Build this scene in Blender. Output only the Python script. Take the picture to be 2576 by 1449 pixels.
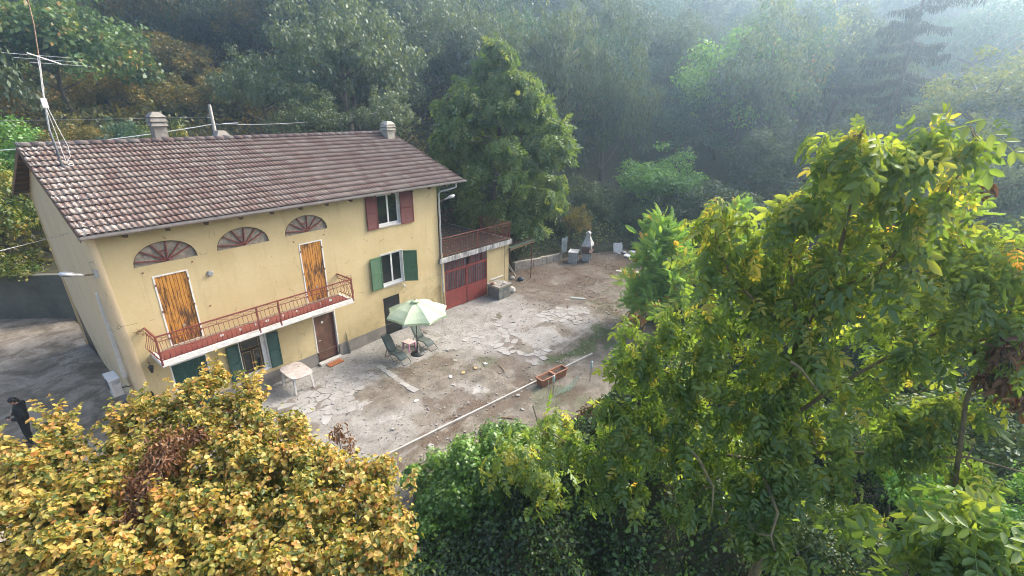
import bpy, math, random
import numpy as np
from math import sin, cos, pi, radians, sqrt, atan2
from mathutils import Vector, Matrix, noise
from mathutils.geometry import delaunay_2d_cdt

# ------------------------------------------------------------------ scene, camera, light
S = bpy.context.scene
for o in list(bpy.data.objects):
    bpy.data.objects.remove(o)
S.render.engine = 'CYCLES'
S.cycles.use_denoising = True
S.cycles.pixel_filter_type = 'BLACKMAN_HARRIS'
S.cycles.filter_width = 1.05
S.cycles.max_bounces = 7
S.cycles.diffuse_bounces = 3
S.cycles.glossy_bounces = 2
S.cycles.transmission_bounces = 4
S.cycles.transparent_max_bounces = 8
S.cycles.volume_bounces = 1
S.cycles.volume_step_rate = 4.0
S.cycles.caustics_reflective = False
S.cycles.caustics_refractive = False
S.view_settings.view_transform = 'Standard'
S.view_settings.look = 'None'
S.view_settings.gamma = 1.0
S.view_settings.use_curve_mapping = False
S.view_settings.exposure = 1.78

CAM = Vector((-2.625, -17.155, 10.351))
cd = bpy.data.cameras.new('camera')
cd.sensor_width = 36.0
cd.lens = 1175.85 / 2576 * 36
cd.clip_start = 0.1
cd.clip_end = 1500
cam = bpy.data.objects.new('camera', cd)
S.collection.objects.link(cam)
FW = Vector((0.73440596, 0.57559167, -0.35964165))
RT = Vector((0.62076303, -0.78388971, 0.01304543))
UP = Vector((0.27441055, 0.23283289, 0.9329993))
cam.matrix_world = Matrix(((RT.x, UP.x, -FW.x, CAM.x), (RT.y, UP.y, -FW.y, CAM.y), (RT.z, UP.z, -FW.z, CAM.z), (0, 0, 0, 1)))
S.camera = cam

SUN_EL = radians(36)
SUN_DIR = Vector((0.97 * cos(SUN_EL), -0.24 * cos(SUN_EL), sin(SUN_EL))).normalized()   # towards the sun (east, a little south)
W = bpy.data.worlds.new("World")
S.world = W
W.use_nodes = True
nt = W.node_tree
bg = nt.nodes.get('Background') or nt.nodes.new('ShaderNodeBackground')
sky = nt.nodes.new('ShaderNodeTexSky')
sky.sky_type = 'NISHITA'
sky.sun_disc = False
sky.sun_elevation = SUN_EL
sky.sun_rotation = atan2(SUN_DIR.x, SUN_DIR.y)
sky.air_density = 0.9
sky.dust_density = 7.0
sky.ozone_density = 0.15
nt.links.new(sky.outputs[0], bg.inputs[0])
bg.inputs[1].default_value = 0.15
sl = bpy.data.lights.new('sun', 'SUN')
sl.energy = 1.5
sl.angle = radians(11)
sl.color = (1.0, 0.93, 0.82)
so = bpy.data.objects.new('sun', sl)
S.collection.objects.link(so)
so.rotation_euler = (-SUN_DIR).to_track_quat('-Z', 'Y').to_euler()

# ------------------------------------------------------------------ helpers
rng = np.random.default_rng(7)
random.seed(7)
COL = S.collection


def tag(o, label=None, cat=None, group=None, kind=None):
    if label: o['label'] = label
    if cat: o['category'] = cat
    if group: o['group'] = group
    if kind: o['kind'] = kind
    return o


def empty(name, loc=(0, 0, 0), rz=0, label=None, cat=None, group=None):
    o = bpy.data.objects.new(name, None)
    COL.objects.link(o)
    o.location = loc
    o.rotation_euler = (0, 0, rz)
    o.empty_display_size = 0.2
    return tag(o, label, cat, group)


class MB:
    def __init__(s):
        s.v = []; s.f = []

    def add(s, vs, fs, M=None):
        b = len(s.v)
        if M is not None: vs = [tuple(M @ Vector(p)) for p in vs]
        s.v += [tuple(p) for p in vs]
        s.f += [tuple(i + b for i in f) for f in fs]
        return s

    def box(s, a, b, M=None):
        x0, y0, z0 = a; x1, y1, z1 = b
        return s.add([(x0, y0, z0), (x1, y0, z0), (x1, y1, z0), (x0, y1, z0), (x0, y0, z1), (x1, y0, z1), (x1, y1, z1), (x0, y1, z1)],
                     [(3, 2, 1, 0), (4, 5, 6, 7), (0, 1, 5, 4), (1, 2, 6, 5), (2, 3, 7, 6), (3, 0, 4, 7)], M)

    def bar(s, p, q, w, h=None, up=(0, 0, 1)):
        """square bar from p to q"""
        h = h or w
        p = Vector(p); q = Vector(q); d = q - p; L = d.length; d.normalize()
        u = Vector(up)
        if abs(d.dot(u)) > .98: u = Vector((0, 1, 0))
        sx = d.cross(u).normalized(); sz = sx.cross(d)
        M = Matrix(((sx.x, d.x, sz.x, p.x), (sx.y, d.y, sz.y, p.y), (sx.z, d.z, sz.z, p.z), (0, 0, 0, 1)))
        return s.box((-w / 2, 0, -h / 2), (w / 2, L, h / 2), M)

    def tube(s, pts, r, n=6, cap=True):
        pts = [Vector(p) for p in pts]
        R = list(r) if hasattr(r, '__len__') else [r] * len(pts)
        b = len(s.v); u = None
        for i, p in enumerate(pts):
            d = (pts[min(i + 1, len(pts) - 1)] - pts[max(i - 1, 0)]).normalized()
            if u is None:
                u = d.orthogonal().normalized()
            else:
                u = (u - d * u.dot(d))
                u = u.normalized() if u.length > 1e-6 else d.orthogonal().normalized()
            w = d.cross(u)
            for k in range(n):
                a = 2 * pi * k / n
                s.v.append(tuple(p + (u * cos(a) + w * sin(a)) * R[i]))
        for i in range(len(pts) - 1):
            for k in range(n):
                a = b + i * n + k; c = b + i * n + (k + 1) % n
                s.f.append((a, c, c + n, a + n))
        if cap:
            s.f.append(tuple(b + k for k in range(n))[::-1])
            s.f.append(tuple(b + (len(pts) - 1) * n + k for k in range(n)))
        return s

    def lathe(s, prof, n=16, M=None):
        vs = []; fs = []
        for (r, z) in prof:
            for k in range(n):
                a = 2 * pi * k / n
                vs.append((r * cos(a), r * sin(a), z))
        for i in range(len(prof) - 1):
            for k in range(n):
                fs.append((i * n + k, i * n + (k + 1) % n, (i + 1) * n + (k + 1) % n, (i + 1) * n + k))
        fs.append(tuple(range(n))[::-1]); fs.append(tuple((len(prof) - 1) * n + k for k in range(n)))
        return s.add(vs, fs, M)

    def prism(s, poly, h0, h1, M=None):
        """poly in xy, extruded z h0..h1"""
        n = len(poly)
        vs = [(x, y, h0) for x, y in poly] + [(x, y, h1) for x, y in poly]
        fs = [tuple(range(n))[::-1], tuple(range(n, 2 * n))] + [(i, (i + 1) % n, n + (i + 1) % n, n + i) for i in range(n)]
        return s.add(vs, fs, M)

    def mesh(s, name, mat=None, smooth=False):
        me = bpy.data.meshes.new(name)
        me.from_pydata(s.v, [], s.f)
        if mat: me.materials.append(mat)
        if smooth: me.polygons.foreach_set('use_smooth', [True] * len(me.polygons))
        me.update()
        return me

    def build(s, name, mat, parent=None, label=None, cat=None, group=None, kind=None, smooth=False, bevel=0):
        o = bpy.data.objects.new(name, s.mesh(name, mat, smooth))
        COL.objects.link(o)
        if parent: o.parent = parent
        if bevel:
            m = o.modifiers.new('bevel', 'BEVEL'); m.width = bevel; m.segments = 2; m.limit_method = 'ANGLE'
        return tag(o, label, cat, group, kind)


def obj(name, me, parent=None, M=None, **k):
    o = bpy.data.objects.new(name, me)
    COL.objects.link(o)
    if parent: o.parent = parent
    if M is not None: o.matrix_local = M
    return tag(o, **k)


def npmesh(name, V, F, mat, tint=None, smooth=False):
    """fast mesh from numpy: V (n,3), F (m,k) with constant k"""
    me = bpy.data.meshes.new(name)
    n, m, k = len(V), len(F), F.shape[1]
    me.vertices.add(n); me.vertices.foreach_set('co', np.ascontiguousarray(V, dtype=np.float32).ravel())
    me.loops.add(m * k); me.loops.foreach_set('vertex_index', F.astype(np.int32).ravel())
    me.polygons.add(m); me.polygons.foreach_set('loop_start', np.arange(0, m * k, k, dtype=np.int32))
    try: me.polygons.foreach_set('loop_total', np.full(m, k, dtype=np.int32))
    except Exception: pass
    if tint is not None:
        if tint.ndim == 1: tint = np.stack([tint, tint, tint], 1)
        a = me.color_attributes.new('tint', 'FLOAT_COLOR', 'POINT')
        c = np.ones((n, 4), np.float32); c[:, :3] = tint; a.data.foreach_set('color', c.ravel())
    if mat: me.materials.append(mat)
    if smooth: me.polygons.foreach_set('use_smooth', np.ones(m, bool))
    me.update(calc_edges=True)
    return me


# ------------------------------------------------------------------ materials
def newmat(name):
    m = bpy.data.materials.new(name); m.use_nodes = True
    n = m.node_tree
    b = n.nodes.get('Principled BSDF')
    return m, n, b


def N(n, t, **k):
    x = n.nodes.new(t)
    for a, v in k.items():
        if a.startswith('i_'):
            x.inputs[int(a[2:]) if a[2:].isdigit() else a[2:].replace('_', ' ')].default_value = v
        else: setattr(x, a, v)
    return x


def ramp(n, fac, stops):
    r = n.nodes.new('ShaderNodeValToRGB')
    e = r.color_ramp.elements
    while len(e) > 2: e.remove(e[-1])
    for i, (p, c) in enumerate(stops):
        x = e[i] if i < 2 else e.new(p)
        x.position = p; x.color = (*c, 1) if len(c) == 3 else c
    n.links.new(fac, r.inputs[0])
    return r.outputs[0]


def mixc(n, fac, a, b, mode='MIX'):
    x = n.nodes.new('ShaderNodeMix'); x.data_type = 'RGBA'; x.blend_type = mode
    for s, v in ((x.inputs[0], fac), (x.inputs[6], a), (x.inputs[7], b)):
        if isinstance(v, bpy.types.NodeSocket): n.links.new(v, s)
        elif isinstance(v, (int, float)): s.default_value = v
        else: s.default_value = (*v, 1)
    return x.outputs[2]


def tex(n, scale, detail=4, rough=.6, kind='noise', coord='Object', vec=None, dist=0):
    if vec is None:
        tc = n.nodes.new('ShaderNodeTexCoord'); vec = tc.outputs[coord]
    if kind == 'noise':
        t = N(n, 'ShaderNodeTexNoise'); t.inputs['Scale'].default_value = scale
        t.inputs['Detail'].default_value = detail; t.inputs['Roughness'].default_value = rough; t.inputs['Distortion'].default_value = dist
        n.links.new(vec, t.inputs['Vector']); return t.outputs[0]
    t = N(n, 'ShaderNodeTexVoronoi'); t.inputs['Scale'].default_value = scale
    if kind == 'edge': t.feature = 'DISTANCE_TO_EDGE'
    n.links.new(vec, t.inputs['Vector']); return t.outputs[0]


def bump(n, b, h, strength=.4, dist=.02):
    x = N(n, 'ShaderNodeBump'); x.inputs['Strength'].default_value = strength; x.inputs['Distance'].default_value = dist
    n.links.new(h, x.inputs['Height']); n.links.new(x.outputs[0], b.inputs['Normal'])


def mscale(n, sc, coord='Object'):
    tc = n.nodes.new('ShaderNodeTexCoord'); mp = n.nodes.new('ShaderNodeMapping')
    mp.inputs['Scale'].default_value = sc
    n.links.new(tc.outputs[coord], mp.inputs[0]); return mp.outputs[0]


_simple = {}
def M_(name, col, rough=.7, var=.25, scale=6, bs=.2, metal=0, dark=None):
    if name in _simple: return _simple[name]
    m, n, b = newmat(name)
    t = tex(n, scale, 6, .65)
    d = dark or tuple(c * (1 - var) for c in col)
    l = tuple(min(1, c * (1 + var * .5)) for c in col)
    c = ramp(n, t, [(.3, d), (.7, l)])
    n.links.new(c, b.inputs['Base Color'])
    b.inputs['Roughness'].default_value = rough
    b.inputs['Metallic'].default_value = metal
    if bs: bump(n, b, tex(n, scale * 8, 4), bs, .01)
    _simple[name] = m
    return m


def leafmat(name, stops, trans=.45, gloss=.25, rough=.45, objrand=0.0, clump=0.0):
    """leaf: diffuse + translucent + a little gloss; tint attribute picks the leaf's own colour"""
    m = bpy.data.materials.new(name); m.use_nodes = True; n = m.node_tree; n.nodes.clear()
    out = N(n, 'ShaderNodeOutputMaterial')
    at = N(n, 'ShaderNodeAttribute'); at.attribute_name = 'tint'
    fac = at.outputs['Fac']
    oi = N(n, 'ShaderNodeObjectInfo')
    if objrand:
        ma = N(n, 'ShaderNodeMath', operation='MULTIPLY_ADD'); n.links.new(oi.outputs['Random'], ma.inputs[0]); ma.inputs[1].default_value = objrand
        n.links.new(fac, ma.inputs[2]); fac = ma.outputs[0]
        mb = N(n, 'ShaderNodeMath', operation='SUBTRACT'); n.links.new(fac, mb.inputs[0]); mb.inputs[1].default_value = objrand / 2; fac = mb.outputs[0]
    c = ramp(n, fac, stops)
    d = N(n, 'ShaderNodeBsdfDiffuse'); n.links.new(c, d.inputs[0])
    tr = N(n, 'ShaderNodeBsdfTranslucent')
    tc = mixc(n, 1.0, c, (1.15, 1.1, .55), 'MULTIPLY'); n.links.new(tc, tr.inputs[0])
    m1 = N(n, 'ShaderNodeMixShader'); m1.inputs[0].default_value = trans
    n.links.new(d.outputs[0], m1.inputs[1]); n.links.new(tr.outputs[0], m1.inputs[2])
    g = N(n, 'ShaderNodeBsdfGlossy'); g.inputs['Roughness'].default_value = rough; g.inputs[0].default_value = (.9, .95, 1, 1)
    m2 = N(n, 'ShaderNodeMixShader'); m2.inputs[0].default_value = gloss * .14
    n.links.new(m1.outputs[0], m2.inputs[1]); n.links.new(g.outputs[0], m2.inputs[2])
    n.links.new(m2.outputs[0], out.inputs[0])
    return m


bark = M_('bark', (.12, .095, .07), .9, .5, 14, .8)
bark_pale = M_('bark_pale', (.24, .21, .15), .9, .5, 14, .8)
bark_lichen = M_('bark_lichen', (.23, .18, .07), .9, .5, 9, .8, dark=(.12, .1, .08))
wood_dark = M_('wood_dark', (.10, .07, .045), .85, .5, 10, .4)
wood_brown = M_('wood_brown', (.22, .12, .06), .85, .4, 10, .4)
white_paint = M_('white_paint', (.72, .71, .68), .6, .18, 5, .1)
white_plastic = M_('white_plastic', (.58, .56, .54), .45, .2, 8, .05)
grey_metal = M_('grey_metal', (.42, .43, .44), .4, .2, 8, .05, metal=.6)
gutter_metal = M_('gutter_metal', (.30, .27, .26), .5, .3, 4, .1, metal=.3)
zinc = M_('zinc', (.5, .52, .53), .4, .15, 6, .05, metal=.5)
black_metal = M_('black_metal', (.02, .022, .024), .45, .3, 8, .05)
black_panel = M_('black_panel', (.008, .009, .01), .4, .3, 3, .05)
red_metal = M_('red_metal', (.20, .045, .035), .6, .45, 12, .2)
rust_metal = M_('rust_metal', (.19, .06, .035), .75, .5, 10, .3)
garage_red = M_('garage_red', (.235, .04, .03), .55, .3, 2.5, .1)
cement = M_('cement', (.27, .25, .22), .9, .35, 3, .5)
cement_light = M_('cement_light', (.45, .43, .40), .9, .3, 4, .4)
terracotta = M_('terracotta', (.30, .14, .085), .8, .3, 6, .2)
soil = M_('soil', (.07, .05, .035), 1, .5, 20, .8)
green_metal_mesh = M_('lounger_fabric', (.075, .095, .09), .8, .15, 40, .1)
green_tube = M_('lounger_tube', (.03, .04, .045), .5, .2, 10, .0)
glass_dark, _n, _b = newmat('window_glass')
_b.inputs['Base Color'].default_value = (.012, .014, .014, 1); _b.inputs['Roughness'].default_value = .04
_b.inputs['Specular IOR Level'].default_value = .6

# special materials ---------------------------------------------------------------
def plaster_mat(name, base, dark, light):
    m, n, b = newmat(name)
    a = tex(n, .55, 5, .6); c1 = ramp(n, a, [(.3, dark), (.72, light)])
    f = tex(n, 9, 6, .7); c2 = mixc(n, .22, c1, ramp(n, f, [(.25, tuple(v * .55 for v in base)), (.75, light)]))
    # vertical rain streaks
    st = tex(n, 1, 5, .7, vec=mscale(n, (3.5, 3.5, .35)))
    c3 = mixc(n, ramp(n, st, [(.54, (0, 0, 0)), (.72, (.34, .34, .34))]), c2, tuple(v * .5 for v in base))
    # grime patches low on the wall at the far end
    tc = N(n, 'ShaderNodeTexCoord'); sp = N(n, 'ShaderNodeSeparateXYZ'); n.links.new(tc.outputs['Object'], sp.inputs[0])
    gx = N(n, 'ShaderNodeMapRange'); n.links.new(sp.outputs[0], gx.inputs[0]); gx.inputs[1].default_value = 6.5; gx.inputs[2].default_value = 12.5
    gz = N(n, 'ShaderNodeMapRange'); n.links.new(sp.outputs[2], gz.inputs[0]); gz.inputs[1].default_value = 3.4; gz.inputs[2].default_value = .8
    mu = N(n, 'ShaderNodeMath', operation='MULTIPLY'); n.links.new(gx.outputs[0], mu.inputs[0]); n.links.new(gz.outputs[0], mu.inputs[1])
    pn = tex(n, 1.5, 8, .7, dist=.6)
    pr = N(n, 'ShaderNodeMapRange'); n.links.new(pn, pr.inputs[0]); pr.inputs[1].default_value = .45; pr.inputs[2].default_value = .7
    m2 = N(n, 'ShaderNodeMath', operation='MULTIPLY'); n.links.new(mu.outputs[0], m2.inputs[0]); n.links.new(pr.outputs[0], m2.inputs[1])
    c4 = mixc(n, m2.outputs[0], c3, (.20, .14, .055))
    # damp along the foot of the wall
    gb = N(n, 'ShaderNodeMapRange'); n.links.new(sp.outputs[2], gb.inputs[0]); gb.inputs[1].default_value = 1.5; gb.inputs[2].default_value = .5
    pb = N(n, 'ShaderNodeMath', operation='MULTIPLY'); n.links.new(ramp(n, tex(n, 2.6, 8, .7), [(.42, (0, 0, 0)), (.65, (.5, .5, .5))]), pb.inputs[0]); n.links.new(gb.outputs[0], pb.inputs[1])
    c4 = mixc(n, pb.outputs[0], c4, (.25, .19, .10))
    # hairline cracks
    ed = tex(n, .55, kind='edge', vec=mscale(n, (1, 1, .8)))
    wv = tex(n, 2.1, 2)
    cr = N(n, 'ShaderNodeMath', operation='LESS_THAN'); n.links.new(ed, cr.inputs[0]); cr.inputs[1].default_value = .0035
    gt = N(n, 'ShaderNodeMath', operation='GREATER_THAN'); n.links.new(wv, gt.inputs[0]); gt.inputs[1].default_value = .56
    cm = N(n, 'ShaderNodeMath', operation='MULTIPLY'); n.links.new(cr.outputs[0], cm.inputs[0]); n.links.new(gt.outputs[0], cm.inputs[1])
    c5 = mixc(n, cm.outputs[0], c4, tuple(v * .45 for v in base))
    n.links.new(c5, b.inputs['Base Color']); b.inputs['Roughness'].default_value = .92
    bump(n, b, tex(n, 22, 8, .7), .35, .012)
    return m


plaster = plaster_mat('yellow_plaster', (.54, .43, .225), (.475, .365, .18), (.59, .48, .27))
plaster_gable_lifted = plaster_mat('gable_plaster_lifted', (.77, .585, .345), (.72, .53, .30), (.80, .63, .39))  # colour lightened past the facade plaster to offset the shade on the gable
plinth_mat = M_('grey_render', (.21, .19, .17), .95, .4, 1.6, .6)

# roof tiles: each its own colour, lichen specks
tile_mat, n, b = newmat('roof_tile_clay')
oi = N(n, 'ShaderNodeObjectInfo'); at = N(n, 'ShaderNodeAttribute'); at.attribute_name = 'tint'
ad = N(n, 'ShaderNodeMath', operation='ADD'); n.links.new(oi.outputs['Random'], ad.inputs[0]); n.links.new(at.outputs['Fac'], ad.inputs[1])
fr = N(n, 'ShaderNodeMath', operation='FRACT'); n.links.new(ad.outputs[0], fr.inputs[0])
c = ramp(n, fr.outputs[0], [(0, (.135, .085, .075)), (.25, (.165, .11, .094)), (.45, (.18, .134, .118)), (.7, (.195, .152, .134)), (.9, (.225, .185, .158)), (1, (.16, .108, .093))])
geo = N(n, 'ShaderNodeNewGeometry')
l1 = tex(n, 7, 8, .75, vec=geo.outputs['Position']); c = mixc(n, ramp(n, l1, [(.5, (0, 0, 0)), (.72, (.4, .4, .4))]), c, (.225, .205, .18))
l2 = tex(n, 26, 5, .7, vec=geo.outputs['Position']); c = mixc(n, ramp(n, l2, [(.55, (0, 0, 0)), (.7, (.6, .6, .6))]), c, (.13, .10, .09))
l3 = tex(n, 5, 3, .7, vec=geo.outputs['Position']); l4 = tex(n, 40, 3, .6, vec=geo.outputs['Position'])
sp = N(n, 'ShaderNodeSeparateXYZ'); n.links.new(geo.outputs['Position'], sp.inputs[0])
mr = N(n, 'ShaderNodeMapRange'); n.links.new(sp.outputs[0], mr.inputs[0]); mr.inputs[1].default_value = 1.7; mr.inputs[2].default_value = .0
mr.inputs[3].default_value = .0
mm = N(n, 'ShaderNodeMath', operation='MULTIPLY'); n.links.new(ramp(n, l3, [(.5, (0, 0, 0)), (.6, (1, 1, 1))]), mm.inputs[0]); n.links.new(mr.outputs[0], mm.inputs[1])
mn = N(n, 'ShaderNodeMath', operation='MULTIPLY'); n.links.new(ramp(n, l4, [(.52, (0, 0, 0)), (.56, (1, 1, 1))]), mn.inputs[0]); n.links.new(mm.outputs[0], mn.inputs[1])
c = mixc(n, mn.outputs[0], c, (.72, .71, .66))
n.links.new(c, b.inputs['Base Color']); b.inputs['Roughness'].default_value = .88
bump(n, b, tex(n, 45, 5, vec=geo.outputs['Position']), .3, .006)

# peeling orange varnish on old planks
orange_wood, n, b = newmat('peeling_orange_wood')
oi = N(n, 'ShaderNodeObjectInfo')
geo = N(n, 'ShaderNodeNewGeometry')
mp = N(n, 'ShaderNodeMapping'); mp.inputs['Scale'].default_value = (19, 19, 2.8); n.links.new(geo.outputs['Position'], mp.inputs[0])
t1 = tex(n, 1, 8, .72, vec=mp.outputs[0], dist=.3)
mp2 = N(n, 'ShaderNodeMapping'); mp2.inputs['Scale'].default_value = (2.0, 2, .9); n.links.new(geo.outputs['Position'], mp2.inputs[0])
t2 = tex(n, 1, 3, .5, vec=mp2.outputs[0])
ad = N(n, 'ShaderNodeMath', operation='MULTIPLY_ADD'); n.links.new(t2, ad.inputs[0]); ad.inputs[1].default_value = .55; n.links.new(t1, ad.inputs[2])
c = ramp(n, ad.outputs[0], [(.70, (.50, .23, .04)), (.785, (.38, .16, .028)), (.83, (.13, .058, .02)), (.95, (.055, .03, .016))])
n.links.new(c, b.inputs['Base Color']); b.inputs['Roughness'].default_value = .75
bump(n, b, ad.outputs[0], .4, .006)

shutter_red = M_('shutter_red_brown', (.15, .035, .03), .7, .35, 6, .2)
shutter_green = M_('shutter_green', (.055, .13, .065), .65, .3, 5, .2)
shutter_dark = M_('shutter_dark_green', (.012, .062, .05), .6, .35, 5, .2)
door_brown = M_('brown_door_panel', (.13, .062, .04), .6, .5, 3.5, .2)
window_wood = M_('dark_window_wood', (.035, .02, .016), .6, .3, 10, .2)
window_trim = M_('ochre_bead', (.32, .22, .08), .6, .3, 10, .1)
lunette_fill = M_('lunette_render', (.31, .265, .21), .95, .45, 7, .7)
spoke_mat = M_('spoke_red', (.22, .06, .05), .7, .3, 8, .2)
red_floor = M_('balcony_tile', (.19, .05, .04), .6, .25, 9, .1)
canopy_mat, n, b = newmat('umbrella_fabric')
_t = tex(n, 3, 4); c = ramp(n, _t, [(.3, (.52, .63, .45)), (.7, (.60, .69, .53))])
n.nodes.remove(b); out = n.nodes['Material Output']
d = N(n, 'ShaderNodeBsdfDiffuse'); tl = N(n, 'ShaderNodeBsdfTranslucent'); mx = N(n, 'ShaderNodeMixShader'); mx.inputs[0].default_value = .3
n.links.new(c, d.inputs[0]); n.links.new(mixc(n, 1.0, c, (.9, 1, .6), 'MULTIPLY'), tl.inputs[0])
n.links.new(d.outputs[0], mx.inputs[1]); n.links.new(tl.outputs[0], mx.inputs[2]); n.links.new(mx.outputs[0], out.inputs[0])
pink_plastic = M_('pink_plastic', (.52, .22, .36), .5, .2, 7, .05)
pink_top = M_('faded_pink_top', (.60, .44, .44), .6, .25, 14, .1)
mat_orange = M_('coir_mat', (.30, .10, .035), 1, .3, 30, .5)
skin_mat = M_('skin', (.42, .24, .16), .6, .15, 20, .0)
cloth_black = M_('black_cloth', (.010, .011, .012), .9, .3, 20, .2)
hair_black = M_('hair_black', (.012, .010, .009), .5, .3, 40, .3)
stone_ball = M_('ball_cream', (.55, .50, .38), .7, .2, 8, .2)
corrugated = M_('corrugated_green', (.16, .21, .13), .6, .4, 4, .2)
stone_wall_mat = M_('pale_block', (.38, .34, .29), .95, .45, 5, .7)
dark_wall = M_('dark_retaining_render', (.13, .13, .105), .95, .45, 1.0, .6)
white_board = M_('white_board', (.62, .62, .60), .7, .15, 5, .1)
net_mat = M_('green_net', (.08, .30, .24), .7, .3, 10, .1)

# ground
ground_mat, n, b = newmat('yard_ground')
at = N(n, 'ShaderNodeAttribute'); at.attribute_name = 'tint'
sc = N(n, 'ShaderNodeSeparateColor'); n.links.new(at.outputs['Color'], sc.inputs[0])
P = N(n, 'ShaderNodeNewGeometry').outputs['Position']
f1 = tex(n, 1.3, 8, .7, vec=P, dist=.4); f2 = tex(n, 11, 8, .75, vec=P); f3 = tex(n, 45, 4, .7, vec=P)
soilc = ramp(n, f1, [(.30, (.055, .046, .035)), (.42, (.11, .094, .074)), (.54, (.175, .155, .125)), (.68, (.27, .25, .215))])
soilc = mixc(n, ramp(n, f2, [(.32, (.7, .7, .7)), (.55, (0, 0, 0))]), soilc, (.10, .08, .058))
soilc = mixc(n, ramp(n, f3, [(.58, (0, 0, 0)), (.70, (.6, .6, .6))]), soilc, (.36, .33, .28))
straw = ramp(n, f2, [(.3, (.14, .09, .05)), (.7, (.36, .27, .16))])
conc = ramp(n, f1, [(.25, (.17, .162, .15)), (.5, (.285, .275, .26)), (.8, (.41, .405, .39))])
conc = mixc(n, ramp(n, f2, [(.42, (0, 0, 0)), (.62, (.65, .65, .65))]), conc, (.12, .105, .085))
wv = N(n, 'ShaderNodeTexNoise'); wv.inputs['Scale'].default_value = 2.2; wv.inputs['Detail'].default_value = 6; n.links.new(P, wv.inputs['Vector'])
vm = N(n, 'ShaderNodeVectorMath', operation='MULTIPLY_ADD'); n.links.new(wv.outputs['Color'], vm.inputs[0]); vm.inputs[1].default_value = (.8, .8, .8); n.links.new(P, vm.inputs[2]); PW = vm.outputs[0]
ed = tex(n, .9, kind='edge', vec=PW); ed2 = tex(n, 2.6, kind='edge', vec=PW)
crk = ramp(n, ed, [(.003, (.7, .7, .7)), (.010, (0, 0, 0))]); crk2 = ramp(n, ed2, [(.01, (.3, .3, .3)), (.03, (0, 0, 0))])
conc = mixc(n, crk, conc, (.07, .055, .04))
gr = ramp(n, f2, [(.3, (.04, .05, .022)), (.7, (.08, .11, .035))])
c = mixc(n, sc.outputs[0], soilc, conc)
c = mixc(n, sc.outputs[1], c, gr)
c = mixc(n, sc.outputs[2], c, ramp(n, f2, [(.35, (.05, .035, .025)), (.6, (.12, .085, .06)), (.75, (.22, .18, .14))]))
n.links.new(c, b.inputs['Base Color']); b.inputs['Roughness'].default_value = .95
bump(n, b, f2, .6, .03)
slab_mat, n, b = newmat('broken_concrete')
P = N(n, 'ShaderNodeNewGeometry').outputs['Position']
f1 = tex(n, 1.6, 8, .7, vec=P); f2 = tex(n, 15, 8, .75, vec=P)
oi = N(n, 'ShaderNodeObjectInfo')
c = ramp(n, f1, [(.25, (.19, .18, .165)), (.5, (.28, .27, .255)), (.78, (.38, .375, .36))])
c = mixc(n, ramp(n, f2, [(.5, (0, 0, 0)), (.75, (.55, .55, .55))]), c, (.19, .17, .145))
c = mixc(n, .25, c, ramp(n, oi.outputs['Random'], [(0, (.20, .185, .165)), (1, (.38, .37, .355))]))
n.links.new(c, b.inputs['Base Color']); b.inputs['Roughness'].default_value = .95; bump(n, b, f2, .5, .015)
asphalt_mat, n, b = newmat('worn_grey_paving')
P = N(n, 'ShaderNodeNewGeometry').outputs['Position']
f1 = tex(n, .8, 8, .7, vec=P, dist=.8); f2 = tex(n, 9, 8, .75, vec=P)
c = ramp(n, f1, [(.36, (.11, .083, .052)), (.47, (.21, .17, .12)), (.57, (.35, .295, .23)), (.72, (.44, .385, .31))])
c = mixc(n, ramp(n, f2, [(.4, (0, 0, 0)), (.7, (.6, .6, .6))]), c, (.10, .088, .075))
wv = N(n, 'ShaderNodeTexNoise'); wv.inputs['Scale'].default_value = 1.2; wv.inputs['Detail'].default_value = 7; n.links.new(P, wv.inputs['Vector'])
vm = N(n, 'ShaderNodeVectorMath', operation='MULTIPLY_ADD'); n.links.new(wv.outputs['Color'], vm.inputs[0]); vm.inputs[1].default_value = (2.2, 2.2, 2.2); n.links.new(P, vm.inputs[2])
crk = ramp(n, tex(n, .28, kind='edge', vec=vm.outputs[0]), [(.002, (.6, .6, .6)), (.006, (0, 0, 0))]); c = mixc(n, crk, c, (.04, .037, .035))
n.links.new(c, b.inputs['Base Color']); b.inputs['Roughness'].default_value = .9; bump(n, b, f2, .5, .02)
terrain_mat, n, b = newmat('forest_floor')
P = N(n, 'ShaderNodeNewGeometry').outputs['Position']
f2 = tex(n, 3, 8, .75, vec=P)
c = ramp(n, f2, [(.3, (.018, .02, .01)), (.5, (.045, .045, .02)), (.72, (.085, .06, .035))])
n.links.new(c, b.inputs['Base Color']); b.inputs['Roughness'].default_value = 1; bump(n, b, f2, .8, .1)
litter_mat = leafmat('fallen_leaf', [(0, (.06, .035, .022)), (.4, (.115, .065, .038)), (.7, (.18, .11, .06)), (1, (.30, .22, .13))], .2, .1)

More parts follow.
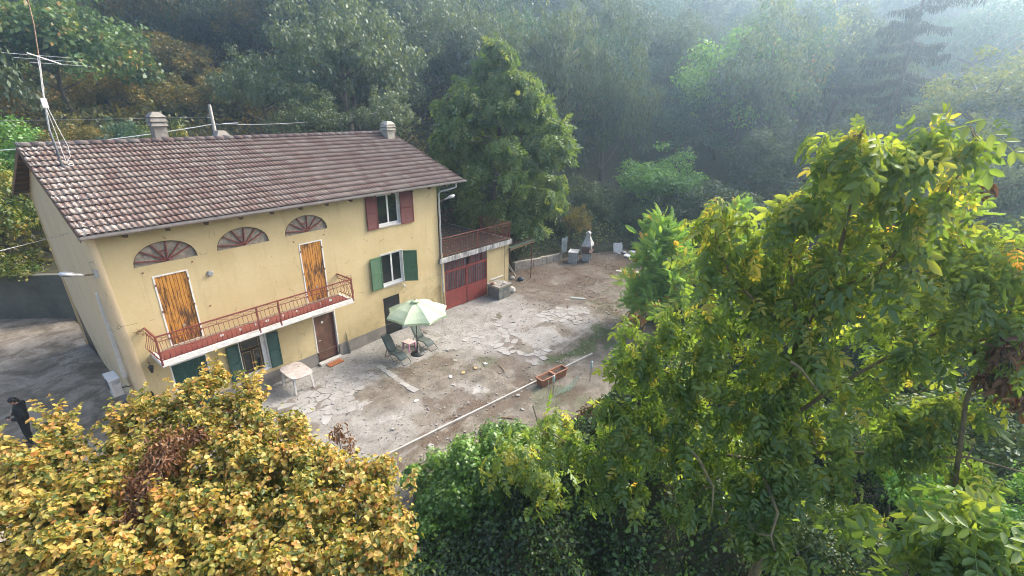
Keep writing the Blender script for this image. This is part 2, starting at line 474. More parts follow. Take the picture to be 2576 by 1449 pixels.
# foliage colours
LM = {
 'robinia': leafmat('leaf_robinia', [(0, (0.080, 0.117, 0.062)), (.5, (0.126, 0.173, 0.087)), (1, (0.200, 0.248, 0.121))], .35, .25),
 'green': leafmat('leaf_green', [(0, (0.054, 0.110, 0.037)), (.5, (0.088, 0.162, 0.050)), (.85, (0.161, 0.234, 0.065)), (1, (0.377, 0.241, 0.058))], .4, .2),
 'garden': leafmat('leaf_garden_walnut', [(0, (0.086, 0.155, 0.039)), (.5, (0.144, 0.230, 0.055)), (.85, (0.253, 0.299, 0.066)), (1, (0.414, 0.310, 0.077))], .45, .2),
 'dull': leafmat('leaf_dull', [(0, (0.050, 0.080, 0.040)), (.5, (0.078, 0.118, 0.052)), (1, (0.125, 0.160, 0.062))], .35, .2),
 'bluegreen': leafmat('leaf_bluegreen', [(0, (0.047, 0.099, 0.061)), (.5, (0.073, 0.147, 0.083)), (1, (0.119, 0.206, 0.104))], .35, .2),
 'ochre': leafmat('leaf_ochre', [(0, (0.090, 0.102, 0.030)), (.4, (0.156, 0.150, 0.036)), (.75, (0.276, 0.210, 0.042)), (1, (0.432, 0.264, 0.048))], .4, .2),
 'yellow': leafmat('leaf_yellow', [(0, (.14, .13, .025)), (.5, (.30, .23, .03)), (1, (.44, .29, .04))], .4, .2),
 'bright': leafmat('leaf_bright', [(0, (0.086, 0.203, 0.044)), (.5, (0.149, 0.325, 0.058)), (1, (0.266, 0.455, 0.083))], .45, .25),
 'lime': leafmat('leaf_lime', [(0, (.11, .16, .03)), (.5, (.19, .24, .045)), (1, (.33, .32, .06))], .45, .2),
 'spruce': leafmat('needle_spruce', [(0, (0.031, 0.040, 0.026)), (.6, (0.050, 0.055, 0.033)), (1, (0.110, 0.110, 0.050))], .15, .1),
 'walnut': leafmat('leaf_walnut', [(0, (0.110, 0.197, 0.043)), (.45, (0.186, 0.291, 0.061)), (.78, (0.321, 0.387, 0.075)), (.93, (0.609, 0.511, 0.083)), (1, (0.678, 0.365, 0.091))], .55, .25, objrand=.3),
 'hazel': leafmat('leaf_hazel', [(0, (0.095, 0.137, 0.028)), (.22, (0.233, 0.243, 0.050)), (.40, (0.456, 0.370, 0.084)), (.60, (0.636, 0.444, 0.129)), (.78, (0.657, 0.370, 0.123)), (.92, (0.572, 0.222, 0.067)), (1, (0.350, 0.148, 0.067))], .5, .15, objrand=.3),
 'ivy': leafmat('leaf_ivy', [(0, (0.067, 0.138, 0.023)), (.5, (0.135, 0.274, 0.037)), (1, (0.269, 0.439, 0.059))], .4, .3, .4),
 'vine': leafmat('leaf_vine', [(0, (0.035, 0.065, 0.021)), (.5, (0.073, 0.125, 0.034)), (.85, (0.128, 0.194, 0.046)), (1, (0.354, 0.310, 0.077))], .35, .3),
 'fern': leafmat('leaf_robinia_young', [(0, (0.142, 0.272, 0.054)), (.5, (0.234, 0.428, 0.072)), (.9, (0.424, 0.564, 0.090)), (1, (0.847, 0.486, 0.072))], .45, .2),
 'dead': leafmat('leaf_dead', [(0, (0.126, 0.058, 0.039)), (.5, (0.241, 0.124, 0.070)), (1, (0.381, 0.248, 0.140))], .3, .15),
 'fig': leafmat('leaf_maple', [(0, (.05, .10, .015)), (.5, (.10, .15, .02)), (.8, (.22, .21, .03)), (1, (.36, .27, .04))], .45, .2),
}

# ------------------------------------------------------------------ terrain
NB = [(-60, 30), (-8, 23), (-1.9, 16.9), (1.2, 13.7), (5, 12.8), (13.4, 12.6), (13.5, 6.0), (19.9, 5.4), (20.9, 1.9), (21.6, 1.25), (25.4, .35), (27.6, -.4), (31, -2.2), (35, -5), (42, -11), (60, -22)]
SB = [(-60, -9), (-6, -5), (1, -7.6), (5.7, -8.3), (10.5, -9.5), (15.5, -9.9), (20, -8.8), (27, -7.2), (34, -9), (60, -26)]


def sdist(px, py, poly):
    """signed distance to a polyline, positive on its left"""
    best = np.full(px.shape, 1e9); sg = np.ones(px.shape)
    for (ax, ay), (bx, by) in zip(poly[:-1], poly[1:]):
        dx, dy = bx - ax, by - ay; L2 = dx * dx + dy * dy
        t = np.clip(((px - ax) * dx + (py - ay) * dy) / L2, 0, 1)
        qx, qy = px - ax - t * dx, py - ay - t * dy
        d = np.hypot(qx, qy); cr = dx * (py - ay) - dy * (px - ax)
        m = d < best - 1e-9
        best = np.where(m, d, best); sg = np.where(m, np.where(cr >= 0, 1., -1.), sg)
    return best * sg


def vnoise(x, y, s, seed=0):
    r = np.random.default_rng(seed); g = r.random((64, 64))
    u, v = x / s, y / s
    i, j = np.floor(u).astype(int), np.floor(v).astype(int); fu, fv = u - i, v - j
    fu = fu * fu * (3 - 2 * fu); fv = fv * fv * (3 - 2 * fv)
    G = lambda a, b: g[a % 64, b % 64]
    return (G(i, j) * (1 - fu) + G(i + 1, j) * fu) * (1 - fv) + (G(i, j + 1) * (1 - fu) + G(i + 1, j + 1) * fu) * fv - .5


def fbm(x, y, s, seed=0, oc=4):
    return sum(vnoise(x, y, s / 2 ** k, seed + k) / 2 ** k for k in range(oc))


def hgt(x, y):
    x = np.asarray(x, float); y = np.asarray(y, float)
    a = sdist(x, y, NB); b = -sdist(x, y, SB)
    ap = np.maximum(a, 0); bp = np.maximum(b, 0)
    step = np.where(x < 20.4, np.clip((ap - .25) / .25, 0, 1) * np.where(x > 13, 2.75, 2.2), np.clip((ap - .3) / .3, 0, 1) * .55 + np.clip(ap - .6, 0, 3) * .55)
    up = step + np.maximum(ap - 4, 0) * .30 + np.maximum(ap - 30, 0) * .12
    down = -np.minimum(np.maximum(bp - .5, 0) * .42, 4.2)
    east = np.maximum(x - 27, 0) * .26 * np.clip(bp / 4, 0, 1)
    z = up + np.where(b > 0, down + east, 0)
    return z + fbm(x, y, 9, 3) * np.clip((np.maximum(ap, bp) - 2) / 6, 0, 1) * 1.5


def grid_mesh(name, x0, x1, y0, y1, st, fz, mat, tintf=None):
    nx = int((x1 - x0) / st) + 1; ny = int((y1 - y0) / st) + 1
    X, Y = np.meshgrid(np.linspace(x0, x1, nx), np.linspace(y0, y1, ny), indexing='ij')
    Z = fz(X, Y); V = np.stack([X, Y, Z], -1).reshape(-1, 3)
    I = np.arange(nx * ny).reshape(nx, ny)
    F = np.stack([I[:-1, :-1], I[1:, :-1], I[1:, 1:], I[:-1, 1:]], -1).reshape(-1, 4)
    return npmesh(name, V, F, mat, None if tintf is None else tintf(X.ravel(), Y.ravel()), True)


def terr(x, y):
    z = hgt(x, y)
    # the terrain sheet stays just under the yard sheets; a finer bank strip follows the walls
    inside = (sdist(x, y, NB) < 2.6) & (-sdist(x, y, SB) < .4)
    return np.where(inside, -.15, z - .02)


obj('terrain', grid_mesh('terrain', -60, 160, -70, 150, 1.0, terr, terrain_mat), kind='structure')


BV = []
NBf = []
for (ax_, ay_), (bx_, by_) in zip(NB[:-1], NB[1:]):
    k_ = max(1, int(math.hypot(bx_ - ax_, by_ - ay_) / 1.0))
    NBf += [(ax_ + (bx_ - ax_) * i / k_, ay_ + (by_ - ay_) * i / k_) for i in range(k_)]
for i in range(1, len(NBf) - 1):
    tx, ty = NBf[i + 1][0] - NBf[i - 1][0], NBf[i + 1][1] - NBf[i - 1][1]; L_ = math.hypot(tx, ty)
    for off in (.05, .12, .45, .8, 1.3, 2.0, 2.8, 3.8):
        x_, y_ = NBf[i][0] - ty / L_ * off, NBf[i][1] + tx / L_ * off
        z_ = -.3 if off == .05 else float(hgt(x_ - ty / L_ * .45 * (NBf[i][0] < 20), y_ + tx / L_ * .45 * (NBf[i][0] < 20))) - (.08 if off > 3 else .0)
        if off == .12: z_ = float(hgt(NBf[i][0] - ty / L_ * .62, NBf[i][1] + tx / L_ * .62)) * (.97 if NBf[i][0] < 20 else .35)
        BV.append((x_, y_, z_))
nb_ = len(BV) // 8
MB().add(BV, [(r * 8 + c, r * 8 + 8 + c, r * 8 + 9 + c, r * 8 + 1 + c) for r in range(nb_ - 1) for c in range(7)]).build('bank', terrain_mat, kind='structure', smooth=True)


def inpoly(x, y, P):
    r = np.zeros(x.shape, bool); n = len(P)
    for i in range(n):
        (ax, ay), (bx, by) = P[i], P[(i + 1) % n]
        c = ((ay > y) != (by > y)) & (x < (bx - ax) * (y - ay) / (by - ay + 1e-12) + ax)
        r ^= c
    return r


PA = [(0.2, .8), (3.0, .6), (13.2, .3), (16.3, 0), (17.3, -1.6), (16.6, -3.0), (14.4, -2.6), (12.6, -2.4), (11.3, -2.9), (10.5, -3.1), (9.9, -3.15), (9.4, -2.95), (8.7, -3.25), (8.2, -2.9), (7.9, -2.3), (7.4, -1.9), (5.6, -2.0), (4.3, -1.6), (3.2, -1.5), (0.2, -1.6)]
PB = [(13.7, -4.9), (14.9, -4.8), (15.9, -5.9), (14.6, -7.3), (13.9, -7.2), (13.6, -6.3)]
PC = [(11.6, -4.8), (12.9, -5.6), (13.9, -6.9), (12.3, -7.4), (11.9, -6.4), (11.5, -5.3)]
PD = [(15.1, -2.7), (16.8, -3.4), (16.2, -5.0), (15.0, -4.9), (14.1, -4.1), (14.1, -3.1)]
PE = [(9.1, -5.8), (9.6, -6.0), (9.3, -6.9), (8.8, -6.6)]
PG = [(3.4, -.8), (5.3, -.7), (6.4, -1.3), (7.1, -2.3), (6.9, -3.3), (5.7, -2.8), (5.5, -3.6), (4.0, -3.6), (3.3, -1.9)]
PH = [(10.9, -1.7), (12.7, -2.0), (14.2, -2.6), (14.6, -4.0), (13.6, -5.2), (11.9, -5.3), (10.9, -4.3), (10.3, -3.2)]
PI_ = [(16.5, -4.2), (18.9, -5.2), (18.2, -6.4), (16.4, -6.3), (15.9, -5.2)]
PGR = [(13.2, -7.3), (14.7, -7.3), (17.4, -7.6), (17.1, -8.6), (14.3, -8.2), (12.5, -8.1)]
PRW = [(4.2, -6.9), (6.4, -6.7), (8.2, -6.8), (10.0, -7.4), (10.9, -7.7), (10.1, -8.0), (7.6, -7.6), (4.4, -7.5)]


def masks(x, y):
    wx = x + fbm(x, y, 1.4, 11) * .9; wy = y + fbm(x, y, 1.4, 21) * .9
    smooth = inpoly(wx, wy, PA) | inpoly(wx, wy, PB) | inpoly(wx, wy, PD)
    crazed = (inpoly(wx, wy, PC) | inpoly(wx, wy, PE) | inpoly(wx, wy, PG) | inpoly(wx, wy, PH) | inpoly(wx, wy, PI_))
    return smooth, crazed


def yard_tint(x, y):
    s, c = masks(x, y)
    t = np.zeros((len(x), 3), np.float32)
    t[:, 0] = np.where(s, 1, np.where(c, .95, 0)) * np.clip(1.1 + fbm(x, y, .5, 5) * .9, 0, 1)
    t[:, 0] = np.maximum(t[:, 0], np.clip((fbm(x, y, 2.1, 35) + .12) * 2.2, 0, .75) * (x < 18) * (y > -7.2))
    # sandy patch near the kerb strip
    t[:, 0] = np.maximum(t[:, 0], np.exp(-(((x - 5.6) / 2.6) ** 2 + ((y + 5.4) / 1.0) ** 2)) * np.clip(.35 + fbm(x, y, .9, 31), 0, 1))
    gx = x + fbm(x, y, .8, 41) * 1.2; gy = y + fbm(x, y, .8, 51) * 1.2
    t[:, 1] = inpoly(gx, gy, PGR) * .9 + ((fbm(x, y, 1.8, 61) > .30) & ~s & (x > 8)) * .45
    far = np.clip((x - 16.5) / 4, 0, 1) * np.clip((y + 7) / 3, 0, 1)
    t[:, 2] = np.maximum(inpoly(gx, gy, PRW) * .75, far * np.clip(.75 + fbm(x, y, 1.0, 71) * 1.2, 0, 1)) * np.where(s, .25, 1)
    t[:, 2] = np.maximum(t[:, 2], ((fbm(x, y, 1.2, 81) > .28) & ~s) * .6)
    return t


def yard_z(x, y):
    s, c = masks(x, y)
    e = np.clip(np.maximum(sdist(x, y, NB) + .1, -sdist(x, y, SB)), 0, 3)
    b = -sdist(x, y, SB)
    return np.where(s, .012, 0) + fbm(x, y, .7, 8) * .03 * (1 - s) + fbm(x, y, 3.2, 9) * .02 - np.maximum(b - .5, 0) * .42 - np.where(sdist(x, y, NB) > .15, .4, 0)


obj('yard', grid_mesh('yard', .05, 31, -10.5, 6, .08, yard_z, ground_mat, yard_tint), kind='structure')
obj('side_yard', grid_mesh('side_yard', -14, .6, -8, 17.5, .25, lambda x, y: fbm(x, y, 2.5, 15) * .03 - .012 - np.where(sdist(x, y, NB) > .6, .4, 0) - np.maximum(-sdist(x, y, SB) - .5, 0) * .42 - (x > .3) * .05, asphalt_mat), kind='structure')
yard = bpy.data.objects['yard']


# broken pieces of the old concrete slab, each with its own edge
def clip(poly, ax, ay, bx, by):
    """keep the part of poly nearer to a than to b"""
    mx, my = (ax + bx) / 2, (ay + by) / 2; nx, ny = bx - ax, by - ay
    out = []
    for i in range(len(poly)):
        p, q = poly[i], poly[(i + 1) % len(poly)]
        dp = (p[0] - mx) * nx + (p[1] - my) * ny; dq = (q[0] - mx) * nx + (q[1] - my) * ny
        if dp <= 0: out.append(p)
        if (dp < 0) != (dq < 0) and dp != dq:
            t = dp / (dp - dq); out.append((p[0] + (q[0] - p[0]) * t, p[1] + (q[1] - p[1]) * t))
    return out


def voronoi(seeds, R=1.2):
    s = np.array(seeds); cells = []
    for i, (x, y) in enumerate(seeds):
        d = (s[:, 0] - x) ** 2 + (s[:, 1] - y) ** 2
        idx = np.argsort(d)[1:14]
        poly = [(x - R, y - R), (x + R, y - R), (x + R, y + R), (x - R, y + R)]
        for j in idx:
            poly = clip(poly, x, y, s[j, 0], s[j, 1])
            if len(poly) < 3: break
        cells.append(poly)
    return cells


def area(p):
    return .5 * abs(sum(p[i][0] * p[(i + 1) % len(p)][1] - p[(i + 1) % len(p)][0] * p[i][1] for i in range(len(p))))


r_ = np.random.default_rng(3)
seeds = []
for gx in np.arange(2.6, 19.5, .33):
    for gy in np.arange(-7.6, -.1, .33):
        if r_.random() < .22: continue
        seeds.append((gx + r_.uniform(-.22, .22), gy + r_.uniform(-.22, .22)))
        if r_.random() < .30: seeds.append((gx + r_.uniform(-.3, .3), gy + r_.uniform(-.3, .3)))
cells = voronoi(seeds)
sx = np.array([s[0] for s in seeds]); sy = np.array([s[1] for s in seeds])
sm, cz = masks(sx, sy)
frag = []
for i, cell in enumerate(cells):
    if len(cell) < 3: continue
    A = area(cell)
    if A < .006 or A > .5: continue
    if not cz[i]:
        if sm[i] or r_.random() > .01: continue
    elif r_.random() < .34: continue
    cx, cy = sx[i], sy[i]
    k = r_.uniform(.88, .965) * (1 if cz[i] else .6)
    pts = []
    for j in range(len(cell)):      # chip the corners
        a = Vector(cell[j]); p = Vector(cell[j - 1]); q = Vector(cell[(j + 1) % len(cell)])
        for w in (p, q):
            pts.append(tuple(a.lerp(w, r_.uniform(.10, .26))))
    poly = [((x - cx) * k + r_.uniform(-.008, .008), (y - cy) * k + r_.uniform(-.008, .008)) for x, y in pts]
    frag.append((A * k * k / ((cx - CAM.x) ** 2 + (cy - CAM.y) ** 2), cx, cy, poly))
frag.sort(key=lambda t: -t[0])
rest = MB()
for n_, (a_, cx, cy, poly) in enumerate(frag):
    h = r_.uniform(.004, .016)
    M = Matrix.Translation((cx, cy, 0)) @ Matrix.Rotation(r_.uniform(-.03, .03), 4, 'X') @ Matrix.Rotation(r_.uniform(-.03, .03), 4, 'Y')
    if n_ < 270:
        mb = MB().prism(poly, -.04, h); obj('concrete_slab', mb.mesh('concrete_slab', slab_mat), yard, M)
    else:
        rest.prism(poly, -.04, h, M)
rest.build('concrete_rubble', slab_mat, yard, kind='stuff')

# small stones and chips scattered over the yard
mb = MB()
for i in range(1000):
    x, y = r_.uniform(2.5, 24), r_.uniform(-8.8, .2)
    if sdist(np.array([x]), np.array([y]), NB)[0] > -.3: continue
    s = r_.uniform(.012, .045) if r_.random() < .985 else r_.uniform(.05, .09)
    k = r_.integers(5, 8); a0 = r_.uniform(0, 6)
    poly = [(s * cos(a0 + 2 * pi * j / k) * r_.uniform(.6, 1.2), s * sin(a0 + 2 * pi * j / k) * r_.uniform(.6, 1.2)) for j in range(k)]
    mb.prism(poly, -.01, s * .5 + .012, Matrix.Translation((x, y, 0)) @ Matrix.Rotation(r_.uniform(-.2, .2), 4, 'X'))
mb.build('gravel', slab_mat, kind='stuff')

# the long kerb strip and the cross strip
kerb = empty('kerb', (0, 0, 0), 0, 'long thin pale concrete kerb running along the planted edge of the yard', 'kerb')
kp = [(3.9, -6.68), (6.2, -7.08), (8.5, -7.50), (10.88, -7.93), (12.6, -8.24), (14.33, -8.54)]
for (a, b_) in zip(kp[:-1], kp[1:]):
    A = Vector((*a, .035)); B = Vector((*b_, .035)); d = (B - A).normalized() * .006
    MB().bar(A + d, B - d, .065, .09).build('kerb_stone', cement_light, kerb, bevel=.008)
strip = empty('concrete_strip', (0, 0, 0), 0, 'narrow concrete strip crossing the soil in front of the coir doormat', 'strip')
yy = -1.95
for i in range(6):
    L = r_.uniform(.3, .55)
    MB().box((7.44 - i * .05, yy - L, -.02), (7.69 - i * .05 + r_.uniform(-.04, .04), yy - .01, .022)).build('strip_slab', slab_mat, strip, bevel=.01)
    yy -= L

# ------------------------------------------------------------------ house
house = empty('farmhouse', (0, 0, 0), 0, 'two storey yellow farmhouse with long clay tile roof and red iron balcony', 'house')
HX, HD = 13.16, 9.97
EZ, RZ, RY, OY, BY = 6.93, 8.95, 5.0, -.45, 10.35     # roof deck plane
SL = (RZ - EZ) / (RY - OY)
rz_ = lambda y: EZ + SL * (y - OY) if y < RY else EZ + SL * (BY - y) * (RY - OY) / (BY - RY)
lx = lambda z: .12 - .040 * z                         # battered left corner

# openings: x0 x1 z0 z1
OP = {'d1': (1.22, 2.10, 2.90, 5.28), 'd2': (5.97, 6.84, 2.88, 5.31), 'br': (6.06, 6.99, .12, 2.20), 'gw': (3.14, 4.07, .80, 2.24),
      'gd': (1.02, 2.04, .05, 2.22), 'up': (9.62, 10.84, 5.34, 6.76), 'mid': (9.59, 10.81, 2.53, 4.06), 'bk': (9.52, 10.45, 0.0, 1.95)}
LUN = [(.82, 2.52, 5.70, .655), (3.14, 4.86, 5.71, .65), (5.49, 7.19, 5.75, .65)]


def lun_poly(x0, x1, z, h, n=20, s=1.0):
    c = (x0 + x1) / 2; r = (x1 - x0) / 2 * s
    return [(c - r * cos(pi * i / n), z + (1 - s) * .02 + h * s * sin(pi * i / n) ** .9) for i in range(n + 1)]


PLZ = .58
def front(z0, z1, openings, luns, y, mat, name, x0=None, topf=None):
    pts = []; edges = []; 
    def loop(poly):
        b = len(pts); pts.extend([Vector(p) for p in poly])
        edges.extend([(b + i, b + (i + 1) % len(poly)) for i in range(len(poly))])
    outer = [(lx(z0) + .26, z0), (HX, z0), (HX, z1), (lx(z1) + .26, z1)]
    zs = [z0 + (z1 - z0) * i / 6 for i in range(1, 6)]
    outer += [(lx(z) + .26, z) for z in zs[::-1]]
    loop(outer)
    holes = []
    for (a, b_, c_, d_) in openings:
        c2, d2 = max(c_, z0), min(d_, z1)
        if d2 - c2 < .02: continue
        if c2 <= z0: c2 = z0 + 1e-4
        if d2 >= z1: d2 = z1 - 1e-4
        h = [(a, c2), (b_, c2), (b_, d2), (a, d2)]; loop(h); holes.append(h)
    for l in luns: h = lun_poly(*l); loop(h); holes.append(h)
    V, E_, F, *_ = delaunay_2d_cdt(pts, edges, [], 1, 1e-5)
    fs = []
    for f in F:
        c = sum((V[i] for i in f), Vector((0, 0))) / len(f)
        if any(inpoly(np.array([c.x]), np.array([c.y]), h)[0] for h in holes): continue
        f = list(f)
        a, b2, c3 = V[f[0]], V[f[1]], V[f[2]]
        if (b2 - a).cross(c3 - a) < 0: f = f[::-1]
        fs.append(tuple(f))
    mb = MB().add([(v.x, y, v.y) for v in V], fs)
    return mb.build(name, mat, house)


TOPZ = 6.98
front(PLZ, TOPZ, OP.values(), LUN, 0.0, plaster, 'front_wall')
# plinth, slightly proud, with the same openings
front(-.15, PLZ, [OP['br'], OP['bk'], OP['gd']], [], -.012, plinth_mat, 'plinth')
MB().box((.4, -.0125, PLZ), (HX, .0, PLZ + .004)).build('plinth_ledge', plinth_mat, house)

# rounded corner + gable wall (battered), rear and right walls
mb = MB(); NZ = 8; zs = [-.15 + (TOPZ + .15) * i / NZ for i in range(NZ + 1)]
cols = []
for z in zs:
    x = lx(z); row = [(x + .26, 0)]
    for k in range(1, 7):
        a = pi / 2 * k / 7; row.append((x + .26 - .26 * sin(a), .26 - .26 * cos(a)))
    row.append((x, .26)); row.append((x + .05, 2.5)); row.append((x + .17 + .02 * 0, 5.0)); row.append((.33 + .1 * 0 + (x - lx(3)) * .6, HD))
    cols.append(row)
nv = len(cols[0])
vs = [(x, y, z) for z, row in zip(zs, cols) for x, y in row]
fs = [(j * nv + i + 1, j * nv + i, (j + 1) * nv + i, (j + 1) * nv + i + 1) for j in range(NZ) for i in range(nv - 1)]
# gable triangle
b0 = len(vs); t = NZ * nv
gx = [cols[-1][i] for i in range(7, nv)]
tops = []
for i, (x, y) in enumerate(gx):
    vs.append((x - .0, y, rz_(min(max(y, 0), HD)) - .06)); tops.append(b0 + i)
for i in range(len(gx) - 1):
    fs.append((t + 7 + i + 1, t + 7 + i, tops[i], tops[i + 1]))
MB().add(vs, fs).build('gable_wall', plaster_gable_lifted, house, smooth=True)
mb = MB()
mb.add([(HX, 0, -.15), (HX, HD, -.15), (HX, HD, TOPZ), (HX, 0, TOPZ), (HX, RY, RZ - .06)], [(0, 1, 2, 4, 3)])
mb.add([(.3, HD, -.15), (HX, HD, -.15), (HX, HD, TOPZ), (.2, HD, TOPZ)], [(1, 0, 3, 2)])
mb.build('rear_wall', plaster_gable_lifted, house)
MB().box((.35, .35, -.1), (HX - .2, HD - .2, 6.6)).build('inner_core', black_panel, house)   # closed dark rooms behind the openings


def reveal(x0, x1, z0, z1, d, mat=white_paint, name='window_reveal', bottom=True, y=0, par=None):
    mb = MB()
    t = .004
    mb.add([(x0, y, z0), (x0, y + d, z0), (x0, y + d, z1), (x0, y, z1)], [(0, 1, 2, 3)])
    mb.add([(x1, y, z0), (x1, y + d, z0), (x1, y + d, z1), (x1, y, z1)], [(3, 2, 1, 0)])
    mb.add([(x0, y, z1), (x1, y, z1), (x1, y + d, z1), (x0, y + d, z1)], [(0, 1, 2, 3)])
    if bottom: mb.add([(x0, y, z0), (x1, y, z0), (x1, y + d, z0), (x0, y + d, z0)], [(3, 2, 1, 0)])
    return mb.build(name, mat, par or house)


def surround(x0, x1, z0, z1, w, mat=white_paint, bottom=False, par=None):
    mb = MB()
    mb.box((x0 - w, -.012, z0), (x0 - .001, .004, z1 + w)); mb.box((x1 + .001, -.012, z0), (x1 + w, .004, z1 + w)); mb.box((x0, -.0115, z1 + .001), (x1, .004, z1 + w))
    if bottom: mb.box((x0 - w, -.02, z0 - w), (x1 + w, .004, z0 - .001))
    return mb.build('surround', mat, par or house)


def shutter(x0, x1, z0, z1, mat, hinge_left=True, ang=0, n=22, label=None):
    """louvred leaf lying open against the wall; hinge side by hinge_left, ang opens it away from the wall"""
    w = x1 - x0; s = empty('shutter', ((x0 if hinge_left else x1), -.03, z0), -ang if hinge_left else ang)
    s.parent = house
    if label: s['label'] = label
    q = (lambda a: a) if hinge_left else (lambda a: -a)
    X = lambda a, b: (min(q(a), q(b)), max(q(a), q(b)))
    H = z1 - z0; mb = MB(); f = .05
    for a, b_ in ((0, f), (w - f, w)):
        u, v = X(a, b_); mb.box((u, -.04, 0), (v, 0, H))
    for a, b_ in ((0, f * 1.4), (H * .5 - .03, H * .5 + .03), (H - f * 1.2, H)):
        u, v = X(f, w - f); mb.box((u, -.038, a), (v, -.002, b_))
    mb.build('shutter_frame', mat, s)
    mb = MB(); u, v = X(f, w - f)
    for i in range(n):
        z = f * 1.4 + (H - f * 2.6) * (i + .5) / n; hh = (H - f * 2.6) / n
        mb.add([(u, -.034, z - hh * .55), (v, -.034, z - hh * .55), (v, -.008, z + hh * .45), (u, -.008, z + hh * .45),
                (u, -.028, z - hh * .62), (v, -.028, z - hh * .62), (v, -.002, z + hh * .38), (u, -.002, z + hh * .38)],
               [(0, 1, 2, 3), (7, 6, 5, 4), (0, 4, 5, 1), (3, 2, 6, 7)])
    mb.build('slats', mat, s, kind='stuff')
    return s


def casement(x0, x1, z0, z1, yd, mat, panes, fw=.05, name='window', label=None):
    w = empty(name, (0, 0, 0)); w.parent = house
    if label: w['label'] = label
    mb = MB(); 
    mb.box((x0, yd, z0), (x0 + fw, yd + .05, z1)); mb.box((x1 - fw, yd, z0), (x1, yd + .05, z1))
    mb.box((x0 + fw, yd, z1 - fw), (x1 - fw, yd + .05, z1)); mb.box((x0 + fw, yd, z0), (x1 - fw, yd + .05, z0 + fw * 1.3))
    mb.build('frame', mat, w)
    for (a, b_, c_, d_) in panes:
        mb = MB(); s = .04
        mb.box((a, yd - .02, c_), (a + s, yd + .03, d_)); mb.box((b_ - s, yd - .02, c_), (b_, yd + .03, d_))
        mb.box((a + s, yd - .02, d_ - s), (b_ - s, yd + .03, d_)); mb.box((a + s, yd - .02, c_), (b_ - s, yd + .03, c_ + s * 1.4))
        mb.build('sash', mat, w)
        MB().box((a + s, yd + .0, c_ + s), (b_ - s, yd + .012, d_ - s)).build('pane', glass_dark, w)
    return w


# orange plank doors on the balcony
for k, lab in (('d1', 'wider weathered orange plank door over the green doorway'), ('d2', 'narrower weathered orange plank door above the brown door')):
    x0, x1, z0, z1 = OP[k]
    d = empty('plank_door', (0, 0, 0)); d.parent = house; d['label'] = lab
    surround(x0, x1, z0, z1, .045)
    reveal(x0, x1, z0, z1, .08, name='door_reveal')
    n_ = 9; w = (x1 - x0) / n_
    for i in range(n_):
        g = .005
        MB().box((x0 + i * w + g, .015 + .004 * (i % 2), z0 + .02), (x0 + (i + 1) * w - g, .045, z1 - .01)).build('plank', orange_wood, d)
    mb = MB()
    for zz in (z0 + .25, (z0 + z1) / 2, z1 - .3):
        for xx in (x0 - .03, x1 + .0):
            mb.box((xx, -.03, zz), (xx + .03, .012, zz + .07))
    mb.build('hinges', rust_metal, d, kind='stuff')
    MB().box((.5 * (x0 + x1) - .02, -.0, z0 + .55), (.5 * (x0 + x1) + .05, .014, z0 + .62)).build('latch', grey_metal, d)

# fan lights
for i, l in enumerate(LUN):
    f = empty('fan_light', (0, 0, 0)); f.parent = house
    P_ = lun_poly(*l); c = (l[0] + l[1]) / 2
    mb = MB(); n_ = len(P_)
    vs = [(x, 0, z) for x, z in P_] + [(x, .07, z) for x, z in P_]
    mb.add(vs, [(j, j + 1, n_ + j + 1, n_ + j) for j in range(n_ - 1)] + [(n_ - 1, 0, n_, 2 * n_ - 1)])
    mb.build('reveal', lunette_fill, f)
    MB().add([(x, .065, z) for x, z in P_], [tuple(range(n_))[::-1]]).build('render_panel', lunette_fill, f)
    hw = (l[1] - l[0]) / 2; hub = (c + .03, l[2] + .03)
    ends = []
    for a in (168, 138, 112, 84, 56, 32):
        aa = radians(a); e = (c + hw * cos(aa) * .97, l[2] + l[3] * sin(aa) ** .9 * .97); ends.append(e)
        MB().bar((hub[0], .03, hub[1]), (e[0], .03, e[1]), .035, .04, up=(0, 1, 0)).build('spoke', spoke_mat, f)
    p = Vector((hub[0], 0, hub[1])).lerp(Vector((ends[2][0], 0, ends[2][1])), .55); q = Vector((hub[0], 0, hub[1])).lerp(Vector((ends[3][0], 0, ends[3][1])), .55)
    MB().bar((p.x, .03, p.z), (q.x, .03, q.z), .035, .035, up=(0, 1, 0)).build('spoke', spoke_mat, f)
    mb = MB(); 
    for j in range(n_ - 1):
        (xa, za), (xb, zb) = P_[j], P_[j + 1]
        mb.bar((xa, -.002, za), (xb, -.002, zb), .012, .012, up=(0, 1, 0))
    mb.build('arch_edge', wood_dark, f)

# windows
reveal(*OP['up'], .16); surround(*OP['up'], .03)
x0, x1, z0, z1 = OP['up']; m_ = (x0 + x1) / 2
casement(x0, x1, z0, z1, .10, white_paint, [(x0 + .05, m_ + .02, z0 + .06, z1 - .05), (m_ + .02, x1 - .05, z0 + .06, z1 - .05)])
MB().box((x0 - .04, -.05, z0 - .05), (x1 + .04, .09, z0 - .001)).build('window_sill', cement_light, house, bevel=.006)
shutter(9.04, 9.61, 5.30, 6.74, shutter_red, False, .03, 26, 'red brown louvred shutter left of the upper window')
shutter(10.86, 11.62, 5.27, 6.74, shutter_red, True, .0, 26, 'red brown louvred shutter right of the upper window')
reveal(*OP['mid'], .16); surround(*OP['mid'], .03)
x0, x1, z0, z1 = OP['mid']; m_ = (x0 + x1) / 2
casement(x0, x1, z0, z1, .10, white_paint, [(x0 + .05, m_ + .02, z0 + .06, z1 - .05), (m_ + .02, x1 - .05, z0 + .06, z1 - .05)])
MB().box((x0 - .04, -.06, z0 - .06), (x1 + .04, .09, z0 - .001)).build('window_sill', cement_light, house, bevel=.006)
